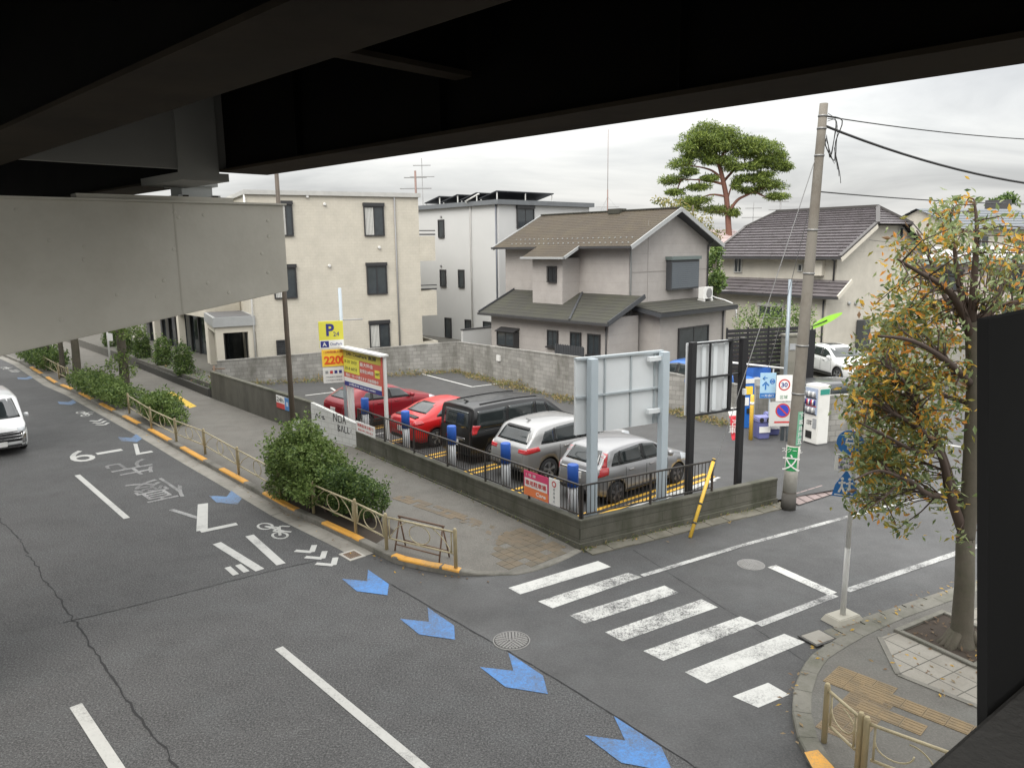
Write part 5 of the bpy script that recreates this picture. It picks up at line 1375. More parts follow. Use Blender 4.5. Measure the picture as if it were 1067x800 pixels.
text('letter', '24h OnePark 高原', 1, M_sk, pn, (w_*.48, y-.006, zb+hh*.89), width=w_*.8, height=hh*.11, bold=.02)
for k in range(2): text('letter', ('8-20 20分', '20-8 60分')[k], 1, M_sk, pn, (w_*.2, y-.006, zb+hh*(.68-.18*k)), width=w_*.34, height=hh*.10)
for k in range(2): text('letter', ('最大料金', '駐車後24時間')[k], 1, M_sw, pn, (w_*.62, y-.003, zb+hh*(.68-.17*k)), width=w_*.34, height=hh*.10)
strip(w_*.83, w_*.95, .42, .62, M_y, 'price_field'); text('letter', '200円', 1, M_sk, pn, (w_*.89, y-.006, zb+hh*.52), width=w_*.1, height=hh*.08)
text('letter', '現金・カード使えます 月極募集中', 1, M_sw, pn, (w_*.48, y-.003, zb+hh*.31), width=w_*.86, height=hh*.09)
text('letter', 'お問合せ 03-5210-4082', 1, M_sw, pn, (w_*.48, y-.006, zb+hh*.07), width=w_*.7, height=hh*.06)

def wall_sign(name, label, cat, px0, px1, py0, py1, oo, ang, m, th=.02):
    x0, x1 = HIT(px0, oo, ang, py0), HIT(px1, oo, ang, py1)
    zt_ = ZAT(x0, px0, py0); zb = ZAT(x0, px0, py1)
    e = thing(name, label, cat, (x0.x, x0.y, zb), atan2((x1-x0).y, (x1-x0).x)); w_ = (x1-x0).length; h_ = zt_-zb
    mb = MB(); mb.bb(0, w_, -th, -.001, 0, h_); p = mb.build('panel', m, e); return e, p, w_, h_, -th-.001
fo = CORN+VD(AL-90)*.04
e, p, w_, h_, y = wall_sign('fence_sign', 'pink and orange reserved parking sign hung on the railing', 'sign', 546.5, 572, 489, 514, fo, AL, mat('sign magenta', (.62, .06, .16), .5, var=.08))
mb = MB(); mb.bb(0, w_, y-.002, y, 0, h_*.36); mb.build('orange_field', mat('sign orange', (.72, .2, .07), .5, var=.08), p)
mb = MB(); mb.bb(w_*.04, w_*.96, y-.004, y-.0025, h_*.36, h_*.72); mb.build('white_field', M_sw, p)
text('letter', '専用駐車場', 1, M_sr, p, (w_*.5, y-.006, h_*.54), width=w_*.84, height=h_*.22, bold=.02); text('letter', 'TIMES 24H', 1, M_sw, p, (w_*.3, y-.003, h_*.86), width=w_*.45, height=h_*.13) if False else text('letter', '1 号 車', 1, M_sw, p, (w_*.3, y-.003, h_*.86), width=w_*.4, height=h_*.13)
text('letter', 'Care', 1, M_sw, p, (w_*.7, y-.004, h_*.18), width=w_*.4, height=h_*.16, bold=.02)
e, p, w_, h_, y = wall_sign('fence_sign', 'white narrow sign with a red circle hung beside the pink sign', 'sign', 572.6, 583.5, 497, 524, fo, AL, M_sw)
mb = MB(); mb.lathe([(.075, y-.003), (.075, y)], 20, c=(w_*.5, 0, h_*.8), axis='Y'); mb.build('ring', M_sr, p)
mb = MB(); mb.lathe([(.045, y-.006), (.045, y-.0032)], 20, c=(w_*.5, 0, h_*.8), axis='Y'); mb.build('ring_centre', M_sw, p)
for k in range(4): text('letter', '駐車禁止'[k], 1, M_sg, p, (w_*.5, y-.002, h_*(.6-.15*k)), height=h_*.1)
e, p, w_, h_, y = wall_sign('fence_sign', 'white notice with red lettering on the railing by the white block wall', 'sign', 371.5, 391, 438, 449, fo, AL, M_sw)
text('letter', '無断駐車お断り', 1, M_sr, p, (w_*.5, y-.002, h_*.7), width=w_*.85, height=h_*.3); text('letter', '罰金を申し受けます', 1, M_sr, p, (w_*.5, y-.002, h_*.28), width=w_*.8, height=h_*.2)
dd2 = BL[3]-BL[2]; AD = math.degrees(atan2(dd2.y, dd2.x))
e, p, w_, h_, y = wall_sign('wall_sign', 'small red white and blue notice on the dark stained wall', 'sign', 288, 302.5, 411, 424, BL[2]-VD(AD-90)*.005, AD, M_sw)
mb = MB(); mb.bb(0, w_*.62, y-.002, y, 0, h_*.42); mb.build('red_field', M_sr, p)
mb = MB(); mb.bb(w_*.64, w_, y-.002, y, 0, h_); mb.build('blue_field', mat('sign blue', (.08, .22, .5), .5), p)
text('letter', '24h', 1, M_sk, p, (w_*.3, y-.003, h_*.7), width=w_*.5, height=h_*.35); text('letter', '車', 1, M_sw, p, (w_*.82, y-.004, h_*.5), height=h_*.4)

# ------------------------------------------------------------------ poles
M_rust = mat('brown painted pole', (.075, .058, .042), .6, var=.3, sc=2, dirt=(.16, .11, .07), dirt_amt=.4)
q = G(308.5, 492, .13)
e = thing('steel_pole', 'tall thin brown steel pole rising from the roadside shrub', 'pole', (q.x, q.y, .1))
zt_ = ZAT(q, 293, 188)
mb = MB(); mb.tube([(0, 0, 0), (0, 0, 3.2), (0, 0, zt_+1.2)], [.085, .075, .055], 12); mb.build('pole', M_rust, e)
zb_ = ZAT(q, 305, 452)
mb = MB(); mb.tube([(0, 0, zb_-.35), (0, 0, zb_+.25)], .089, 12); mb.build('torn_wrap', mat('torn white wrap', (.5, .5, .48), .8, var=.3, sc=8, dirt=(.12, .1, .08), dirt_amt=.9), e)
mb = MB(); mb.bb(.06, .2, -.06, .06, zb_+.15, zb_+.3); mb.build('lamp_box', M_sw, e)

q = G(821, 530, 0)
UP = thing('utility_pole', 'leaning weathered concrete utility pole with green signs beside the lot entrance', 'utility pole', (q.x, q.y, 0))
M_pole = mat('weathered pole', (.19, .175, .15), .85, var=.25, sc=1.6, bump=.3, dirt=(.11, .09, .07), dirt_amt=.7)
ztp = ZAT(q, 846, 108)
pt = AT(858.5, q.y, 108); top_ = Vector((pt.x-q.x, 0, ztp))
def pp(f): return Vector((top_.x*f, 0, top_.z*f))
def pr_(f): return .172-.075*f
mb = MB(); mb.tube([pp(k/12) for k in range(13)], [pr_(k/12) for k in range(13)], 18); mb.build('pole', M_pole, UP)
zf = lambda py: ZAT(q, 830, py)/ztp
mb = MB(); mb.tube([pp(zf(512)), pp(zf(464))], [pr_(.1)+.006, pr_(.15)+.006], 18); mb.build('white_sheath', mat('white anti poster sheath', (.5, .485, .44), .7, var=.15, sc=3, dirt=(.25, .23, .2), dirt_amt=.6), UP)
mb = MB(); mb.tube([pp(0)+Vector((0, 0, -.02)), pp(zf(514))], [pr_(0)+.02, pr_(.05)+.01], 18); mb.build('base_sleeve', mat('dark sleeve', (.075, .07, .062), .85, var=.3), UP)
def curved_sign(f0, f1, a0, a1, m, name, r_add=.012):
    mb = MB(); n_ = 8
    for k in range(n_):
        for (fa_, fb_) in ((f0, f1),):
            A0, A1 = a0+(a1-a0)*k/n_, a0+(a1-a0)*(k+1)/n_
            P_ = [pp(f)+Vector((cos(R(a)), sin(R(a)), 0))*(pr_(f)+r_add) for f, a in ((f0, A0), (f0, A1), (f1, A1), (f1, A0))]
            mb.slab(P_, .006)
    return mb.build(name, m, UP)
M_green = mat('sign green', (.02, .26, .08), .5, var=.1); M_green2 = mat('pale green plate', (.16, .38, .26), .5, var=.1)
curved_sign(zf(489.5), zf(465), -168, -68, M_green, 'school_sign')
az = R(-118)
def ptext(s_, f, h, m, a=-118, name='letter'):
    p = pp(f)+Vector((cos(R(a)), sin(R(a)), 0))*(pr_(f)+.022)
    return text(name, s_, 1, m, UP, p, rot=(R(90), 0, R(a+90)), height=h)
ptext('文', (zf(489)+zf(472))/2, .42, M_sw); ptext('スクール', zf(468), .11, M_sw)
curved_sign(zf(463), zf(428), -95, -40, M_green2, 'address_plate')
for k, ch in enumerate('下高井戸五'): ptext(ch, zf(432+k*6.6), .13, M_sw, -66)
for py in (163, 135, 122, 240, 285, 360, 410): f = zf(py); mb = MB(); mb.tube([pp(f-.0022), pp(f+.0022)], pr_(f)+.012, 16); mb.build('band', mat('galvanised band', (.24, .24, .235), .45, metal=.5, var=.15), UP)
mb = MB(); f = zf(128)
rc_ = random.Random(4)
for k in range(4): j_ = lambda s_=.06: rc_.uniform(-s_, s_); mb.tube(smooth3([pp(f+.006*k)+Vector((.1, -.05, 0)), pp(f)+Vector((.28+.05*(k%3)+j_(), -.1+j_(), .02+j_())), pp(f)+Vector((.34+j_(.1), j_(.1), -.35-.05*k)), pp(f)+Vector((.30+j_(.08), j_(), -.75-.07*k)), pp(f)+Vector((.16+j_(.05), j_(), -.55)), pp(f)+Vector((.11, -.02, -.3-.04*k))]), .007+.003*(k%3), 6)
for k in range(3): mb.tube(smooth3([pp(f)+Vector((.3, -.05, -.6)), pp(f)+Vector((.38+.04*k, -.05, -.95-.1*k)), pp(f)+Vector((.42+.05*k, -.02, -1.1-.16*k))]), .008, 5)
mb.build('cable_loop', M_sk, UP)
# overhead cables
def cable(label, a, b, r, sag=.4, n_=14, m=M_sk):
    e = thing('overhead_cable', label, 'cable', a)
    mb = MB(); mb.tube([(a.lerp(b, k/n_)-Vector((0, 0, sag*4*(k/n_)*(1-k/n_))))-a for k in range(n_+1)], r, 6); mb.build('cable', m, e); return e
W0 = Vector(q)
def far(px, py, D): p = AT(px, D, py); return Vector((p.x, p.y, ZAT(p, px, py)))
cable('thin overhead cable leaving the pole top to the right', W0+pp(zf(122)), far(1110, 147, 24), .014, .1)
cable('thick drooping overhead cable from the pole top to the right', W0+pp(zf(131)), far(1120, 197, 22), .03, .25)
cable('thin lower cable from the pole crossing over the tile roof', W0+pp(zf(200)), far(1120, 213, 30), .016, .1)
cable('slack thin guy wire from the pole down to the car park', W0+pp(zf(150)), Vector((*HIT(740, CORN+iR*.5, SD, 500)[:2], .8)), .010, 0, m=M_pipe)
cable('thin wire from the pole running down beside the guy wire', W0+pp(zf(185)), far(800, 385, 26), .008, .1, m=M_pipe)
cable('faint thin wire from the tile roof house to the right', far(905, 250, 41), far(1090, 262, 33), .012, .1)

# white-grey sign pole at the machines
q = G(820, 461, .05)
e = thing('traffic_sign', 'grey pole with 30 speed limit sign and no parking sign', 'traffic sign', (q.x, q.y, .05))
zt_ = ZAT(q, 815.5, 293)
mb = MB(); mb.tube([(0, 0, 0), (0, 0, 2.2)], .05, 10); mb.tube([(-.12, .15, 0), (-.12, .15, zt_)], .06, 10); mb.build('pole', mat('slate steel pole', (.24, .28, .31), .45, metal=.3), e)
def face(px0, px1, py0, py1, m, name, y=-.1):
    oo = q+Vector((0, y, 0)); x0, x1 = LEN(oo, 0, px0, py0), LEN(oo, 0, px1, py0); zb, zt_ = ZAT(oo, px0, py1)-.05, ZAT(oo, px0, py0)-.05
    mb = MB(); mb.bb(x0, x1, y-.015, y+.01, zb, zt_); b = mb.build(name, m, e, bevel=.004); return b, (x0+x1)/2, (zb+zt_)/2, x1-x0, zt_-zb, y-.016
def disc(b, x, z, r, y, m, name, seg=28): mb = MB(); mb.lathe([(r, y-.003), (r, y)], seg, c=(x, 0, z), axis='Y'); return mb.build(name, m, b)
b, x, z, w_, h_, y = face(809.5, 826, 390, 417, M_sw, 'speed_panel')
r = w_*.37; zc_ = z+h_*.13; disc(b, x, zc_, r, y, M_sr, 'ring'); disc(b, x, zc_, r*.76, y-.004, M_sw, 'disc'); text('letter', '30', 1, M_snavy, b, (x, y-.009, zc_), width=r*1.1, height=r*.8, bold=.03)
text('letter', '区域', 1, mat('letter green', (.1, .25, .14), .5), b, (x, y-.003, z-h_*.34), height=h_*.14)
b, x, z, w_, h_, y = face(802, 824.5, 417.5, 442.5, mat('grey white panel', (.5, .5, .48), .5, var=.08), 'parking_panel')
r = w_*.34; xc = x+w_*.12; zc_ = z+h_*.15; disc(b, xc, zc_, r, y, M_sr, 'ring'); disc(b, xc, zc_, r*.8, y-.004, mat('sign deep blue', (.03, .06, .42), .5), 'disc')
mb = MB(); mb.box((xc, y-.011, zc_), (r*1.7, .004, r*.2), ry=R(45)); mb.build('slash', M_sr, b)
mb = MB(); mb.box((x+w_*.1, y-.003, z-h_*.33), (w_*.7, .004, h_*.07)); mb.build('underline', M_sr, b)
q = G(800, 458, .05)
e = thing('notice_sign', 'blue and white pictogram notice board left of the speed limit sign', 'sign', (q.x, q.y, .05))
mb = MB(); mb.tube([(0, 0, 0), (0, 0, ZAT(q, 800, 390))], .03, 8); mb.build('post', M_post, e)
b, x, z, w_, h_, y = face(792.5, 809, 388, 414, mat('pale blue panel', (.36, .55, .7), .5), 'panel', -.06)
M_dblue = mat('pictogram blue', (.03, .16, .45), .5)
mb = MB(); mb.box((x, y-.003, z-h_*.4), (w_*.98, .004, h_*.2)); mb.build('blue_band', M_dblue, b); text('letter', '一方通行', 1, M_sw, b, (x, y-.006, z-h_*.4), width=w_*.8, height=h_*.1)
text('letter', '↑', 1, M_dblue, b, (x-w_*.15, y-.003, z+h_*.0), height=h_*.34, bold=.03)
text('letter', '←', 1, M_dblue, b, (x-w_*.2, y-.003, z+h_*.3), width=w_*.3, bold=.03)
disc(b, x+w_*.27, z+h_*.16, w_*.17, y, M_dblue, 'disc'); text('letter', '↕', 1, M_sw, b, (x+w_*.27, y-.005, z+h_*.16), height=h_*.16)

# ------------------------------------------------------------------ machines at the lot entrance
q0, q1 = G(836, 461.5, .05), G(849, 465.5, .05); va = atan2((q1-q0).y, (q1-q0).x)
M_vw = mat('vending white', (.66, .66, .63), .4, var=.06, dirt=(.5, .49, .45), dirt_amt=.4)
e = thing('vending_machine', 'white drinks vending machine standing behind the utility pole', 'vending machine', (q0.x, q0.y, .05), va)
w_ = max(.62, (q1-q0).length); hv = ZAT(q1, 849, 402)-.05; dp = .5
mb = MB(); mb.bb(0, w_, 0, dp, .08, hv); mb.build('cabinet', M_vw, e, bevel=.02)
mb = MB(); mb.bb(.04, w_-.04, .06, dp-.04, -.05, .079); mb.build('plinth', M_sg, e)
mb = MB(); mb.bb(.05, w_-.05, -.02, -.001, hv*.52, hv*.95); p = mb.build('display_window', mat('machine display', (.32, .38, .5), .25, var=.1), e)
cols = [M_sg, M_sw, M_sg, M_snavy, M_sw, M_sr]
for r_ in range(3):
    for k in range(7):
        mb = MB(); x = .11+k*(w_-.24)/6.3; z = hv*(.55+.13*r_); mb.lathe([(.035, 0), (.035, .13), (.02, .17)], 8, c=(x, -.045, z)); mb.build('bottle', cols[(k*2+r_*3) % 6], p)
    mb = MB(); mb.bb(.08, w_-.08, -.03, -.021, hv*(.535+.13*r_)-.03, hv*(.535+.13*r_)); mb.build('button_row', M_sr if r_ == 1 else M_sk, p)
mb = MB(); mb.bb(.12, w_*.62, -.015, -.001, hv*.12, hv*.24); mb.build('delivery_flap', M_sk, e)
mb = MB(); mb.bb(w_*.66, w_*.92, -.015, -.001, hv*.3, hv*.46); mb.build('coin_panel', M_sg, e)
mb = MB(); mb.bb(w_-.03, w_+.012, .05, dp-.05, hv-.3, hv-.12); mb.build('green_label', mat('teal label', (.03, .25, .2), .5), e)
for k, ch in enumerate((.4, .36)): text('letter', 'お飲物', 1, M_sk, e, (w_*.4, -.004, hv*ch), width=w_*.35, height=.08)
mb = MB(); mb.bb(-.1, w_+.1, -.25, dp+.1, -.1, -.051); mb.build('pad', M_conc, e)

q = G(778.5, 446, LW)
M_pb = mat('machine blue', (.02, .13, .45), .45, var=.08)
e = thing('payment_machine', 'blue parking payment machine behind the yellow post', 'payment machine', (q.x, q.y, LW), R(10))
hz = ZAT(q, 778, 394)-LW
mb = MB(); mb.bb(-.22, .22, 0, .45, 0, hz); mb.build('cabinet', M_pb, e, bevel=.015)
mb = MB(); mb.bb(-.2, .2, -.02, -.001, hz*.9, hz*.99); mb.build('canopy', M_vw, e)
mb = MB(); mb.bb(-.15, .15, -.02, -.001, hz*.68, hz*.84); mb.build('screen', M_yo, e)
mb = MB(); mb.bb(-.18, .02, -.02, -.001, hz*.46, hz*.62); mb.build('keypad', M_sw, e); mb = MB(); mb.bb(-.05, .18, -.03, -.001, hz*.3, hz*.4); mb.build('coin_slot', M_sk, e)
q = G(789, 446, LW)
e = thing('cabinet', 'grey electrical cabinet between the blue machine and the blue notice board', 'cabinet', (q.x, q.y+.25, LW), R(10))
mb = MB(); mb.bb(-.26, .26, 0, .4, 0, hz*.96); mb.build('body', mat('grey beige cabinet', (.32, .32, .3), .5, var=.1), e, bevel=.01)
mb = MB(); mb.bb(-.22, .22, -.012, -.001, .2, hz*.9); mb.build('door', mat('cabinet door', (.35, .35, .33), .5), e); mb = MB(); mb.bb(.14, .18, -.04, -.0125, hz*.45, hz*.6); mb.build('handle', M_sk, e)
q2 = HIT(790, Vector((q.x, q.y+.9, 0)), 10, 390)
e = thing('banner', 'dark blue cloth banner stretched behind the payment machine', 'banner', (q2.x, q2.y, LW), R(14))
za, zb_ = ZAT(q2, 790, 398)-LW, ZAT(q2, 790, 382)-LW
mb = MB(); n_ = 10
for k in range(n_):
    x0, x1 = -.75+1.3*k/n_, -.75+1.3*(k+1)/n_; y0, y1 = .05*sin(k*1.3), .05*sin((k+1)*1.3)
    mb.slab([(x0, y0, za), (x1, y1, za-.02), (x1, y1, zb_-.04*(k+1)/n_), (x0, y0, zb_-.04*k/n_)], .01)
mb.build('cloth', mat('blue cloth', (.02, .10, .38), .8, var=.15), e)
mb = MB(); mb.tube([(-1.6, .0, zb_+.28), (1.1, .0, zb_-.12)], .035, 8); mb.build('bar', M_sw, e)
mb = MB(); mb.tube([(-.8, .02, 0), (-.8, .02, zb_+.16)], .03, 8); mb.tube([(.65, .02, 0), (.65, .02, zb_-.06)], .03, 8); mb.build('stand', M_sg, e)
q = G(782, 458, LW)
e = thing('yellow_post', 'upright yellow guard post in front of the payment machine', 'post', (q.x, q.y, LW))
hy = ZAT(q, 782, 411)-LW
M_yp = mat('yellow post paint', (.72, .46, .06), .5, var=.12, dirt=(.4, .25, .08), dirt_amt=.4)
mb = MB(); mb.tube([(0, 0, 0), (0, 0, hy-.04), (0, 0, hy)], [.07, .07, .04], 14); mb.build('post', M_yp, e); mb = MB(); mb.tube([(0, 0, hy*.78), (0, 0, hy*.84)], .073, 14); mb.build('band', M_sw, e)
# trash bins
M_bin = mat('violet blue bin', (.13, .14, .33), .5, var=.12); M_binl = mat('bin lid', (.2, .21, .42), .5, var=.1)
bins = None
for (px, py, l_) in ((793, 456, 'violet blue recycling bin standing nearest the yellow post'), (804, 452, 'violet blue recycling bin behind the other under the no parking sign')):
    q = G(px, py, LW)
    if bins is None:
        e = thing('recycling_bin', l_, 'bin', (q.x, q.y, LW), R(8), 'recycling bins by the machines'); bins = e; hb2 = ZAT(q, 793, 432)-LW
        mb = MB(); i = len(mb.v); mb.v += [Vector(p_) for p_ in ((-.2,-.2,0),(.2,-.2,0),(.2,.2,0),(-.2,.2,0),(-.26,-.25,hb2*.72),(.26,-.25,hb2*.72),(.26,.25,hb2*.72),(-.26,.25,hb2*.72))]
        for f in ((0,3,2,1),(4,5,6,7),(0,1,5,4),(1,2,6,5),(2,3,7,6),(3,0,4,7)): mb.f.append([i+j for j in f]); mb.m.append(0); mb.sm.append(False)
        mb.build('body', M_bin, e, bevel=.03)
        mb = MB(); mb.bb(-.27, .27, -.26, .26, hb2*.72+.001, hb2*.94); ld = mb.build('lid', M_binl, e, bevel=.04)
        for s_ in (-1, 1): mb = MB(); mb.lathe([(.08, -.268), (.08, -.255)], 14, c=(s_*.13, 0, hb2*.84), axis='Y'); mb.build('hole', M_sk, ld)
        mb = MB(); mb.bb(-.2, .2, -.262, -.235, hb2*.3, hb2*.55); mb.build('label', M_sw, e)
    else: dup(bins, l_, (q.x, q.y, LW), R(-5))
q = G(771, 463, LW)
e = thing('banner_flag', 'red and white vertical advertising flag on the black sign post', 'flag', (q.x, q.y, LW))
ztf = ZAT(q, 764, 424)-LW; x0 = LEN(q, 180, 758.5, 430); x1 = LEN(q, 180, 767, 430)
mb = MB(); n_ = 8
def fl(z, f): return (-x0*(1-f)-x1*f)*(1) + .25*(ztf-z)*(0)
for k in range(n_):
    z0_, z1_ = ztf*(.12+.88*k/n_), ztf*(.12+.88*(k+1)/n_); w0, w1 = .35+.65*k/n_, .35+.65*(k+1)/n_
    mb.slab([(-x1-(x0-x1)*w0, .06*sin(k), z0_), (-x1, 0, z0_), (-x1, 0, z1_), (-x1-(x0-x1)*w1, .06*sin(k+1), z1_)], .008, m=1 if k > 5 else 0)
mb.build('cloth', [mat('flag red', (.62, .04, .06), .8, var=.12), M_sw], e)
for k, ch in enumerate('空車'): text('letter', ch, 1, M_sw, e, (-x1-(x0-x1)*.4, -.03, ztf*(.6-.2*k)), height=.24)
mb = MB(); mb.tube([(-x1+.02, 0, 0), (-x1+.02, 0, ztf+.05)], .015, 6); mb.build('pole', M_sw, e)
# slanted yellow guard tube at the wall
q0, q1 = G(719, 560, 0), None
e = thing('guy_guard', 'slanted yellow guy wire guard leaning at the low wall', 'guy guard', q0)
qq = HIT(744, CORN+VD(SD)*0-iR*.25, SD, 480); zz_ = ZAT(qq, 744, 478)
v = Vector((qq.x-q0.x, qq.y-q0.y, zz_))
mb = MB(); mb.tube([(0, 0, 0), v], .043, 12); mb.build('tube', M_yp, e)
for f in (.18, .42, .98): mb = MB(); mb.tube([v*(f-.012), v*(f+.012)], .047, 12); mb.build('band', M_sk, e)
# concrete block wall continuing behind the vending machine
a = G(859, 459, .05); 
wallrun('block_wall', 'grey block wall to the right of the vending machine under the parked silver car', [a, a+VD(12)*4.2], [ZAT(a, 861, 414)]*2, .15, M_block, side=1, cop=M_block)
# dark slatted garden fence, gate post, hedge base, green blade flag
q0, q1 = AT(757, 30.5, 360), AT(842, 31.5, 360)
e = thing('garden_fence', 'black slatted garden fence below the tile roof house', 'fence', (q0.x, q0.y, .6), atan2((q1-q0).y, (q1-q0).x)); w_ = (q1-q0).length
hf = ZAT(q0, 790, 343)-.6
for k in range(5):
    x = w_*k/4; mb = MB(); mb.bb(x-.03, x+.03, -.03, .03, 0, hf+.03); mb.build('post', M_bpost, e)
mb = MB(); n_ = 16
for k in range(n_): mb.bb(.031, w_-.031, -.02, .02, .06+k*(hf-.08)/n_, .06+(k+.84)*(hf-.08)/n_)
mb.build('slats', mat('black slats', (.018, .017, .02), .6, var=.3, sc=4), e)
q = AT(824, 30.6, 370)
e = thing('gate_post', 'grey beige concrete gate post behind the utility pole', 'post', (q.x, q.y, .6), R(5))
hg = ZAT(q, 824, 350)-.6; mb = MB(); mb.bb(-.32, .32, -.1, .25, 0, hg); mb.build('post', M_conc, e, bevel=.01); mb = MB(); mb.bb(-.36, .36, -.14, .29, hg+.001, hg+.08); mb.build('cap', M_conc, e)
mb = MB(); mb.bb(-.12, .12, -.13, -.101, hg-.55, hg-.3); mb.build('letter_box', M_sg, e)
q = AT(846, 33, 350)
e = thing('feather_flag', 'lime green blade shaped flag tilted beside the pole', 'flag', (q.x, q.y, .62))
zA, zB = ZAT(q, 846, 341)-.62, ZAT(q, 876, 327)-.62; xB = (876-846)/795*33
mb = MB(); n_ = 10
for k in range(n_):
    f0, f1 = k/n_, (k+1)/n_; g = lambda f: zA+(zB-zA)*f**.85; t_ = lambda f: .16*sin(pi*(.12+.86*f))+.03
    mb.slab([(xB*f0, .03*sin(5*f0), g(f0)-t_(f0)), (xB*f1, .03*sin(5*f1), g(f1)-t_(f1)), (xB*f1, .03*sin(5*f1), g(f1)+t_(f1)*.7), (xB*f0, .03*sin(5*f0), g(f0)+t_(f0)*.7)], .02)
mb.build('blade', mat('lime cloth', (.30, .62, .06), .6, var=.1), e)
mb = MB(); mb.tube([(0, 0, 0), (0, 0, zA+.05), (xB*.5, 0, (zA+zB)/2)], .025, 8); mb.build('pole', M_bpost, e)
mb = MB(); mb.bb(-.22, .2, -.12, .12, 0, .05); mb.bb(-.16, .14, -.05, .05, .05, zA-.1); mb.build('stand', M_bpost, e)

# ------------------------------------------------------------------ sign at the near corner
q = G(878, 641, .1)
e = thing('traffic_sign', 'white pole on a concrete block with blue cycle and crossing signs', 'traffic sign', (q.x, q.y, .0))
zs = lambda py: ZAT(q, 878, py)
mb = MB(); mb.tube([(0, 0, .1), (.01, 0, 1.4)], .05, 12); mb.tube([(.01, 0, 1.4), (.02, 0, zs(447))], .042, 12); mb.build('pole', mat('white sign pole', (.62, .62, .6), .45, var=.06, dirt=(.4, .39, .36), dirt_amt=.4), e)
mb = MB(); i = len(mb.v)
ang = atan2(gd.y, gd.x); ca, sa = cos(ang), sin(ang)
rot_ = lambda x, y: (ca*x-sa*y, sa*x+ca*y)
lo_ = [(-.34, -.22), (.34, -.22), (.34, .22), (-.34, .22)]; up_ = [(-.26, -.16), (.26, -.16), (.26, .16), (-.26, .16)]
mb.v += [Vector((*rot_(*p_), .0)) for p_ in lo_]+[Vector((*rot_(*p_), .13)) for p_ in up_]
for f in ((0,3,2,1),(4,5,6,7),(0,1,5,4),(1,2,6,5),(2,3,7,6),(3,0,4,7)): mb.f.append([i+j for j in f]); mb.m.append(0); mb.sm.append(False)
mb.build('base_block', mat('pale base concrete', (.42, .40, .34), .85, var=.2, bump=.2), e, bevel=.015)
M_rb = mat('traffic blue', (.02, .15, .42), .4, var=.08)
SA = R(-28)                                             # the plates are turned away a little
def splate(z, name): 
    o = bpy.data.objects.new(name, bpy.data.meshes.new(name)); return o
zc1 = zs(459); r1 = (zs(446.5)-zs(472))/2
mb = MB(); mb.lathe([(r1, -.075), (r1, -.06)], 36, axis='Y'); d1_ = mb.build('round_plate', M_rb, e); d1_.location = (-.07, 0, zc1); d1_.rotation_euler = (0, 0, SA)
mb = MB(); mb.lathe([(r1, -.078), (r1, -.0755), (r1*.94, -.0755), (r1*.94, -.078)], 36, axis='Y')
text('letter', '自', 1, M_sw, d1_, (0, -.08, -r1*.3), height=r1*.55)
mb = MB()
for a_, b_ in (((-.3, .1), (0, .75)), ((.3, .1), (0, .75)), ((-.12, .28), (.12, .28)), ((-.35, -.02), (.35, -.02))): mb.bar((a_[0]*r1, -.079, a_[1]*r1), (b_[0]*r1, -.079, b_[1]*r1), .004, r1*.13)
mb.lathe([(r1*.13, -.081), (r1*.13, -.077)], 12, c=(0, 0, r1*.72), axis='Y'); mb.build('pictogram', M_sw, d1_)
zc2 = zs(480); h2 = (zs(471.5)-zs(488.5)); mb = MB(); mb.bb(-h2*.62, h2*.62, -.075, -.06, -h2/2, h2/2); d2 = mb.build('white_plate', M_sw, e, bevel=.005); d2.location = (-.12, 0, zc2); d2.rotation_euler = (0, 0, SA)
for k, ch in enumerate(('自転車', '歩道', '通行可')): text('letter', ch, 1, M_snavy, d2, (0, -.078, h2*(.28-.28*k)), width=h2*.85, height=h2*.2)
zc3 = zs(502); h3 = zs(489)-zs(516); mb = MB()
i = len(mb.v); pent = [(-.5, -.5), (.5, -.5), (.5, .0), (0, .52), (-.5, .0)]; pent = [(-.55, -.5), (.55, -.5), (.42, -.05), (0, .55), (-.42, -.05)]
mb.v += [Vector((x*h3*.85, -.06, z*h3)) for x, z in pent]+[Vector((x*h3*.85, -.075, z*h3)) for x, z in pent]
mb.f += [[4, 3, 2, 1, 0], [5, 6, 7, 8, 9]]+[[k, (k+1) % 5, 5+(k+1) % 5, 5+k] for k in range(5)]; mb.m += [0]*7; mb.sm += [False]*7
d3 = mb.build('crossing_plate', M_rb, e); d3.location = (-.10, 0, zc3); d3.rotation_euler = (0, 0, SA)
mb = MB()
for dx in (-.13, .13):
    for a_, b_ in (((0, .12), (0, -.12)), ((0, -.1), (-.1, -.34)), ((0, -.1), (.1, -.34)), ((-.12, .02), (.12, .06))): mb.bar(((a_[0]+dx)*h3, -.079, a_[1]*h3), ((b_[0]+dx)*h3, -.079, b_[1]*h3), .004, h3*.07)
    mb.lathe([(h3*.06, -.082), (h3*.06, -.077)], 10, c=(dx*h3, 0, .2*h3), axis='Y')
mb.box((0, -.079, -.43*h3), (h3*.75, .004, h3*.04)); mb.build('pictogram', M_sw, d3)
mb = MB()
for z in (zc1, zc2, zc3): mb.bb(-.12, .06, -.055, .055, z-.025, z+.025)
mb.build('clamp', M_sg, e)

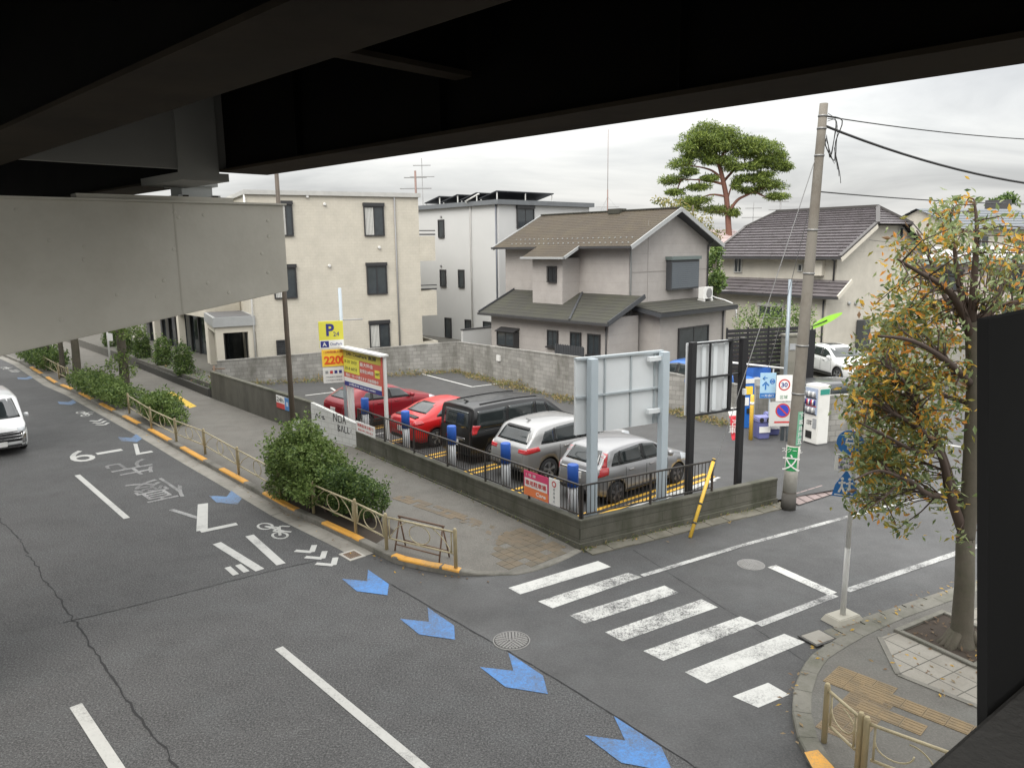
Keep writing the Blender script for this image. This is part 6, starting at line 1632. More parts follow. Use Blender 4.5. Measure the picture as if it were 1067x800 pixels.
# ------------------------------------------------------------------ guard rails
M_brass = mat('khaki rail paint', (.44, .38, .24), .5, var=.15, sc=4, dirt=(.2, .16, .09), dirt_amt=.4)
M_brass2 = mat('tan rail post', (.36, .30, .175), .55, var=.2, sc=4)
def guard_panel(e, x0, x1, H_=.78, z0=.0, kind=0):
    mb = MB(); mb.tube([(x0, 0, H_), (x1, 0, H_)], .023, 10); mb.build('top_rail', M_brass, e)
    mb = MB(); mb.tube([(x0+.03, 0, .30), (x1-.03, 0, .30)], .02, 8); mb.build('bottom_rail', M_brass, e)
    w_ = x1-x0; xm_ = (x0+x1)/2; zm = (H_+.3)/2; r_ = (H_-.3)/2-.03
    mb = MB()
    if kind == 0:
        mb.tube([(xm_+r_*1.35*cos(a), 0, zm+r_*sin(a)) for a in [2*pi*k/20 for k in range(21)]], .011, 6, cap=False)
        for s_ in (-1, 1): mb.tube(smooth3([(xm_+s_*(w_/2-.07), 0, .31), (xm_+s_*w_*.36, 0, .56), (xm_+s_*w_*.2, 0, H_-.02)]), .011, 6)
    else:
        mb.tube([(x0+.07+.22*(1-cos(a)), 0, H_-.22-.16*sin(a)) for a in [pi*k/10 for k in range(11)]], .011, 6)
        mb.tube([(xm_+.34*cos(a), 0, .3+.4*sin(a)) for a in [pi*(.0+.5*k/8) for k in range(9)]], .011, 6)
    mb.build('ring_infill', M_brass, e)
    for x in (x0+.06, x1-.06): mb = MB(); mb.tube([(x, 0, .30), (x, 0, H_)], .016, 6); mb.build('end_bar', M_brass, e)
def guard_rail(label, pts, z0=.13, grp='khaki guard rails along the kerbs', H_=.78, kind=0):
    o = pts[0]; e = thing('guard_rail', label, 'guard rail', (o.x, o.y, z0), 0, grp)
    for k, p in enumerate(pts):
        mb = MB(); mb.lathe([(.04, 0), (.04, H_+.05), (.028, H_+.09)], 10, c=p-o); mb.build('post', M_brass2, e)
        if k < len(pts)-1:
            d = pts[k+1]-p; a = atan2(d.y, d.x); t_ = MB()
            n0 = len(e.children); guard_panel(e, .04, d.length-.04, H_, 0, kind)
            for ch in list(bpy.data.objects):
                if ch.parent is e and ch.name.split('.')[0] in ('top_rail', 'bottom_rail', 'ring_infill', 'end_bar') and 'placed' not in ch:
                    ch.location = p-o; ch.rotation_euler = (0, 0, a); ch['placed'] = 1
    for ch in bpy.data.objects:
        if ch.parent is e and 'placed' in ch: del ch['placed']
    return e
gp = [G(x, y, .13) for x, y in ((120, 437.5), (138, 447), (158, 456.5), (184, 462.5), (214, 473.5), (249, 494.5))]
gp = [poly_at(KP, poly_hit(KP, px))+(lambda p: Vector((0, 0, 0)))(0) for px in ()] or gp
def rail_line(pxa, pya, pxb, pyb, n_): a, b = G(pxa, pya, .13), G(pxb, pyb, .13); return [a.lerp(b, k/n_) for k in range(n_+1)]
guard_rail('khaki guard rail beside the shrubs in front of the dark wall', [G(x, y, .13) for x, y in ((135, 431), (158, 447), (184, 460.5), (214, 473), (249, 494.5), (292, 520))])
guard_rail('khaki guard rail at the far end under the pier cap', [G(x, y, .13) for x, y in ((32, 375), (47, 386), (62, 395), (72, 400))])
guard_rail('khaki guard rail wrapping round the footway nose by the crosswalk', [G(x, y, .13) for x, y in ((327, 535), (371, 556), (403, 573), (475, 591))])
gr = guard_rail('near khaki guard rail on the right corner pavement', [G(858.5, 772.5, PZ), G(893, 806, PZ)], PZ, kind=1)
a = G(899, 811, PZ); guard_rail('khaki guard rail panel cut off by the bottom edge of view', [a, a+(G(990, 848, PZ)-a)*1.0], PZ, kind=1)
# brown folding barrier behind the nose rail
q0, q1 = G(417, 571, .13), G(463, 583, .13)
e = thing('folding_barrier', 'rusty brown folding barrier standing behind the nose guard rail', 'barrier', q0, atan2((q1-q0).y, (q1-q0).x)); w_ = (q1-q0).length
M_rb2 = mat('rusty brown frame', (.15, .09, .06), .7, var=.3, sc=6)
for y, nm in ((0, -.18), (0, .18)):
    mb = MB(); mb.tube([(0, nm, 0), (.02, 0, .75)], .018, 6); mb.build('leg', M_rb2, e)
    mb = MB(); mb.tube([(w_, nm, 0), (w_-.02, 0, .75)], .018, 6); mb.build('leg', M_rb2, e)
    mb = MB(); mb.tube([(0, nm*.8, .15), (w_, nm*.8, .15)], .016, 6); mb.build('cross_bar', M_rb2, e)
mb = MB(); mb.tube([(-.02, 0, .76), (w_+.02, 0, .76)], .022, 8); mb.build('top_bar', M_rb2, e)
# ------------------------------------------------------------------ cars
M_tyre = mat('tyre rubber', (.016, .016, .017), .85, var=.2)
M_rim = mat('alloy rim', (.42, .43, .44), .35, metal=.8, var=.1); M_rimd = mat('dark alloy rim', (.16, .16, .17), .35, metal=.7, var=.15)
M_cglass = glass('car glass', (.022, .027, .028), .04)
M_trim = mat('black plastic trim', (.018, .018, .019), .55, var=.15)
M_arch = mat('wheel arch liner', (.008, .008, .008), .9)
M_tail = mat('tail lamp red', (.45, .015, .02), .2, coat=1, var=.15, sc=14); M_head = mat('head lamp lens', (.5, .53, .55), .12, coat=1, var=.3, sc=14)
M_plate = mat('number plate', (.62, .62, .6), .5, var=.05); M_chrome = mat('chrome', (.6, .6, .6), .15, metal=1, var=.05)
M_seam = mat('panel gap', (.012, .012, .012), .7)
def lerp_prof(P, x):
    if x <= P[0][0]: return P[0][1]
    for (a, u), (b, v) in zip(P, P[1:]):
        if x <= b:
            f = (x-a)/(b-a) if b > a else 1
            return u+(v-u)*f
    return P[-1][1]
def smooth_chain(P, n=3):
    """Catmull-Rom through 2-D points"""
    out = []
    for k in range(len(P)-1):
        p0, p1, p2, p3 = P[max(k-1, 0)], P[k], P[k+1], P[min(k+2, len(P)-1)]
        for j in range(n):
            t = j/n
            out.append(tuple(.5*((2*p1[i])+(-p0[i]+p2[i])*t+(2*p0[i]-5*p1[i]+4*p2[i]-p3[i])*t*t+(-p0[i]+3*p1[i]-3*p2[i]+p3[i])*t**3) for i in (0, 1)))
    out.append(tuple(P[-1])); return out
class Car:
    def __init__(c, name, label, loc, rz, spec, colour, kind='car', group=None):
        c.s = spec; c.e = thing(name, label, kind, loc, rz, group); c.col = colour
        L, Wd = spec['L'], spec['W']; top = smooth_chain(spec['top'], 4)
        belt = spec['belt']; zb = spec.get('zb', .2)
        st = []
        for (x0, z0), (x1, z1) in zip(top, top[1:]):
            d = math.hypot(x1-x0, z1-z0); n = max(1, int(d/.09))
            for j in range(n): st.append((x0+(x1-x0)*j/n, z0+(z1-z0)*j/n))
        st.append(top[-1]); c.top = top
        wr = spec.get('wr', .78); plan = spec['plan']
        mb = MB(); rings = []; lx = -9
        for x, zt in st:
            if x <= lx+.003: x = lx+.003
            lx = x
            w = Wd/2*lerp_prof(plan, x/L); be = min(lerp_prof(belt, x), zt-.03)
            zs = zb+spec.get('lift', .10)*max(0, 1-min(x, L-x)/.35)
            h = max(.02, zt-be); g = max(0, min(1, (h-.05)/.25)); wr_ = wr*g+.93*(1-g)
            zsh = be-min(.2, (be-zs)*.35)
            half = [(0, zs), (w*.80, zs), (w*.955, zs+.05), (w*.985, zs+(zsh-zs)*.45), (w, zsh), (w*.985, be-.03), (w*.955, be+.005),
                    (w*(wr_+.55*(.955-wr_)), be+h*.42), (w*(wr_+.02), zt-max(.03, h*spec.get('rf', .15))), (w*(wr_-.06), zt-.028*g-.012), (w*wr_*.62, zt-.004), (0, zt)]
            ring = [(y, z) for y, z in half]+[(-y, z) for y, z in half[-2:0:-1]]
            rings.append([Vector((x-L/2, y, z)) for y, z in ring])
        n = len(rings[0])
        for r_ in rings: mb.v += r_
        for k in range(len(rings)-1):
            for j in range(n):
                a, b = k*n+j, k*n+(j+1) % n; mb.f.append([a, b, b+n, a+n]); mb.m.append(0); mb.sm.append(True)
        mb.f.append(list(range(n-1, -1, -1))); mb.m.append(0); mb.sm.append(True)
        mb.f.append([(len(rings)-1)*n+j for j in range(n)]); mb.m.append(0); mb.sm.append(True)
        c.body = mb.build('body', [colour, M_arch], c.e)
        c.bvh = BVHTree.FromPolygons([v.co[:] for v in c.body.data.vertices], [list(p.vertices) for p in c.body.data.polygons])
        # cut the wheel arches
        cut = MB(); r = spec['wheel_r']
        for x in spec['axles']:
            for s_ in (-1, 1): cut.lathe([(r*1.16, -.26), (r*1.16, .2)], 28, c=(x-L/2, s_*(Wd/2-.02), r), axis='Y', m=0)
        co = cut.build('cutter', M_arch)
        co.location = c.e.location; co.rotation_euler = c.e.rotation_euler
        bpy.context.view_layer.update()
        md = c.body.modifiers.new('arch', 'BOOLEAN'); md.operation = 'DIFFERENCE'; md.object = co; md.solver = 'EXACT'
        try: md.material_mode = 'TRANSFER'
        except Exception: pass
        me = bpy.data.meshes.new_from_object(c.body.evaluated_get(bpy.context.evaluated_depsgraph_get()))
        c.body.modifiers.clear(); old = c.body.data; c.body.data = me; me.name = 'body'; bpy.data.objects.remove(co)
        # wheels
        for x in spec['axles']:
            for s_ in (-1, 1):
                mbw = MB(); wd = .2
                mbw.lathe([(r*.66, -wd/2), (r*.93, -wd/2), (r, -wd/2+.03), (r, wd/2-.03), (r*.93, wd/2), (r*.66, wd/2)], 28, axis='Y')
                wo_ = mbw.build('wheel', M_tyre, c.e); wo_.location = (x-L/2, s_*(Wd/2-.125), r)
                mr = MB(); yo = s_*wd/2
                mr.lathe([(r*.67, yo-s_*.01), (r*.67, yo+s_*.006), (r*.62, yo-s_*.02)], 28, axis='Y')
                ns = spec.get('spokes', 5)
                for k in range(ns):
                    a = 2*pi*k/ns+.3
                    for da in ((-.12, .12) if ns <= 5 else (0,)):
                        mr.bar((r*.12*cos(a), yo-s_*.005, r*.12*sin(a)), (r*.64*cos(a+da), yo-s_*.005, r*.64*sin(a+da)), .03, .045)
                mr.lathe([(r*.15, yo-s_*.02), (r*.15, yo+s_*.004), (r*.08, yo+s_*.008)], 14, axis='Y')
                mr.build('rim', spec.get('rim', M_rim), wo_)
                mk = MB(); mk.lathe([(r*.66, yo-s_*.05), (r*.66, yo-s_*.03)], 20, axis='Y'); mk.build('brake_disc', M_arch, wo_)
    def X(c, x): return x-c.s['L']/2
    def cast(c, p, d):
        h = c.bvh.ray_cast(Vector(p), Vector(d)); return h[0]
    def patch(c, quad, side, m, name, off_=.006, n=10, k=5, th=.02, parent=None):
        """pane laid on the body: quad in (x,z) for side 'L'/'R', in (y,z) for 'F'/'B', in (x,y) for 'T'"""
        g = {}; mb = MB()
        (x0, z0), (x1, z1), (x2, z2), (x3, z3) = quad
        for i in range(n+1):
            for j in range(k+1):
                u, v = i/n, j/k
                a = (x0*(1-u)+x1*u)*(1-v)+(x3*(1-u)+x2*u)*v; b = (z0*(1-u)+z1*u)*(1-v)+(z3*(1-u)+z2*u)*v
                if side in 'LR':
                    s_ = 1 if side == 'L' else -1; d = Vector((0, -s_, 0)); h = c.cast((c.X(a), s_*3, b), d)
                elif side == 'F': d = Vector((-1, 0, 0)); h = c.cast((5, a, b), d)
                elif side == 'B': d = Vector((1, 0, 0)); h = c.cast((-5, a, b), d)
                else: d = Vector((0, 0, -1)); h = c.cast((c.X(a), b, 5), d)
                if h is not None: g[i, j] = (Vector(h)-d*off_, d)
        idx = {}
        def vid(i, j, bk):
            key = (i, j, bk)
            if key not in idx: p, d = g[i, j]; idx[key] = len(mb.v); mb.v.append(p+d*th if bk else p)
            return idx[key]
        cells = [(i, j) for i in range(n) for j in range(k) if all(q in g for q in ((i, j), (i+1, j), (i+1, j+1), (i, j+1)))]
        cs = set(cells)
        for i, j in cells:
            mb.f.append([vid(i, j, 0), vid(i+1, j, 0), vid(i+1, j+1, 0), vid(i, j+1, 0)]); mb.m.append(0); mb.sm.append(True)
            for (di, dj), (p, q) in (((0, -1), ((i, j), (i+1, j))), ((1, 0), ((i+1, j), (i+1, j+1))), ((0, 1), ((i+1, j+1), (i, j+1))), ((-1, 0), ((i, j+1), (i, j)))):
                if (i+di, j+dj) not in cs:
                    mb.f.append([vid(*q, 0), vid(*p, 0), vid(*p, 1), vid(*q, 1)]); mb.m.append(0); mb.sm.append(False)
        if not mb.f: return None
        return mb.build(name, m, parent or c.e)
    def both(c, quad, m, name, **k): return [c.patch(quad, s_, m, name, **k) for s_ in 'LR']
    def seams(c, xs, z0, z1):
        for x in xs:
            for s_ in 'LR': c.patch([(x-.008, z0), (x+.008, z0), (x+.008+.02, z1), (x-.008+.02, z1)], s_, M_seam, 'door_gap', .002, 1, 8)
    def handles(c, xs, z, m=None):
        for x in xs:
            for s_ in 'LR': c.patch([(x, z), (x+.2, z), (x+.2, z+.035), (x, z+.035)], s_, m or c.col, 'door_handle', .03, 3, 1, .05)
    def mirror(c, x, z, y=None):
        Wd = c.s['W']
        for s_ in (-1, 1):
            mb = MB(); mb.lathe([(.03, -.09), (.075, -.06), (.085, .0), (.075, .07), (.03, .09)], 12, c=(c.X(x), s_*(Wd/2+.09), z), axis='Y'); mb.bar((c.X(x), s_*(Wd/2-.05), z-.05), (c.X(x), s_*(Wd/2+.03), z-.02), .05, .04)
            mb.build('wing_mirror', c.col, c.e)
    def plate(c, end, z, y=0):
        x = c.s['L']/2+.01
        mb = MB(); 
        h = c.cast(((-5 if end == 'B' else 5), y, z), ((1 if end == 'B' else -1), 0, 0))
        xx = h.x if h is not None else (-x if end == 'B' else x)
        mb.bb(xx-.02, xx+.02, y-.165, y+.165, z-.083, z+.083); return mb.build('number_plate', M_plate, c.e)
    def sill(c, z1=.36):
        L = c.s['L']; a0, a1 = c.s['axles']; r = c.s['wheel_r']
        c.both([(a0+r*1.25, c.s.get('zb', .2)+.06), (a1-r*1.25, c.s.get('zb', .2)+.06), (a1-r*1.25, z1-.02), (a0+r*1.25, z1-.02)], M_trim, 'side_skirt', n=8, k=2)
    def antenna(c, x, m=None):
        h = c.cast((c.X(x), 0, 5), (0, 0, -1)); mb = MB(); mb.bar(h+Vector((.1, 0, 0)), h+Vector((-.06, 0, .07)), .05, .04); mb.build('roof_antenna', m or c.col, c.e)
PLAN = [(0, .80), (.03, .9), (.09, .965), (.2, 1), (.78, 1), (.9, .965), (.96, .9), (1, .74)]
PLANB = [(0, .94), (.008, .975), (.03, .992), (.1, 1), (.82, 1), (.92, .97), (.97, .9), (1, .76)]
HATCH = dict(L=3.95, W=1.695, axles=(.68, 3.21), wheel_r=.305, plan=PLAN, rf=.12, wr=.81, zb=.2, lift=.12,
    top=[(0, .62), (.03, .80), (.10, .98), (.22, 1.12), (.42, 1.38), (.62, 1.48), (1.1, 1.525), (1.7, 1.53), (2.15, 1.47), (2.75, 1.2), (3.1, 1.03), (3.45, .93), (3.75, .8), (3.9, .66), (3.95, .52)],
    belt=[(0, .95), (1, .98), (2.4, .93), (3.1, .88), (3.95, .6)])
WAGON = dict(L=4.65, W=1.80, axles=(.88, 3.55), wheel_r=.34, plan=PLAN, rf=.12, wr=.82, zb=.24, lift=.16, spokes=5,
    top=[(0, .7), (.03, .9), (.10, 1.06), (.24, 1.2), (.46, 1.5), (.7, 1.62), (1.3, 1.67), (2.1, 1.67), (2.6, 1.58), (3.2, 1.28), (3.55, 1.12), (4.0, 1.03), (4.4, .92), (4.58, .78), (4.65, .6)],
    belt=[(0, 1.05), (1, 1.08), (2.6, 1.04), (3.5, 1.0), (4.65, .7)])
VAN = dict(L=4.70, W=1.73, axles=(.86, 3.71), wheel_r=.31, plan=PLANB, wr=.92, zb=.2, lift=.1, spokes=8,
    rf=.075, top=[(0, .6), (.02, .98), (.05, 1.3), (.09, 1.6), (.14, 1.77), (.26, 1.835), (.9, 1.86), (2.0, 1.86), (2.9, 1.8), (3.2, 1.7), (3.6, 1.42), (3.95, 1.18), (4.3, 1.06), (4.55, .94), (4.66, .78), (4.70, .55)],
    belt=[(0, 1.05), (2, 1.05), (3.3, 1.02), (3.9, 1.0), (4.7, .7)])
SEDAN = dict(L=4.5, W=1.78, axles=(.9, 3.55), wheel_r=.32, plan=PLAN, wr=.74, zb=.19, lift=.14,
    top=[(0, .72), (.04, .92), (.14, 1.03), (.42, 1.09), (.65, 1.16), (1.1, 1.36), (1.5, 1.45), (2.0, 1.47), (2.4, 1.42), (2.95, 1.16), (3.3, 1.0), (3.8, .92), (4.25, .8), (4.43, .68), (4.5, .52)],
    belt=[(0, .9), (1, .98), (2.5, .93), (3.3, .89), (4.5, .6)])
def hatch_windows(c, side, rear, front, tint=M_cglass):
    for q in side: c.both(q, tint, 'side_window', n=8, k=5)
    for a, b in zip(side, side[1:]): c.both([a[1], b[0], b[3], a[2]], M_trim, 'window_pillar', off_=.004, n=2, k=5)
    a, b = side[0], side[-1]
    c.both([(a[0][0], a[0][1]-.03), (b[1][0]+.03, b[1][1]-.03), b[1], a[0]], M_trim, 'window_sill', off_=.005, n=14, k=1)
    c.patch(rear, 'B', tint, 'rear_window', n=10, k=6); c.patch(front, 'F', tint, 'windscreen', n=12, k=7)
# --- the five in the car park, rear bumpers towards the main road
CARA = 40.0; cd = VD(CARA); cl_ = VD(CARA+90)
def by_wheel(px, py, z, spec, side=-1, ax=0):
    """car origin from where its near rear tyre meets the ground in the photograph"""
    p = G(px, py, z); s_ = spec; return Vector((*(p-cd*(s_['axles'][ax]-s_['L']/2)-cl_*side*(s_['W']/2-.08))[:2], z))
M_silver = paint('silver paint', (.30, .30, .305), .65); M_silver2 = paint('warm silver paint', (.34, .34, .335), .6); M_blackp = paint('black car paint', (.003, .0033, .0036), 0, .35)
M_redp = paint('bright red paint', (.50, .008, .010), .1, .4); M_marp = paint('crimson paint', (.22, .004, .012), .25, .45); M_whitep = paint('white car paint', (.70, .71, .71), .1); M_bluep = paint('blue car paint', (.03, .13, .42), .3)
h0 = by_wheel(641, 524, LW, HATCH)
c = Car('parked_car', 'silver hatchback parked nearest the corner behind the pale billboard', h0, R(CARA), dict(HATCH, rim=M_rimd), M_silver, 'car', 'cars parked in the car park')
hatch_windows(c, [[(.52, 1.06), (.80, 1.04), (.80, 1.36), (.68, 1.33)], [(.86, 1.03), (1.72, .99), (1.66, 1.43), (.87, 1.38)], [(1.80, .985), (2.62, .97), (2.2, 1.37), (1.76, 1.43)], [(2.70, .975), (3.0, .975), (2.80, 1.08), (2.45, 1.25)]],
    [(-.60, 1.08), (.60, 1.08), (.50, 1.40), (-.50, 1.40)], [(-.68, 1.06), (.68, 1.06), (.56, 1.44), (-.56, 1.44)])
c.both([(.05, .80), (.36, .84), (.42, 1.02), (.16, 1.04)], M_tail, 'tail_light', off_=.012)
c.both([(.2, 1.04), (.36, 1.02), (.46, 1.36), (.36, 1.38)], M_tail, 'pillar_light', off_=.010, n=3, k=8)
c.both([(3.35, .68), (3.85, .62), (3.80, .76), (3.38, .88)], M_head, 'headlight'); c.patch([(-.55, .42), (.55, .42), (.6, .62), (-.6, .62)], 'F', M_trim, 'grille'); c.patch([(-.6, .3), (.6, .3), (.6, .42), (-.6, .42)], 'B', M_trim, 'bumper_trim'); c.patch([(-.66, .86), (.66, .86), (.64, .905), (-.64, .905)], 'B', M_chrome, 'tailgate_bar', off_=.015, n=12, k=2)
c.plate('B', .76); c.seams((1.0, 1.83, 2.72), .42, .93); c.handles((1.12, 1.95), .83); c.mirror(2.72, 1.02); c.sill(); c.antenna(.7)
step = None
mv = by_wheel(513, 480, LW, VAN)
lat_ = lambda v: v.dot(cl_)
gapv = (lat_(mv)-lat_(h0))
def slot(f, spec, rear):               # car centre for a lateral slot, rear bumper at distance `rear` along cd
    base = h0+cl_*(gapv*f-0); b = base.dot(cd); return Vector((*(base+cd*(rear+spec['L']/2-b))[:2], LW))
rearh = h0.dot(cd)-HATCH['L']/2; rearv = mv.dot(cd)-VAN['L']/2
wg = slot(.5, WAGON, rearh*.5+rearv*.5-.15)
c = Car('parked_car', 'pale silver sport wagon parked between the black minivan and the silver hatchback', wg, R(CARA), WAGON, M_silver2, 'car', 'cars parked in the car park')
hatch_windows(c, [[(.62, 1.16), (1.10, 1.13), (1.10, 1.50), (.80, 1.46)], [(1.18, 1.12), (2.05, 1.09), (2.0, 1.56), (1.19, 1.53)], [(2.13, 1.09), (3.02, 1.07), (2.62, 1.46), (2.09, 1.56)]],
    [(-.66, 1.16), (.66, 1.16), (.55, 1.50), (-.55, 1.50)], [(-.72, 1.15), (.72, 1.15), (.6, 1.57), (-.6, 1.57)])
c.both([(.04, .90), (.55, .96), (.50, 1.08), (.08, 1.06)], M_tail, 'tail_light', off_=.012); c.patch([(-.82, .92), (-.48, .92), (-.48, 1.02), (-.80, 1.03)], 'B', M_tail, 'tail_light', off_=.012); c.patch([(.82, .92), (.48, .92), (.48, 1.02), (.80, 1.03)], 'B', M_tail, 'tail_light', off_=.012)
c.patch([(-.5, 1.52), (.5, 1.52), (.46, 1.56), (-.46, 1.56)], 'B', M_trim, 'spoiler', off_=.05, th=.06); c.patch([(-.7, .34), (.7, .34), (.7, .5), (-.7, .5)], 'B', M_trim, 'bumper_trim')
c.both([(4.0, .78), (4.5, .72), (4.45, .86), (4.05, .96)], M_head, 'headlight'); c.patch([(-.55, .5), (.55, .5), (.6, .72), (-.6, .72)], 'F', M_trim, 'grille')
c.plate('B', .82); c.seams((1.28, 2.16, 3.1), .45, 1.04); c.handles((1.45, 2.28), .95); c.mirror(3.05, 1.12); c.sill(.42); c.antenna(.85)
mb = MB(); hq = c.cast((-5, 0, 1.16), (1, 0, 0)); mb.bar(hq+Vector((-.01, 0, -.02)), hq+Vector((.09, .42, .06)), .02, .02); mb.build('wiper', M_trim, c.e)
c = Car('parked_car', 'black minivan with tinted windows parked in the middle of the car park row', mv, R(CARA), VAN, M_blackp, 'minivan', 'cars parked in the car park')
hatch_windows(c, [[(.26, 1.12), (1.42, 1.08), (1.42, 1.69), (.30, 1.69)], [(1.54, 1.07), (2.62, 1.04), (2.60, 1.69), (1.54, 1.70)], [(2.72, 1.04), (3.30, 1.03), (3.04, 1.62), (2.70, 1.68)], [(3.38, 1.03), (3.84, 1.03), (3.5, 1.34), (3.16, 1.58)]],
    [(-.66, 1.14), (.66, 1.14), (.6, 1.66), (-.6, 1.66)], [(-.72, 1.2), (.72, 1.2), (.64, 1.68), (-.64, 1.68)])
c.both([(.04, .98), (.20, .98), (.40, 1.22), (.10, 1.26)], M_tail, 'tail_light', off_=.012, n=5, k=6); c.both([(.55, 1.03), (3.2, .99), (3.2, 1.015), (.55, 1.055)], M_trim, 'side_moulding', n=20, k=1, off_=.008)
c.patch([(2.0, -.1), (2.3, -.1), (2.3, .1), (2.0, .1)], 'T', M_trim, 'roof_marker', off_=.002)
c.patch([(.55, -.62), (2.9, -.62), (2.9, -.58), (.55, -.58)], 'T', M_trim, 'roof_rail', off_=.03, n=12, k=1, th=.04); c.patch([(.55, .62), (2.9, .62), (2.9, .58), (.55, .58)], 'T', M_trim, 'roof_rail', off_=.03, n=12, k=1, th=.04)
c.both([(4.2, .84), (4.6, .78), (4.55, .92), (4.2, 1.0)], M_head, 'headlight'); c.patch([(-.6, .45), (.6, .45), (.6, .8), (-.6, .8)], 'F', M_chrome, 'grille'); c.patch([(-.5, .74), (.5, .74), (.5, .82), (-.5, .82)], 'B', M_chrome, 'tailgate_bar')
c.plate('B', .64); c.seams((1.49, 2.68, 3.36), .4, 1.02); c.handles((2.35, 2.85), .93, M_chrome); c.mirror(3.5, 1.12); c.sill(.34); c.antenna(.45, M_trim)
mb = MB(); 
for k in range(1): pass
bs = slot(1.5, SEDAN, rearv-.35)
c = Car('parked_car', 'bright red saloon parked to the left of the black minivan', bs, R(CARA), SEDAN, M_redp, 'car', 'cars parked in the car park')
hatch_windows(c, [[(.95, 1.06), (1.75, 1.0), (1.72, 1.36), (1.35, 1.32)], [(1.83, 1.0), (2.75, .98), (2.4, 1.32), (1.8, 1.37)]], [(-.60, 1.14), (.60, 1.14), (.46, 1.40), (-.46, 1.40)], [(-.68, 1.06), (.68, 1.06), (.54, 1.39), (-.54, 1.39)])
c.both([(.05, .84), (.40, .88), (.36, .98), (.10, 1.0)], M_tail, 'tail_light', off_=.012); c.patch([(-.84, .85), (-.5, .85), (-.5, .94), (-.8, .96)], 'B', M_tail, 'tail_light', off_=.012); c.patch([(.84, .85), (.5, .85), (.5, .94), (.8, .96)], 'B', M_tail, 'tail_light', off_=.012)
c.patch([(-.6, .3), (.6, .3), (.6, .45), (-.6, .45)], 'B', M_trim, 'bumper_trim'); c.plate('B', .66); c.seams((1.0, 1.8, 2.85), .42, .92); c.handles((1.15, 1.95), .83); c.mirror(2.8, 1.0); c.sill()
c.both([(3.95, .7), (4.35, .64), (4.3, .78), (3.95, .86)], M_head, 'headlight'); c.patch([(-.55, .4), (.55, .4), (.6, .6), (-.6, .6)], 'F', M_trim, 'grille')
c.patch([(.2, -.62), (.36, -.62), (.36, .62), (.2, .62)], 'T', M_trim, 'boot_spoiler', off_=.03, th=.05)
CROSS = dict(L=4.4, W=1.80, axles=(.82, 3.45), wheel_r=.34, plan=PLAN, wr=.76, zb=.24, lift=.16,
    top=[(0, .72), (.03, .95), (.12, 1.1), (.3, 1.24), (.62, 1.44), (.95, 1.53), (1.6, 1.57), (2.1, 1.54), (2.5, 1.43), (3.0, 1.2), (3.3, 1.08), (3.8, 1.0), (4.15, .88), (4.33, .76), (4.4, .58)],
    belt=[(0, 1.06), (1, 1.06), (2.5, 1.02), (3.3, .97), (4.4, .66)])
f0 = G(440, 436.5, LW); ca2 = VD(CARA)
mp = Vector((*(f0-VD(CARA+2)*(CROSS['axles'][1]-CROSS['L']/2)+VD(CARA+92)*(CROSS['W']/2-.08))[:2], LW))
c = Car('parked_car', 'dark crimson crossover parked at the far left of the row behind the price board', mp, R(CARA+2), CROSS, M_marp, 'car', 'cars parked in the car park')
hatch_windows(c, [[(.75, 1.14), (1.15, 1.10), (1.20, 1.40), (1.0, 1.37)], [(1.22, 1.09), (1.95, 1.06), (1.92, 1.46), (1.26, 1.43)], [(2.03, 1.06), (2.9, 1.04), (2.5, 1.37), (2.0, 1.46)]], [(-.62, 1.2), (.62, 1.2), (.5, 1.44), (-.5, 1.44)], [(-.7, 1.12), (.7, 1.12), (.56, 1.46), (-.56, 1.46)])
c.both([(.05, .96), (.45, 1.02), (.4, 1.12), (.1, 1.12)], M_tail, 'tail_light', off_=.012); c.both([(3.8, .8), (4.25, .74), (4.2, .86), (3.85, .94)], M_head, 'headlight'); c.patch([(-.5, .45), (.5, .45), (.55, .7), (-.55, .7)], 'F', M_trim, 'grille'); c.patch([(-.7, .3), (.7, .3), (.7, .48), (-.7, .48)], 'B', M_trim, 'bumper_trim')
c.plate('B', .8); c.seams((1.2, 1.98, 2.95), .45, 1.0); c.handles((1.4, 2.15), .93); c.mirror(2.9, 1.1); c.sill(.42)
c.both([(.05, .28), (4.3, .28), (4.3, .38), (.05, .38)], M_trim, 'lower_cladding', n=30, k=2, off_=.003)
# orange double stripes between the bays, in line with the cars
for (px, py, a_, b_) in ((500, 489.5, -1.6, 2.6), (452, 475, -1.6, 2.6), (405, 461.5, -1.6, 2.6), (405, 443, -1.6, 2.6), (541, 511, -1.2, 2.8), (672, 517.5, -2.6, 2.9)):
    m_ = G(px, py, LW); a = m_+cd*a_; b = m_+cd*b_
    for s_ in (-.15, .15): line('bay_stripe', a+cl_*s_, b+cl_*s_, .13, M_yel, LW+.006)
for (px, py) in ((405, 450), (680, 521)): m_ = G(px, py, LW); line('bay_line', m_-cd*2, m_+cd*3, .1, M_lotline, LW+.005)
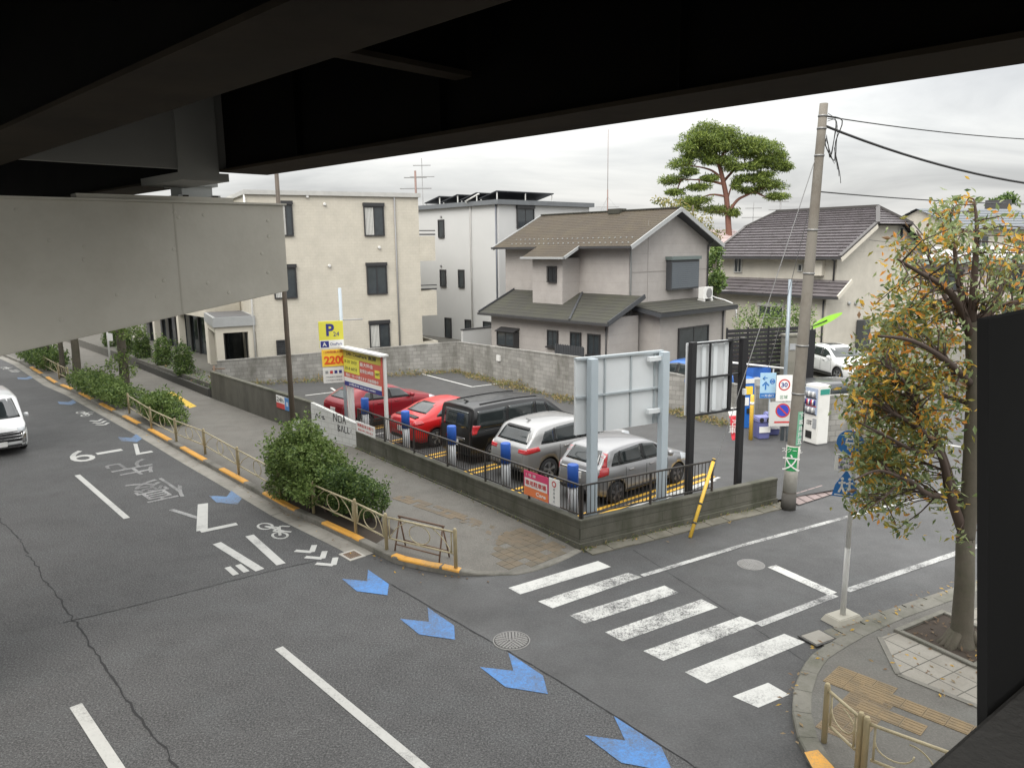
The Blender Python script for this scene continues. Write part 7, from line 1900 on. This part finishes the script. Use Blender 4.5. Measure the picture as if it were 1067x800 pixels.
# --- cars on the raised plots behind
YZ = .625
COUPE = dict(L=4.43, W=1.80, axles=(.84, 3.54), wheel_r=.34, plan=PLAN, wr=.74, zb=.22, lift=.16,
    top=[(0, .72), (.03, .92), (.12, 1.06), (.3, 1.16), (.7, 1.36), (1.1, 1.47), (1.7, 1.51), (2.2, 1.47), (2.6, 1.36), (3.05, 1.14), (3.35, 1.04), (3.9, .96), (4.2, .86), (4.36, .74), (4.43, .56)],
    belt=[(0, 1.0), (1, 1.04), (2.5, 1.0), (3.3, .95), (4.43, .66)])
q = AT(872, 34.8, 380)
c = Car('parked_car', 'white coupe style crossover facing the street on the raised plot', (q.x, q.y, YZ), R(-79), COUPE, M_whitep, 'car', 'cars on the raised plots')
hatch_windows(c, [[(.85, 1.10), (1.5, 1.07), (1.5, 1.38), (1.15, 1.33)], [(1.58, 1.07), (2.2, 1.04), (2.15, 1.40), (1.56, 1.40)], [(2.28, 1.04), (3.0, 1.03), (2.6, 1.28), (2.24, 1.40)]], [(-.6, 1.14), (.6, 1.14), (.48, 1.36), (-.48, 1.36)], [(-.72, 1.08), (.72, 1.08), (.56, 1.41), (-.56, 1.41)])
c.both([(3.75, .74), (4.28, .68), (4.2, .84), (3.8, .93)], M_head, 'headlight', off_=.012); c.patch([(-.72, .68), (-.4, .66), (-.44, .78), (-.7, .82)], 'F', M_head, 'headlight', off_=.012); c.patch([(.72, .68), (.4, .66), (.44, .78), (.7, .82)], 'F', M_head, 'headlight', off_=.012)
c.patch([(-.42, .5), (.42, .5), (.38, .74), (-.38, .74)], 'F', M_trim, 'grille', off_=.012); c.patch([(-.4, .6), (.4, .6), (.4, .64), (-.4, .64)], 'F', M_chrome, 'grille_bar', off_=.02); c.patch([(-.75, .28), (.75, .28), (.7, .42), (-.7, .42)], 'F', M_trim, 'lower_intake', off_=.01)
c.patch([(1.0, -.52), (2.1, -.52), (2.1, .52), (1.0, .52)], 'T', M_cglass, 'roof_glass', off_=.004)
c.both([(.05, .9), (.45, .94), (.4, 1.04), (.12, 1.04)], M_tail, 'tail_light', off_=.012); c.plate('F', .46); c.seams((1.54, 2.25, 3.05), .45, 1.0); c.handles((1.7, 2.4), .9); c.mirror(3.0, 1.08); c.sill(.4)
q = AT(884, 28.4, 400)
c = Car('parked_car', 'dark estate car with pale shining roof behind the block wall right of the vending machine', (q.x, q.y, .02), R(5), dict(WAGON), paint('dark grey paint', (.05, .052, .055), .5), 'car', 'cars on the raised plots')
hatch_windows(c, [[(.62, 1.16), (1.10, 1.13), (1.10, 1.50), (.80, 1.46)], [(1.18, 1.12), (2.05, 1.09), (2.0, 1.56), (1.19, 1.53)], [(2.13, 1.09), (3.02, 1.07), (2.62, 1.46), (2.09, 1.56)]], [(-.66, 1.16), (.66, 1.16), (.55, 1.50), (-.55, 1.50)], [(-.72, 1.15), (.72, 1.15), (.6, 1.57), (-.6, 1.57)])
c.mirror(3.05, 1.12); c.seams((1.28, 2.16, 3.1), .45, 1.04)
q = AT(712, 31.2, 380)
c = Car('parked_car', 'blue car mostly hidden behind the billboards beside the taupe house', (q.x, q.y, YZ), R(133), dict(HATCH), M_bluep, 'car', 'cars on the raised plots')
hatch_windows(c, [[(.86, 1.03), (1.72, .99), (1.66, 1.43), (.87, 1.38)], [(1.80, .985), (2.62, .97), (2.2, 1.37), (1.76, 1.43)]], [(-.60, 1.08), (.60, 1.08), (.50, 1.40), (-.50, 1.40)], [(-.68, 1.06), (.68, 1.06), (.56, 1.44), (-.56, 1.44)])
c.both([(3.35, .68), (3.85, .62), (3.80, .76), (3.38, .88)], M_head, 'headlight'); c.mirror(2.72, 1.02)
# --- minivan driving on the road at the left edge
VAN2 = dict(VAN, spokes=5)
fl_ = G(27, 467, 0); hd_ = -U; lf_ = N                       # heading towards the bridge, kerb on its left
q = fl_-hd_*(VAN2['L']/2)-lf_*(VAN2['W']/2*.8); q = q+hd_*.85-lf_*.1
c = Car('moving_car', 'white minivan with a dark chrome striped grille driving at the left edge of the road', (q.x, q.y, .01), R(RD+180), VAN2, M_whitep, 'minivan')
hatch_windows(c, [[(.26, 1.12), (1.42, 1.08), (1.42, 1.69), (.30, 1.69)], [(1.54, 1.07), (2.62, 1.04), (2.60, 1.69), (1.54, 1.70)], [(2.72, 1.04), (3.30, 1.03), (3.04, 1.62), (2.70, 1.68)], [(3.38, 1.03), (3.84, 1.03), (3.5, 1.34), (3.16, 1.58)]],
    [(-.66, 1.14), (.66, 1.14), (.6, 1.66), (-.6, 1.66)], [(-.74, 1.16), (.74, 1.16), (.66, 1.72), (-.66, 1.72)])
c.patch([(-.62, .48), (.62, .48), (.66, .82), (-.66, .82)], 'F', M_trim, 'grille', off_=.012, n=12, k=6)
for z in (.56, .66, .76): c.patch([(-.62, z), (.62, z), (.62, z+.03), (-.62, z+.03)], 'F', M_chrome, 'grille_bar', off_=.022, n=12, k=1)
c.both([(4.25, .86), (4.62, .80), (4.58, .94), (4.22, 1.02)], M_head, 'headlight', off_=.012); c.patch([(-.8, .80), (-.5, .80), (-.5, .9), (-.78, .92)], 'F', M_head, 'headlight', off_=.014); c.patch([(.8, .80), (.5, .80), (.5, .9), (.78, .92)], 'F', M_head, 'headlight', off_=.014)
c.patch([(-.78, .4), (-.6, .4), (-.6, .74), (-.8, .74)], 'F', M_chrome, 'fog_lamp_trim', off_=.014, n=3, k=6); c.patch([(.78, .4), (.6, .4), (.6, .74), (.8, .74)], 'F', M_chrome, 'fog_lamp_trim', off_=.014, n=3, k=6)
c.patch([(-.7, .26), (.7, .26), (.7, .38), (-.7, .38)], 'F', M_trim, 'lower_intake', off_=.01); c.patch([(-.8, .22), (.8, .22), (.8, .27), (-.8, .27)], 'F', M_chrome, 'lip_trim', off_=.02, n=14, k=1); c.plate('F', .42); c.mirror(3.55, 1.14); c.seams((1.49, 2.68, 3.36), .4, 1.02); c.sill(.34)
# ------------------------------------------------------------------ vegetation
M_bark = mat('grey brown bark', (.105, .092, .07), .9, var=.35, sc=6, fine=30, bump=.8, dirt=(.07, .075, .045), dirt_amt=.5)
M_twig = mat('twig', (.085, .06, .048), .9, var=.3)
M_pbark = mat('red pine bark', (.17, .08, .058), .9, var=.35, sc=3, bump=.6)
def LF(n, c, t=.3): return leafmat(n, c, t)
L_g1, L_g2, L_g3 = LF('leaf dark green', (.055, .10, .03)), LF('leaf green', (.115, .18, .046)), LF('leaf light green', (.20, .275, .08))
L_ol, L_ye, L_or, L_br = LF('leaf olive', (.27, .25, .06), .45), LF('leaf yellow', (.68, .43, .07), .5), LF('leaf orange', (.68, .29, .055), .5), LF('leaf brown', (.20, .115, .05), .3)
def grow(mb, pts, r0, r1, seg=8):
    P = smooth3(pts); n = len(P); mb.tube(P, [r0+(r1-r0)*k/(n-1) for k in range(n)], seg); return P
def W3(px, py, D, o): p = AT(px, D, py); return Vector((p.x, p.y, ZAT(p, px, py)))-o
# ---- street tree on the corner, leaves turning
rnd = random.Random(11); random.seed(11)
o = Vector((TREE.x, TREE.y, 0)); Dt = TREE.y
Lt = [LF('tree leaf deep', (.085, .135, .05), .4), LF('tree leaf sage', (.20, .26, .11), .45), LF('tree leaf pale', (.34, .40, .20), .45)]
e = thing('street_tree', 'street tree with turning orange and green leaves in the corner tree pit', 'tree', (o.x, o.y, 0))
T = lambda px, py, d=0: W3(px, py, Dt+d, o)
mb = MB(); sk = []
b0 = Vector((0, 0, .05))
mb.tube([(0, 0, .05), (0, 0, .16), (-.005, 0, .4), *[T(x, y) for x, y in ((1005, 610), (1006, 560))]], [.30, .21, .17, .15, .14], 16)
sk += grow(mb, [T(1006, 562), T(1010, 520), T(1013, 460), T(1015, 400), T(1013, 335)], .14, .11, 12)
for k in range(7):
    a = rnd.uniform(0, 6.3); mb.tube([(.12*cos(a), .12*sin(a), .35), (.26*cos(a), .26*sin(a), .14), (.42*cos(a), .42*sin(a), .06)], [.09, .07, .03], 6)
mb.build('trunk', M_bark, e)
mb = MB()
limbs = [([T(1002, 550), T(990, 515, -.1), T(985, 490, -.2), T(978, 470, -.35), T(960, 448, -.5), T(930, 430, -.7)], .09, .025),
    ([T(984, 517, -.1), T(966, 514, -.4), T(950, 502, -.6), T(940, 498, -.8), T(915, 490, -1.0), T(890, 500, -1.2)], .05, .012),
    ([T(1006, 528), T(995, 510, .3), T(986, 480, .6), T(970, 440, .8), T(945, 400, 1.0)], .06, .02),
    ([T(1012, 350), T(1000, 320, -.2), T(985, 300, -.4), T(960, 285, -.6), T(935, 270, -.8)], .08, .015),
    ([T(1012, 345), T(1000, 300, .2), T(994, 255, .3), T(990, 225, .3)], .06, .012),
    ([T(1012, 340), T(1015, 290, -.2), T(1018, 240, -.3), T(1015, 208, -.3)], .07, .012),
    ([T(1013, 345), T(1035, 322, .1), T(1055, 316, .2), T(1085, 305, .3), T(1110, 270, .4)], .08, .02),
    ([T(1013, 350), T(1040, 310, .6), T(1062, 260, .8), T(1075, 225, .9)], .06, .012),
    ([T(978, 470, -.35), T(955, 470, -.6), T(925, 455, -1.0), T(895, 440, -1.3)], .04, .012), ([T(1012, 400), T(985, 375, -.6), T(950, 355, -1.1), T(915, 350, -1.4)], .06, .015),
    ([T(1012, 420), T(980, 410, .6), T(940, 380, 1.1), T(915, 330, 1.3)], .05, .012), ([T(940, 498, -.8), T(925, 515, -.9), T(905, 530, -1.0)], .02, .008),
    ([T(960, 448, -.5), T(955, 420, -.6), T(940, 395, -.8), T(920, 380, -.9)], .03, .01), ([T(1012, 340), T(985, 310, .8), T(965, 260, 1.0), T(955, 240, 1.1)], .05, .012)]
for pts, r0, r1 in limbs: sk += grow(mb, pts, r0, r1, 8)
for k in range(60):
    c_ = T(rnd.uniform(985, 1050), rnd.uniform(285, 345), rnd.uniform(-.5, .5)); b_ = T(1013, 340)
    mb.tube([b_.lerp(c_, .35), b_.lerp(c_, .7)+Vector((0, 0, -.05)), c_+Vector((rnd.uniform(-.2, .2), rnd.uniform(-.2, .2), rnd.uniform(.1, .5)))], [.014, .009, .004], 4)
zones = [(926, 500, 32, 30, 25, 0), (930, 455, 42, 40, 50, 1), (925, 400, 34, 38, 40, 1), (950, 375, 48, 40, 42, 1), (945, 322, 34, 36, 32, 2), (965, 270, 32, 32, 17, 2), (995, 232, 30, 26, 14, 3), (1040, 250, 42, 40, 15, 3),
    (975, 430, 34, 42, 24, 1), (980, 335, 38, 34, 20, 2), (960, 495, 42, 24, 10, 0), (1045, 310, 45, 32, 15, 3), (911, 478, 18, 30, 15, 0), (908, 520, 22, 12, 10, 0), (1090, 270, 45, 55, 16, 3), (985, 540, 22, 22, 4, 0), (935, 540, 10, 14, 4, 0), (910, 430, 24, 36, 20, 1), (1013, 545, 8, 10, 3, 0)]
pal = {0: (2, 5, 5, 4, 1.6, .7, .6), 1: (1.5, 3.5, 4, 4, 3, 1.6, .8), 2: (1.5, 3.5, 4, 3, 2.4, 2.0, .8), 3: (2, 4, 5, 3, 1.4, 1.3, .8)}
ml = MB()
for cx_, cy_, rx_, ry_, n_, pk in zones:
    for _ in range(n_):
        a = rnd.uniform(0, 2*pi); q_ = rnd.random()**.5
        c_ = T(cx_+rx_*q_*cos(a), cy_+ry_*q_*sin(a), rnd.gauss(0, .5))
        near = min(sk, key=lambda v: (v-c_).length_squared)
        mid = near.lerp(c_, .55)+Vector((rnd.gauss(0, .06), rnd.gauss(0, .06), .05))
        mb.tube([near, mid, c_], [.014, .010, .007], 4)
        w_ = list(pal[pk]); 
        if rnd.random() < .35: w_[4] *= 2.6; w_[5] *= 1.8
        elif rnd.random() < .6: w_[4] *= .25; w_[5] *= .2
        ax = Vector((rnd.gauss(0, 1), rnd.gauss(0, 1), rnd.uniform(-.2, .6))).normalized()
        for _ in range(rnd.randint(20, 32)):
            p = c_+Vector((rnd.gauss(0, .13), rnd.gauss(0, .13), rnd.gauss(0, .10)))+ax*rnd.uniform(-.1, .15)
            leaf_mesh(ml, p, rnd.uniform(.085, .15), pick(w_), .42, .35, up=.4)
mb.build('branches', M_twig, e)
ml.build('crown', Lt+[L_ol, L_ye, L_or, L_br], e, fix=False)

# ---- roadside shrubs
def shrub(name, label, cat, base, blobs, leaf, n, ws, mats=None, stems=5, group=None, asp=.5):
    e = thing(name, label, cat, (base.x, base.y, base.z), 0, group); ml = MB(); tot = sum(b[3]*b[4]*b[5] for b in blobs)**1
    for x, y, z, rx, ry, rz in blobs:
        blob_leaves(ml, (x, y, z), (rx, ry, rz), int(n*(rx*ry*rz)/tot), leaf, ws, .55, asp, .7)
    for x, y, z, rx, ry, rz in blobs:                   # stray sprigs break the outline
        for _ in range(int(14*(rx+rz))):
            d = Vector((random.gauss(0, 1), random.gauss(0, 1), abs(random.gauss(0, 1)))).normalized(); p0 = Vector((x+d.x*rx, y+d.y*ry, z+d.z*rz)); L_ = random.uniform(.1, .3)
            for j in range(6): leaf_mesh(ml, p0+(d+Vector((0, 0, .4)))*L_*j/6, leaf, pick(ws), asp, up=.4)
    ml.build('foliage', mats or [L_g1, L_g2, L_g3], e, fix=False)
    ms = MB()
    for k in range(stems):
        a = 2*pi*k/stems; b = blobs[k % len(blobs)]; ms.tube([(b[0]*.8+.1*cos(a), b[1]*.8+.1*sin(a), -.05), (b[0]+.15*cos(a), b[1]+.15*sin(a), b[2]*.7), (b[0]+.3*cos(a)*b[3], b[1]+.3*sin(a)*b[4], b[2]+.4*b[5])], [.03, .022, .01], 6)
    ms.build('stem', M_twig, e); return e
random.seed(21)
b = G(316, 520, .13); sx = b.y/795
ru = U; rn = N
def al(u_, n_, z): v = U*u_+N*n_; return (v.x, v.y, z)
rs = random.Random(5); bl_ = [(*al(.1, .1, 1.0), 1.0, .85, .85), (*al(.1, .1, 1.75), .55, .5, .45)]
for k in range(22):
    u_, n_ = rs.uniform(-1.25, 1.45), rs.uniform(-.55, .65); zt_ = 1.95-.55*abs(u_-.15)-.35*abs(n_)
    z_ = rs.uniform(.35, max(.5, zt_)); r_ = rs.uniform(.26, .46); bl_.append((*al(u_, n_, z_), r_, r_, r_*.8))
shrub('shrub', 'big glossy green shrub round the foot of the brown steel pole', 'shrub', b, bl_, .10, 17000, (.8, 3.5, 6), stems=9)
b = G(378, 548, .13)
rs = random.Random(8); bl_ = [(*al(.2+.55*k, .25, .6), .6, .5, .5) for k in range(4)]
for k in range(18):
    r_ = rs.uniform(.18, .32); bl_.append((*al(rs.uniform(-.4, 2.0), rs.uniform(-.2, .65), rs.uniform(.3, 1.05)), r_, r_, r_))
shrub('shrub', 'darker clipped hedge shrub behind the nose guard rail', 'shrub', b, bl_, .085, 12000, (4.5, 4, 1.3), stems=6)
def mix_soil(pts): sheet('planting_bed', pts, .139, M_soil)
mix_soil([KI_ for KI_ in (G(268, 510, .14), G(300, 528, .14), G(366, 558, .14), G(392, 566, .14), G(412, 553, .14), G(350, 510, .14), G(300, 490, .14))])
b = G(163, 441, .13)
shrub('shrub', 'loose green shrub in front of the khaki guard rail below the yellow paving edge', 'shrub', b, [(*al(0, .3, .6), .75, .7, .6), (*al(1.1, .3, .55), .7, .6, .5), (*al(-.9, .5, .35), .5, .4, .35), (*al(1.7, .5, .4), .5, .5, .4)], .12, 5000, (1.5, 4, 6), stems=5)
b = G(104, 418, .13)
shrub('shrub', 'long low hedge along the kerb between the roadside trees', 'shrub', b, [(*al(-2.4, .45, .5), .8, .6, .45), (*al(-1.4, .35, .55), .8, .6, .5), (*al(-.3, .3, .6), .9, .6, .55), (*al(1.0, .3, .6), .9, .6, .55), (*al(2.3, .3, .55), .9, .6, .5), (*al(3.6, .3, .55), .9, .6, .5)], .13, 6500, (2, 5, 5), stems=5)
b = G(42, 384, .13)
shrub('shrub', 'farthest roadside bush under the pier cap end of the kerb', 'shrub', b, [(*al(-1.5, .4, .6), 1.0, .7, .6), (*al(0, .4, .6), 1.1, .7, .6), (*al(1.8, .4, .6), 1.1, .7, .55), (*al(3.6, .4, .6), 1.1, .7, .55)], .16, 3600, (3, 5, 2.5), stems=4)
# ---- roadside trees whose crowns are partly hidden by the pier cap
tree_l = ['roadside tree standing nearest the yellow paving edge with pale leaves above', 'roadside tree with dark trunk behind the long low hedge', 'slim dark roadside tree beside the far guard rail', 'farthest roadside tree at the end of the kerb']
for k, (px, py, r_, h_, nl) in enumerate(((131, 411, .24, 4.3, 3600), (81, 393, .22, 5.2, 2600), (66, 393, .14, 5.5, 1800), (49, 383, .24, 6, 2200))):
    b = G(px, py, .13); e = thing('roadside_tree', tree_l[k], 'tree', (b.x, b.y, .1), 0, 'trees in the roadside planting strip'); random.seed(40+k)
    mb = MB(); mb.tube([(0, 0, -.05), (0, 0, .25), (.05, 0, 1.5), (.0, .05, h_)], [r_*1.3, r_, r_*.9, r_*.7], 10)
    tips = []
    for j in range(7):
        a = 2*pi*j/7; t_ = Vector((1.5*cos(a), 1.5*sin(a), h_+random.uniform(-.2, 1.8))); mb.tube([(0, .05, h_-.7), t_*.5+Vector((0, 0, h_*.5)), t_], [.09, .05, .015], 6); tips.append(t_)
    mb.build('trunk', M_bark, e); ml = MB()
    for t_ in tips+[Vector((0, 0, h_+1.8)), Vector((.4, -.4, h_+1.0))]: blob_leaves(ml, t_, (1.1, 1.1, .8), nl//9, .16, (1.5, 4, 5), .1, .5, .4)
    if k == 0:
        for (x, y, z) in ((.5, -.5, 3.0), (.1, -.6, 3.3), (.8, .1, 3.1), (.3, .0, 1.2), (-.3, -.3, 1.5), (.2, -.3, 1.9)): blob_leaves(ml, (x, y, z), (.45, .45, .35), 130, .15, (1, 3, 7), .1, .5, .4)
    ml.build('crown', [L_g1, L_g2, L_g3], e, fix=False)
q = G(117, 396, .13)
e = thing('steel_pole', 'thin white pole standing between the roadside trees', 'pole', (q.x, q.y, .1)); mb = MB(); mb.tube([(0, 0, 0), (0, 0, 4.2)], .05, 8); mb.build('pole', M_wpipe, e)
mb = MB(); mb.box((.12, -.03, 2.3), (.3, .03, .4)); mb.build('plate', M_sw, e)
# ---- planting in front of the apartments
a, c_ = BL[3]+(BL[4]-BL[3])*.03, BL[3]+(BL[4]-BL[3])*.99
wallrun('planter_wall', 'low dark planter kerb along the footway in front of the apartments', [a, c_], [.48, .42], .15, mat('dark planter stone', (.05, .048, .042), .85, var=.3), side=-1, cop=None)
mb = MB(); random.seed(61)
t = (c_-a).normalized(); nn = Vector((t.y, -t.x, 0))
for _ in range(3600):
    p = a+t*random.random()*(c_-a).length+nn*random.uniform(.2, 1.3); p.z = .42+random.random()**2*.35; leaf_mesh(mb, p, random.uniform(.08, .16), pick((3, 4, 1.5, .4)), .5, up=.8)
tag(mb.build('ground_cover', [L_g1, L_g2, LF('pale ground cover', (.16, .19, .11)), L_br], fix=False), kind='stuff')
for k, (px, D, l_) in enumerate(((191, 38.5, 'clipped conical shrub right beside the apartment porch'), (171, 41.5, 'clipped conical shrub second from the apartment porch'), (150, 44.5, 'clipped conical shrub third from the apartment porch'), (133, 47, 'clipped conical shrub fourth from the apartment porch'), (118, 50, 'clipped conical shrub farthest from the apartment porch'))):
    p = AT(px, D, 380); random.seed(70+k)
    shrub('shrub', l_, 'shrub', Vector((p.x, p.y, .45)), [(0, 0, .55, .5, .5, .6), (0, 0, 1.1, .42, .42, .6)], .12, 2200, (3, 4, 1.6), stems=2, group='clipped shrubs in front of the apartments')
# ---- tall red pine far behind
random.seed(81); Dp = 75
pb = AT(760, Dp, 255); o = Vector((pb.x, pb.y, .7))
e = thing('pine_tree', 'tall red pine with flat cloud shaped pads above the roofs', 'tree', o)
T = lambda px, py, d=0: W3(px, py, Dp+d, o)
mb = MB(); ps = grow(mb, [Vector((T(761, 300).x, 0, -.2)), T(760, 260), T(759, 235), T(757, 207), T(752, 182), T(747, 164), T(743, 150)], .36, .14, 10)
LB = [([T(759, 222), T(768, 209), T(779, 203), T(795, 196), T(812, 195)], .17, .05), ([T(752, 186), T(742, 178), T(728, 174), T(710, 172)], .13, .04), ([T(755, 188, .5), T(768, 175), T(785, 168), T(803, 160)], .14, .04),
    ([T(757, 205), T(740, 203, -.5), T(722, 211, -.8)], .12, .04), ([T(750, 172), T(735, 160), T(722, 150)], .11, .04), ([T(748, 168), T(762, 152), T(780, 148)], .11, .04), ([T(754, 192), T(735, 188), T(710, 187)], .14, .04), ([T(785, 199), T(800, 206), T(812, 205)], .1, .03), ([T(757, 212), T(762, 195), T(768, 187)], .1, .03)]
for pts, r0, r1 in LB: ps += grow(mb, pts, r0, r1, 6)
pads = [(738,134,22,9),(725,141,21,8),(755,139,19,8),(770,146,21,8),(786,149,17,6),(800,155,19,8),(811,164,12,7),(721,153,17,6),(748,152,19,7),(775,160,21,7),(804,170,17,6),(757,166,15,6),(710,170,15,6.5),(704,187,16,5.5),(736,186,12,3.5),(729,195,15,3.5),(704,200,10,3.5),(722,209,20,4.5),(717,215,13,4.5),(746,219,24,5),(766,222,9,4),(816,174,11,5),(765,193,7,5.5),(776,186,14,4),(796,182,13,3.5),(804,192,21,6.5),(783,198,14,3.5),(812,204,16,4),(738,168,13,6),(785,173,15,5),(733,161,15,5.5),(719,163,10,4),(742,143,18,7),(760,154,18,7),(780,156,18,7),(795,166,14,6),(762,174,13,5),(728,148,15,6),(716,178,12,4.5),(790,186,14,4.5)]
ml = MB(); px_m = Dp/795
for cx_, cy_, rx_, ry_ in pads:
    for j in range(3):
        c_ = T(cx_+random.uniform(-.4, .4)*rx_, cy_+random.uniform(-.3, .3)*ry_, random.uniform(-1.2, 1.2)); rx, rz = rx_*px_m*.78, ry_*px_m*.8
        for _ in range(int(200+rx_*15)):
            d = Vector((random.gauss(0, 1), random.gauss(0, 1), random.gauss(0, 1))).normalized()*random.random()**.4
            p = c_+Vector((d.x*rx, d.y*rx*.8, d.z*rz)); leaf_mesh(ml, p, random.uniform(.2, .42), pick((2.4, 5, 5)), .26, .15, up=.9)
    near = min(ps, key=lambda v: (v-T(cx_, cy_)).length_squared); c_ = T(cx_, cy_+1); mb.tube([near, near.lerp(c_, .6), c_], [.08, .06, .03], 5)
mb.build('trunk', M_pbark, e)
ml.build('crown', [LF('pine dark', (.055, .085, .026), .25), LF('pine green', (.135, .19, .04), .3), LF('pine bright', (.21, .265, .055), .3)], e, fix=False)
# ---- other trees behind the houses
def bg_tree(label, px, D, z0, trunk_h, blobs, leaf, n, mats, ws, name='tree', rr=.18):
    p = AT(px, D, 270); o = Vector((p.x, p.y, z0)); e = thing(name, label, 'tree', o); T = lambda x, y, d=0: W3(x, y, D+d, o); k_ = D/795
    mb = MB(); ml = MB(); mb.tube([(0, 0, -.1), (0, 0, trunk_h*.5), T(px, blobs[0][1])], [rr, rr*.8, rr*.4], 8)
    tot = sum(b[2]*b[3] for b in blobs)
    for x, y, rx, ry in blobs:
        c_ = T(x, y, random.uniform(-1, 1)); mb.tube([Vector((0, 0, trunk_h*.8)), c_*.5+Vector((0, 0, trunk_h*.4)), c_], [rr*.4, rr*.3, .03], 5)
        blob_leaves(ml, c_, (rx*k_, rx*k_, ry*k_), int(n*rx*ry/tot), leaf, ws, .05, .5, .4)
    mb.build('trunk', M_bark, e); ml.build('crown', mats, e, fix=False)
random.seed(91)
bg_tree('pale yellowing tree showing above the gable of the taupe house', 722, 58, .6, 5, [(700, 214, 14, 8), (712, 225, 16, 12), (728, 235, 16, 13), (742, 246, 13, 12), (688, 209, 10, 5), (735, 252, 14, 12), (748, 262, 10, 10)], .24, 1500, [LF('straw leaf', (.24, .21, .08)), L_ol, LF('dull green leaf', (.10, .125, .045))], (3, 3, 4))
bg_tree('green shrubby tree between the taupe house and the tile roof house', 744, 44, .6, 2, [(743, 275, 9, 14), (748, 292, 9, 12), (740, 300, 10, 14), (747, 262, 7, 8)], .2, 2400, [L_g1, L_g2, L_g3], (3, 5, 2))
bg_tree('small dark conifer peeking over the roofs at the far right', 1045, 75, .6, 4, [(1050, 208, 10, 6), (1040, 212, 10, 6)], .35, 900, [L_g1, L_g2, L_g3], (4, 3, 1))
p = AT(802, 35.5, 340); random.seed(95)
zt_ = ZAT(p, 800, 322)-.6
shrub('shrub', 'wide green garden hedge behind the black slatted fence', 'shrub', Vector((p.x, p.y, .6)), [(-1.0+.65*k, .1*(k % 2), zt_*.55, .6, .5, zt_*.5) for k in range(5)], .12, 5200, (2, 5, 4), stems=5)
p = AT(765, 33.5, 340); 
shrub('shrub', 'dark reddish shrub at the left end of the black slatted fence', 'shrub', Vector((p.x, p.y, .6)), [(0, 0, 1.1, .5, .5, .9), (.3, 0, .7, .5, .5, .7)], .12, 1800, (3, 2, 2), mats=[L_g1, LF('reddish leaf', (.12, .045, .035)), L_br], stems=3)
# ---- distant masts and poles on the skyline
for (px, D, y0, y1, l_, k_) in ((434, 70, 206, 178, 'short rusty aerial on the far roof above the cream apartments', 0), (441, 90, 206, 165, 'thin white lattice aerial beside the rusty one', 1), (813, 95, 226, 205, 'distant utility pole with cross arms above the tile roof', 2), (785, 95, 240, 211, 'distant thin aerial left of the far utility pole', 1)):
    p = AT(px, D, 220); zb, zt_ = ZAT(p, px, y0)-4, ZAT(p, px, y1)
    e = thing('aerial_mast' if k_ < 2 else 'utility_pole', l_, 'aerial' if k_ < 2 else 'utility pole', (p.x, p.y, zb)); H_ = zt_-zb
    mb = MB(); mb.tube([(0, 0, -zb), (0, 0, H_)], .10 if k_ != 1 else .05, 6); mb.build('mast', MATS['rusty mast'] if k_ == 0 else M_pipe, e)
    mb = MB(); mb.bb(-1.4, 1.4, -.05, .05, H_*.75, H_*.75+.08); mb.bb(-1.0, 1.0, -.05, .05, H_*.9, H_*.9+.08); mb.build('cross_arm', M_pipe, e)

# fallen leaves blown along the kerbs (uncountable)
random.seed(123); mb = MB()
def scatter(poly, n, z, spread):
    for _ in range(n):
        s_ = random.random()*poly_len(poly)[-1]; p = poly_at(poly, s_)+Vector((random.gauss(0, spread), random.gauss(0, spread), 0)); p.z = z+.012
        leaf_mesh(mb, p, random.uniform(.05, .11), pick((3, 2, 3)), .45, .15, up=6)
scatter([Vector((p.x, p.y, 0)) for p in ko[2:]], 170, .12, .12); scatter([g0+gn*.6, g1+gn*.6], 60, .01, .25); scatter([TREE, TREE+Vector((.8, -.6, 0)), TREE+Vector((-1.2, -1.0, 0))], 150, PZ, .55)
scatter([KP[k] for k in range(4, len(KP)-3)], 160, .012, .2); scatter([CORN, S_end], 50, .03, .3); scatter([RW[1].lerp(RW[2], .1), RW[2], RW[3], RW[4]], 160, LW, .6)
tag(mb.build('fallen_leaves', [L_br, L_ye, LF('dry tan leaf', (.26, .19, .10))], fix=False), kind='stuff')
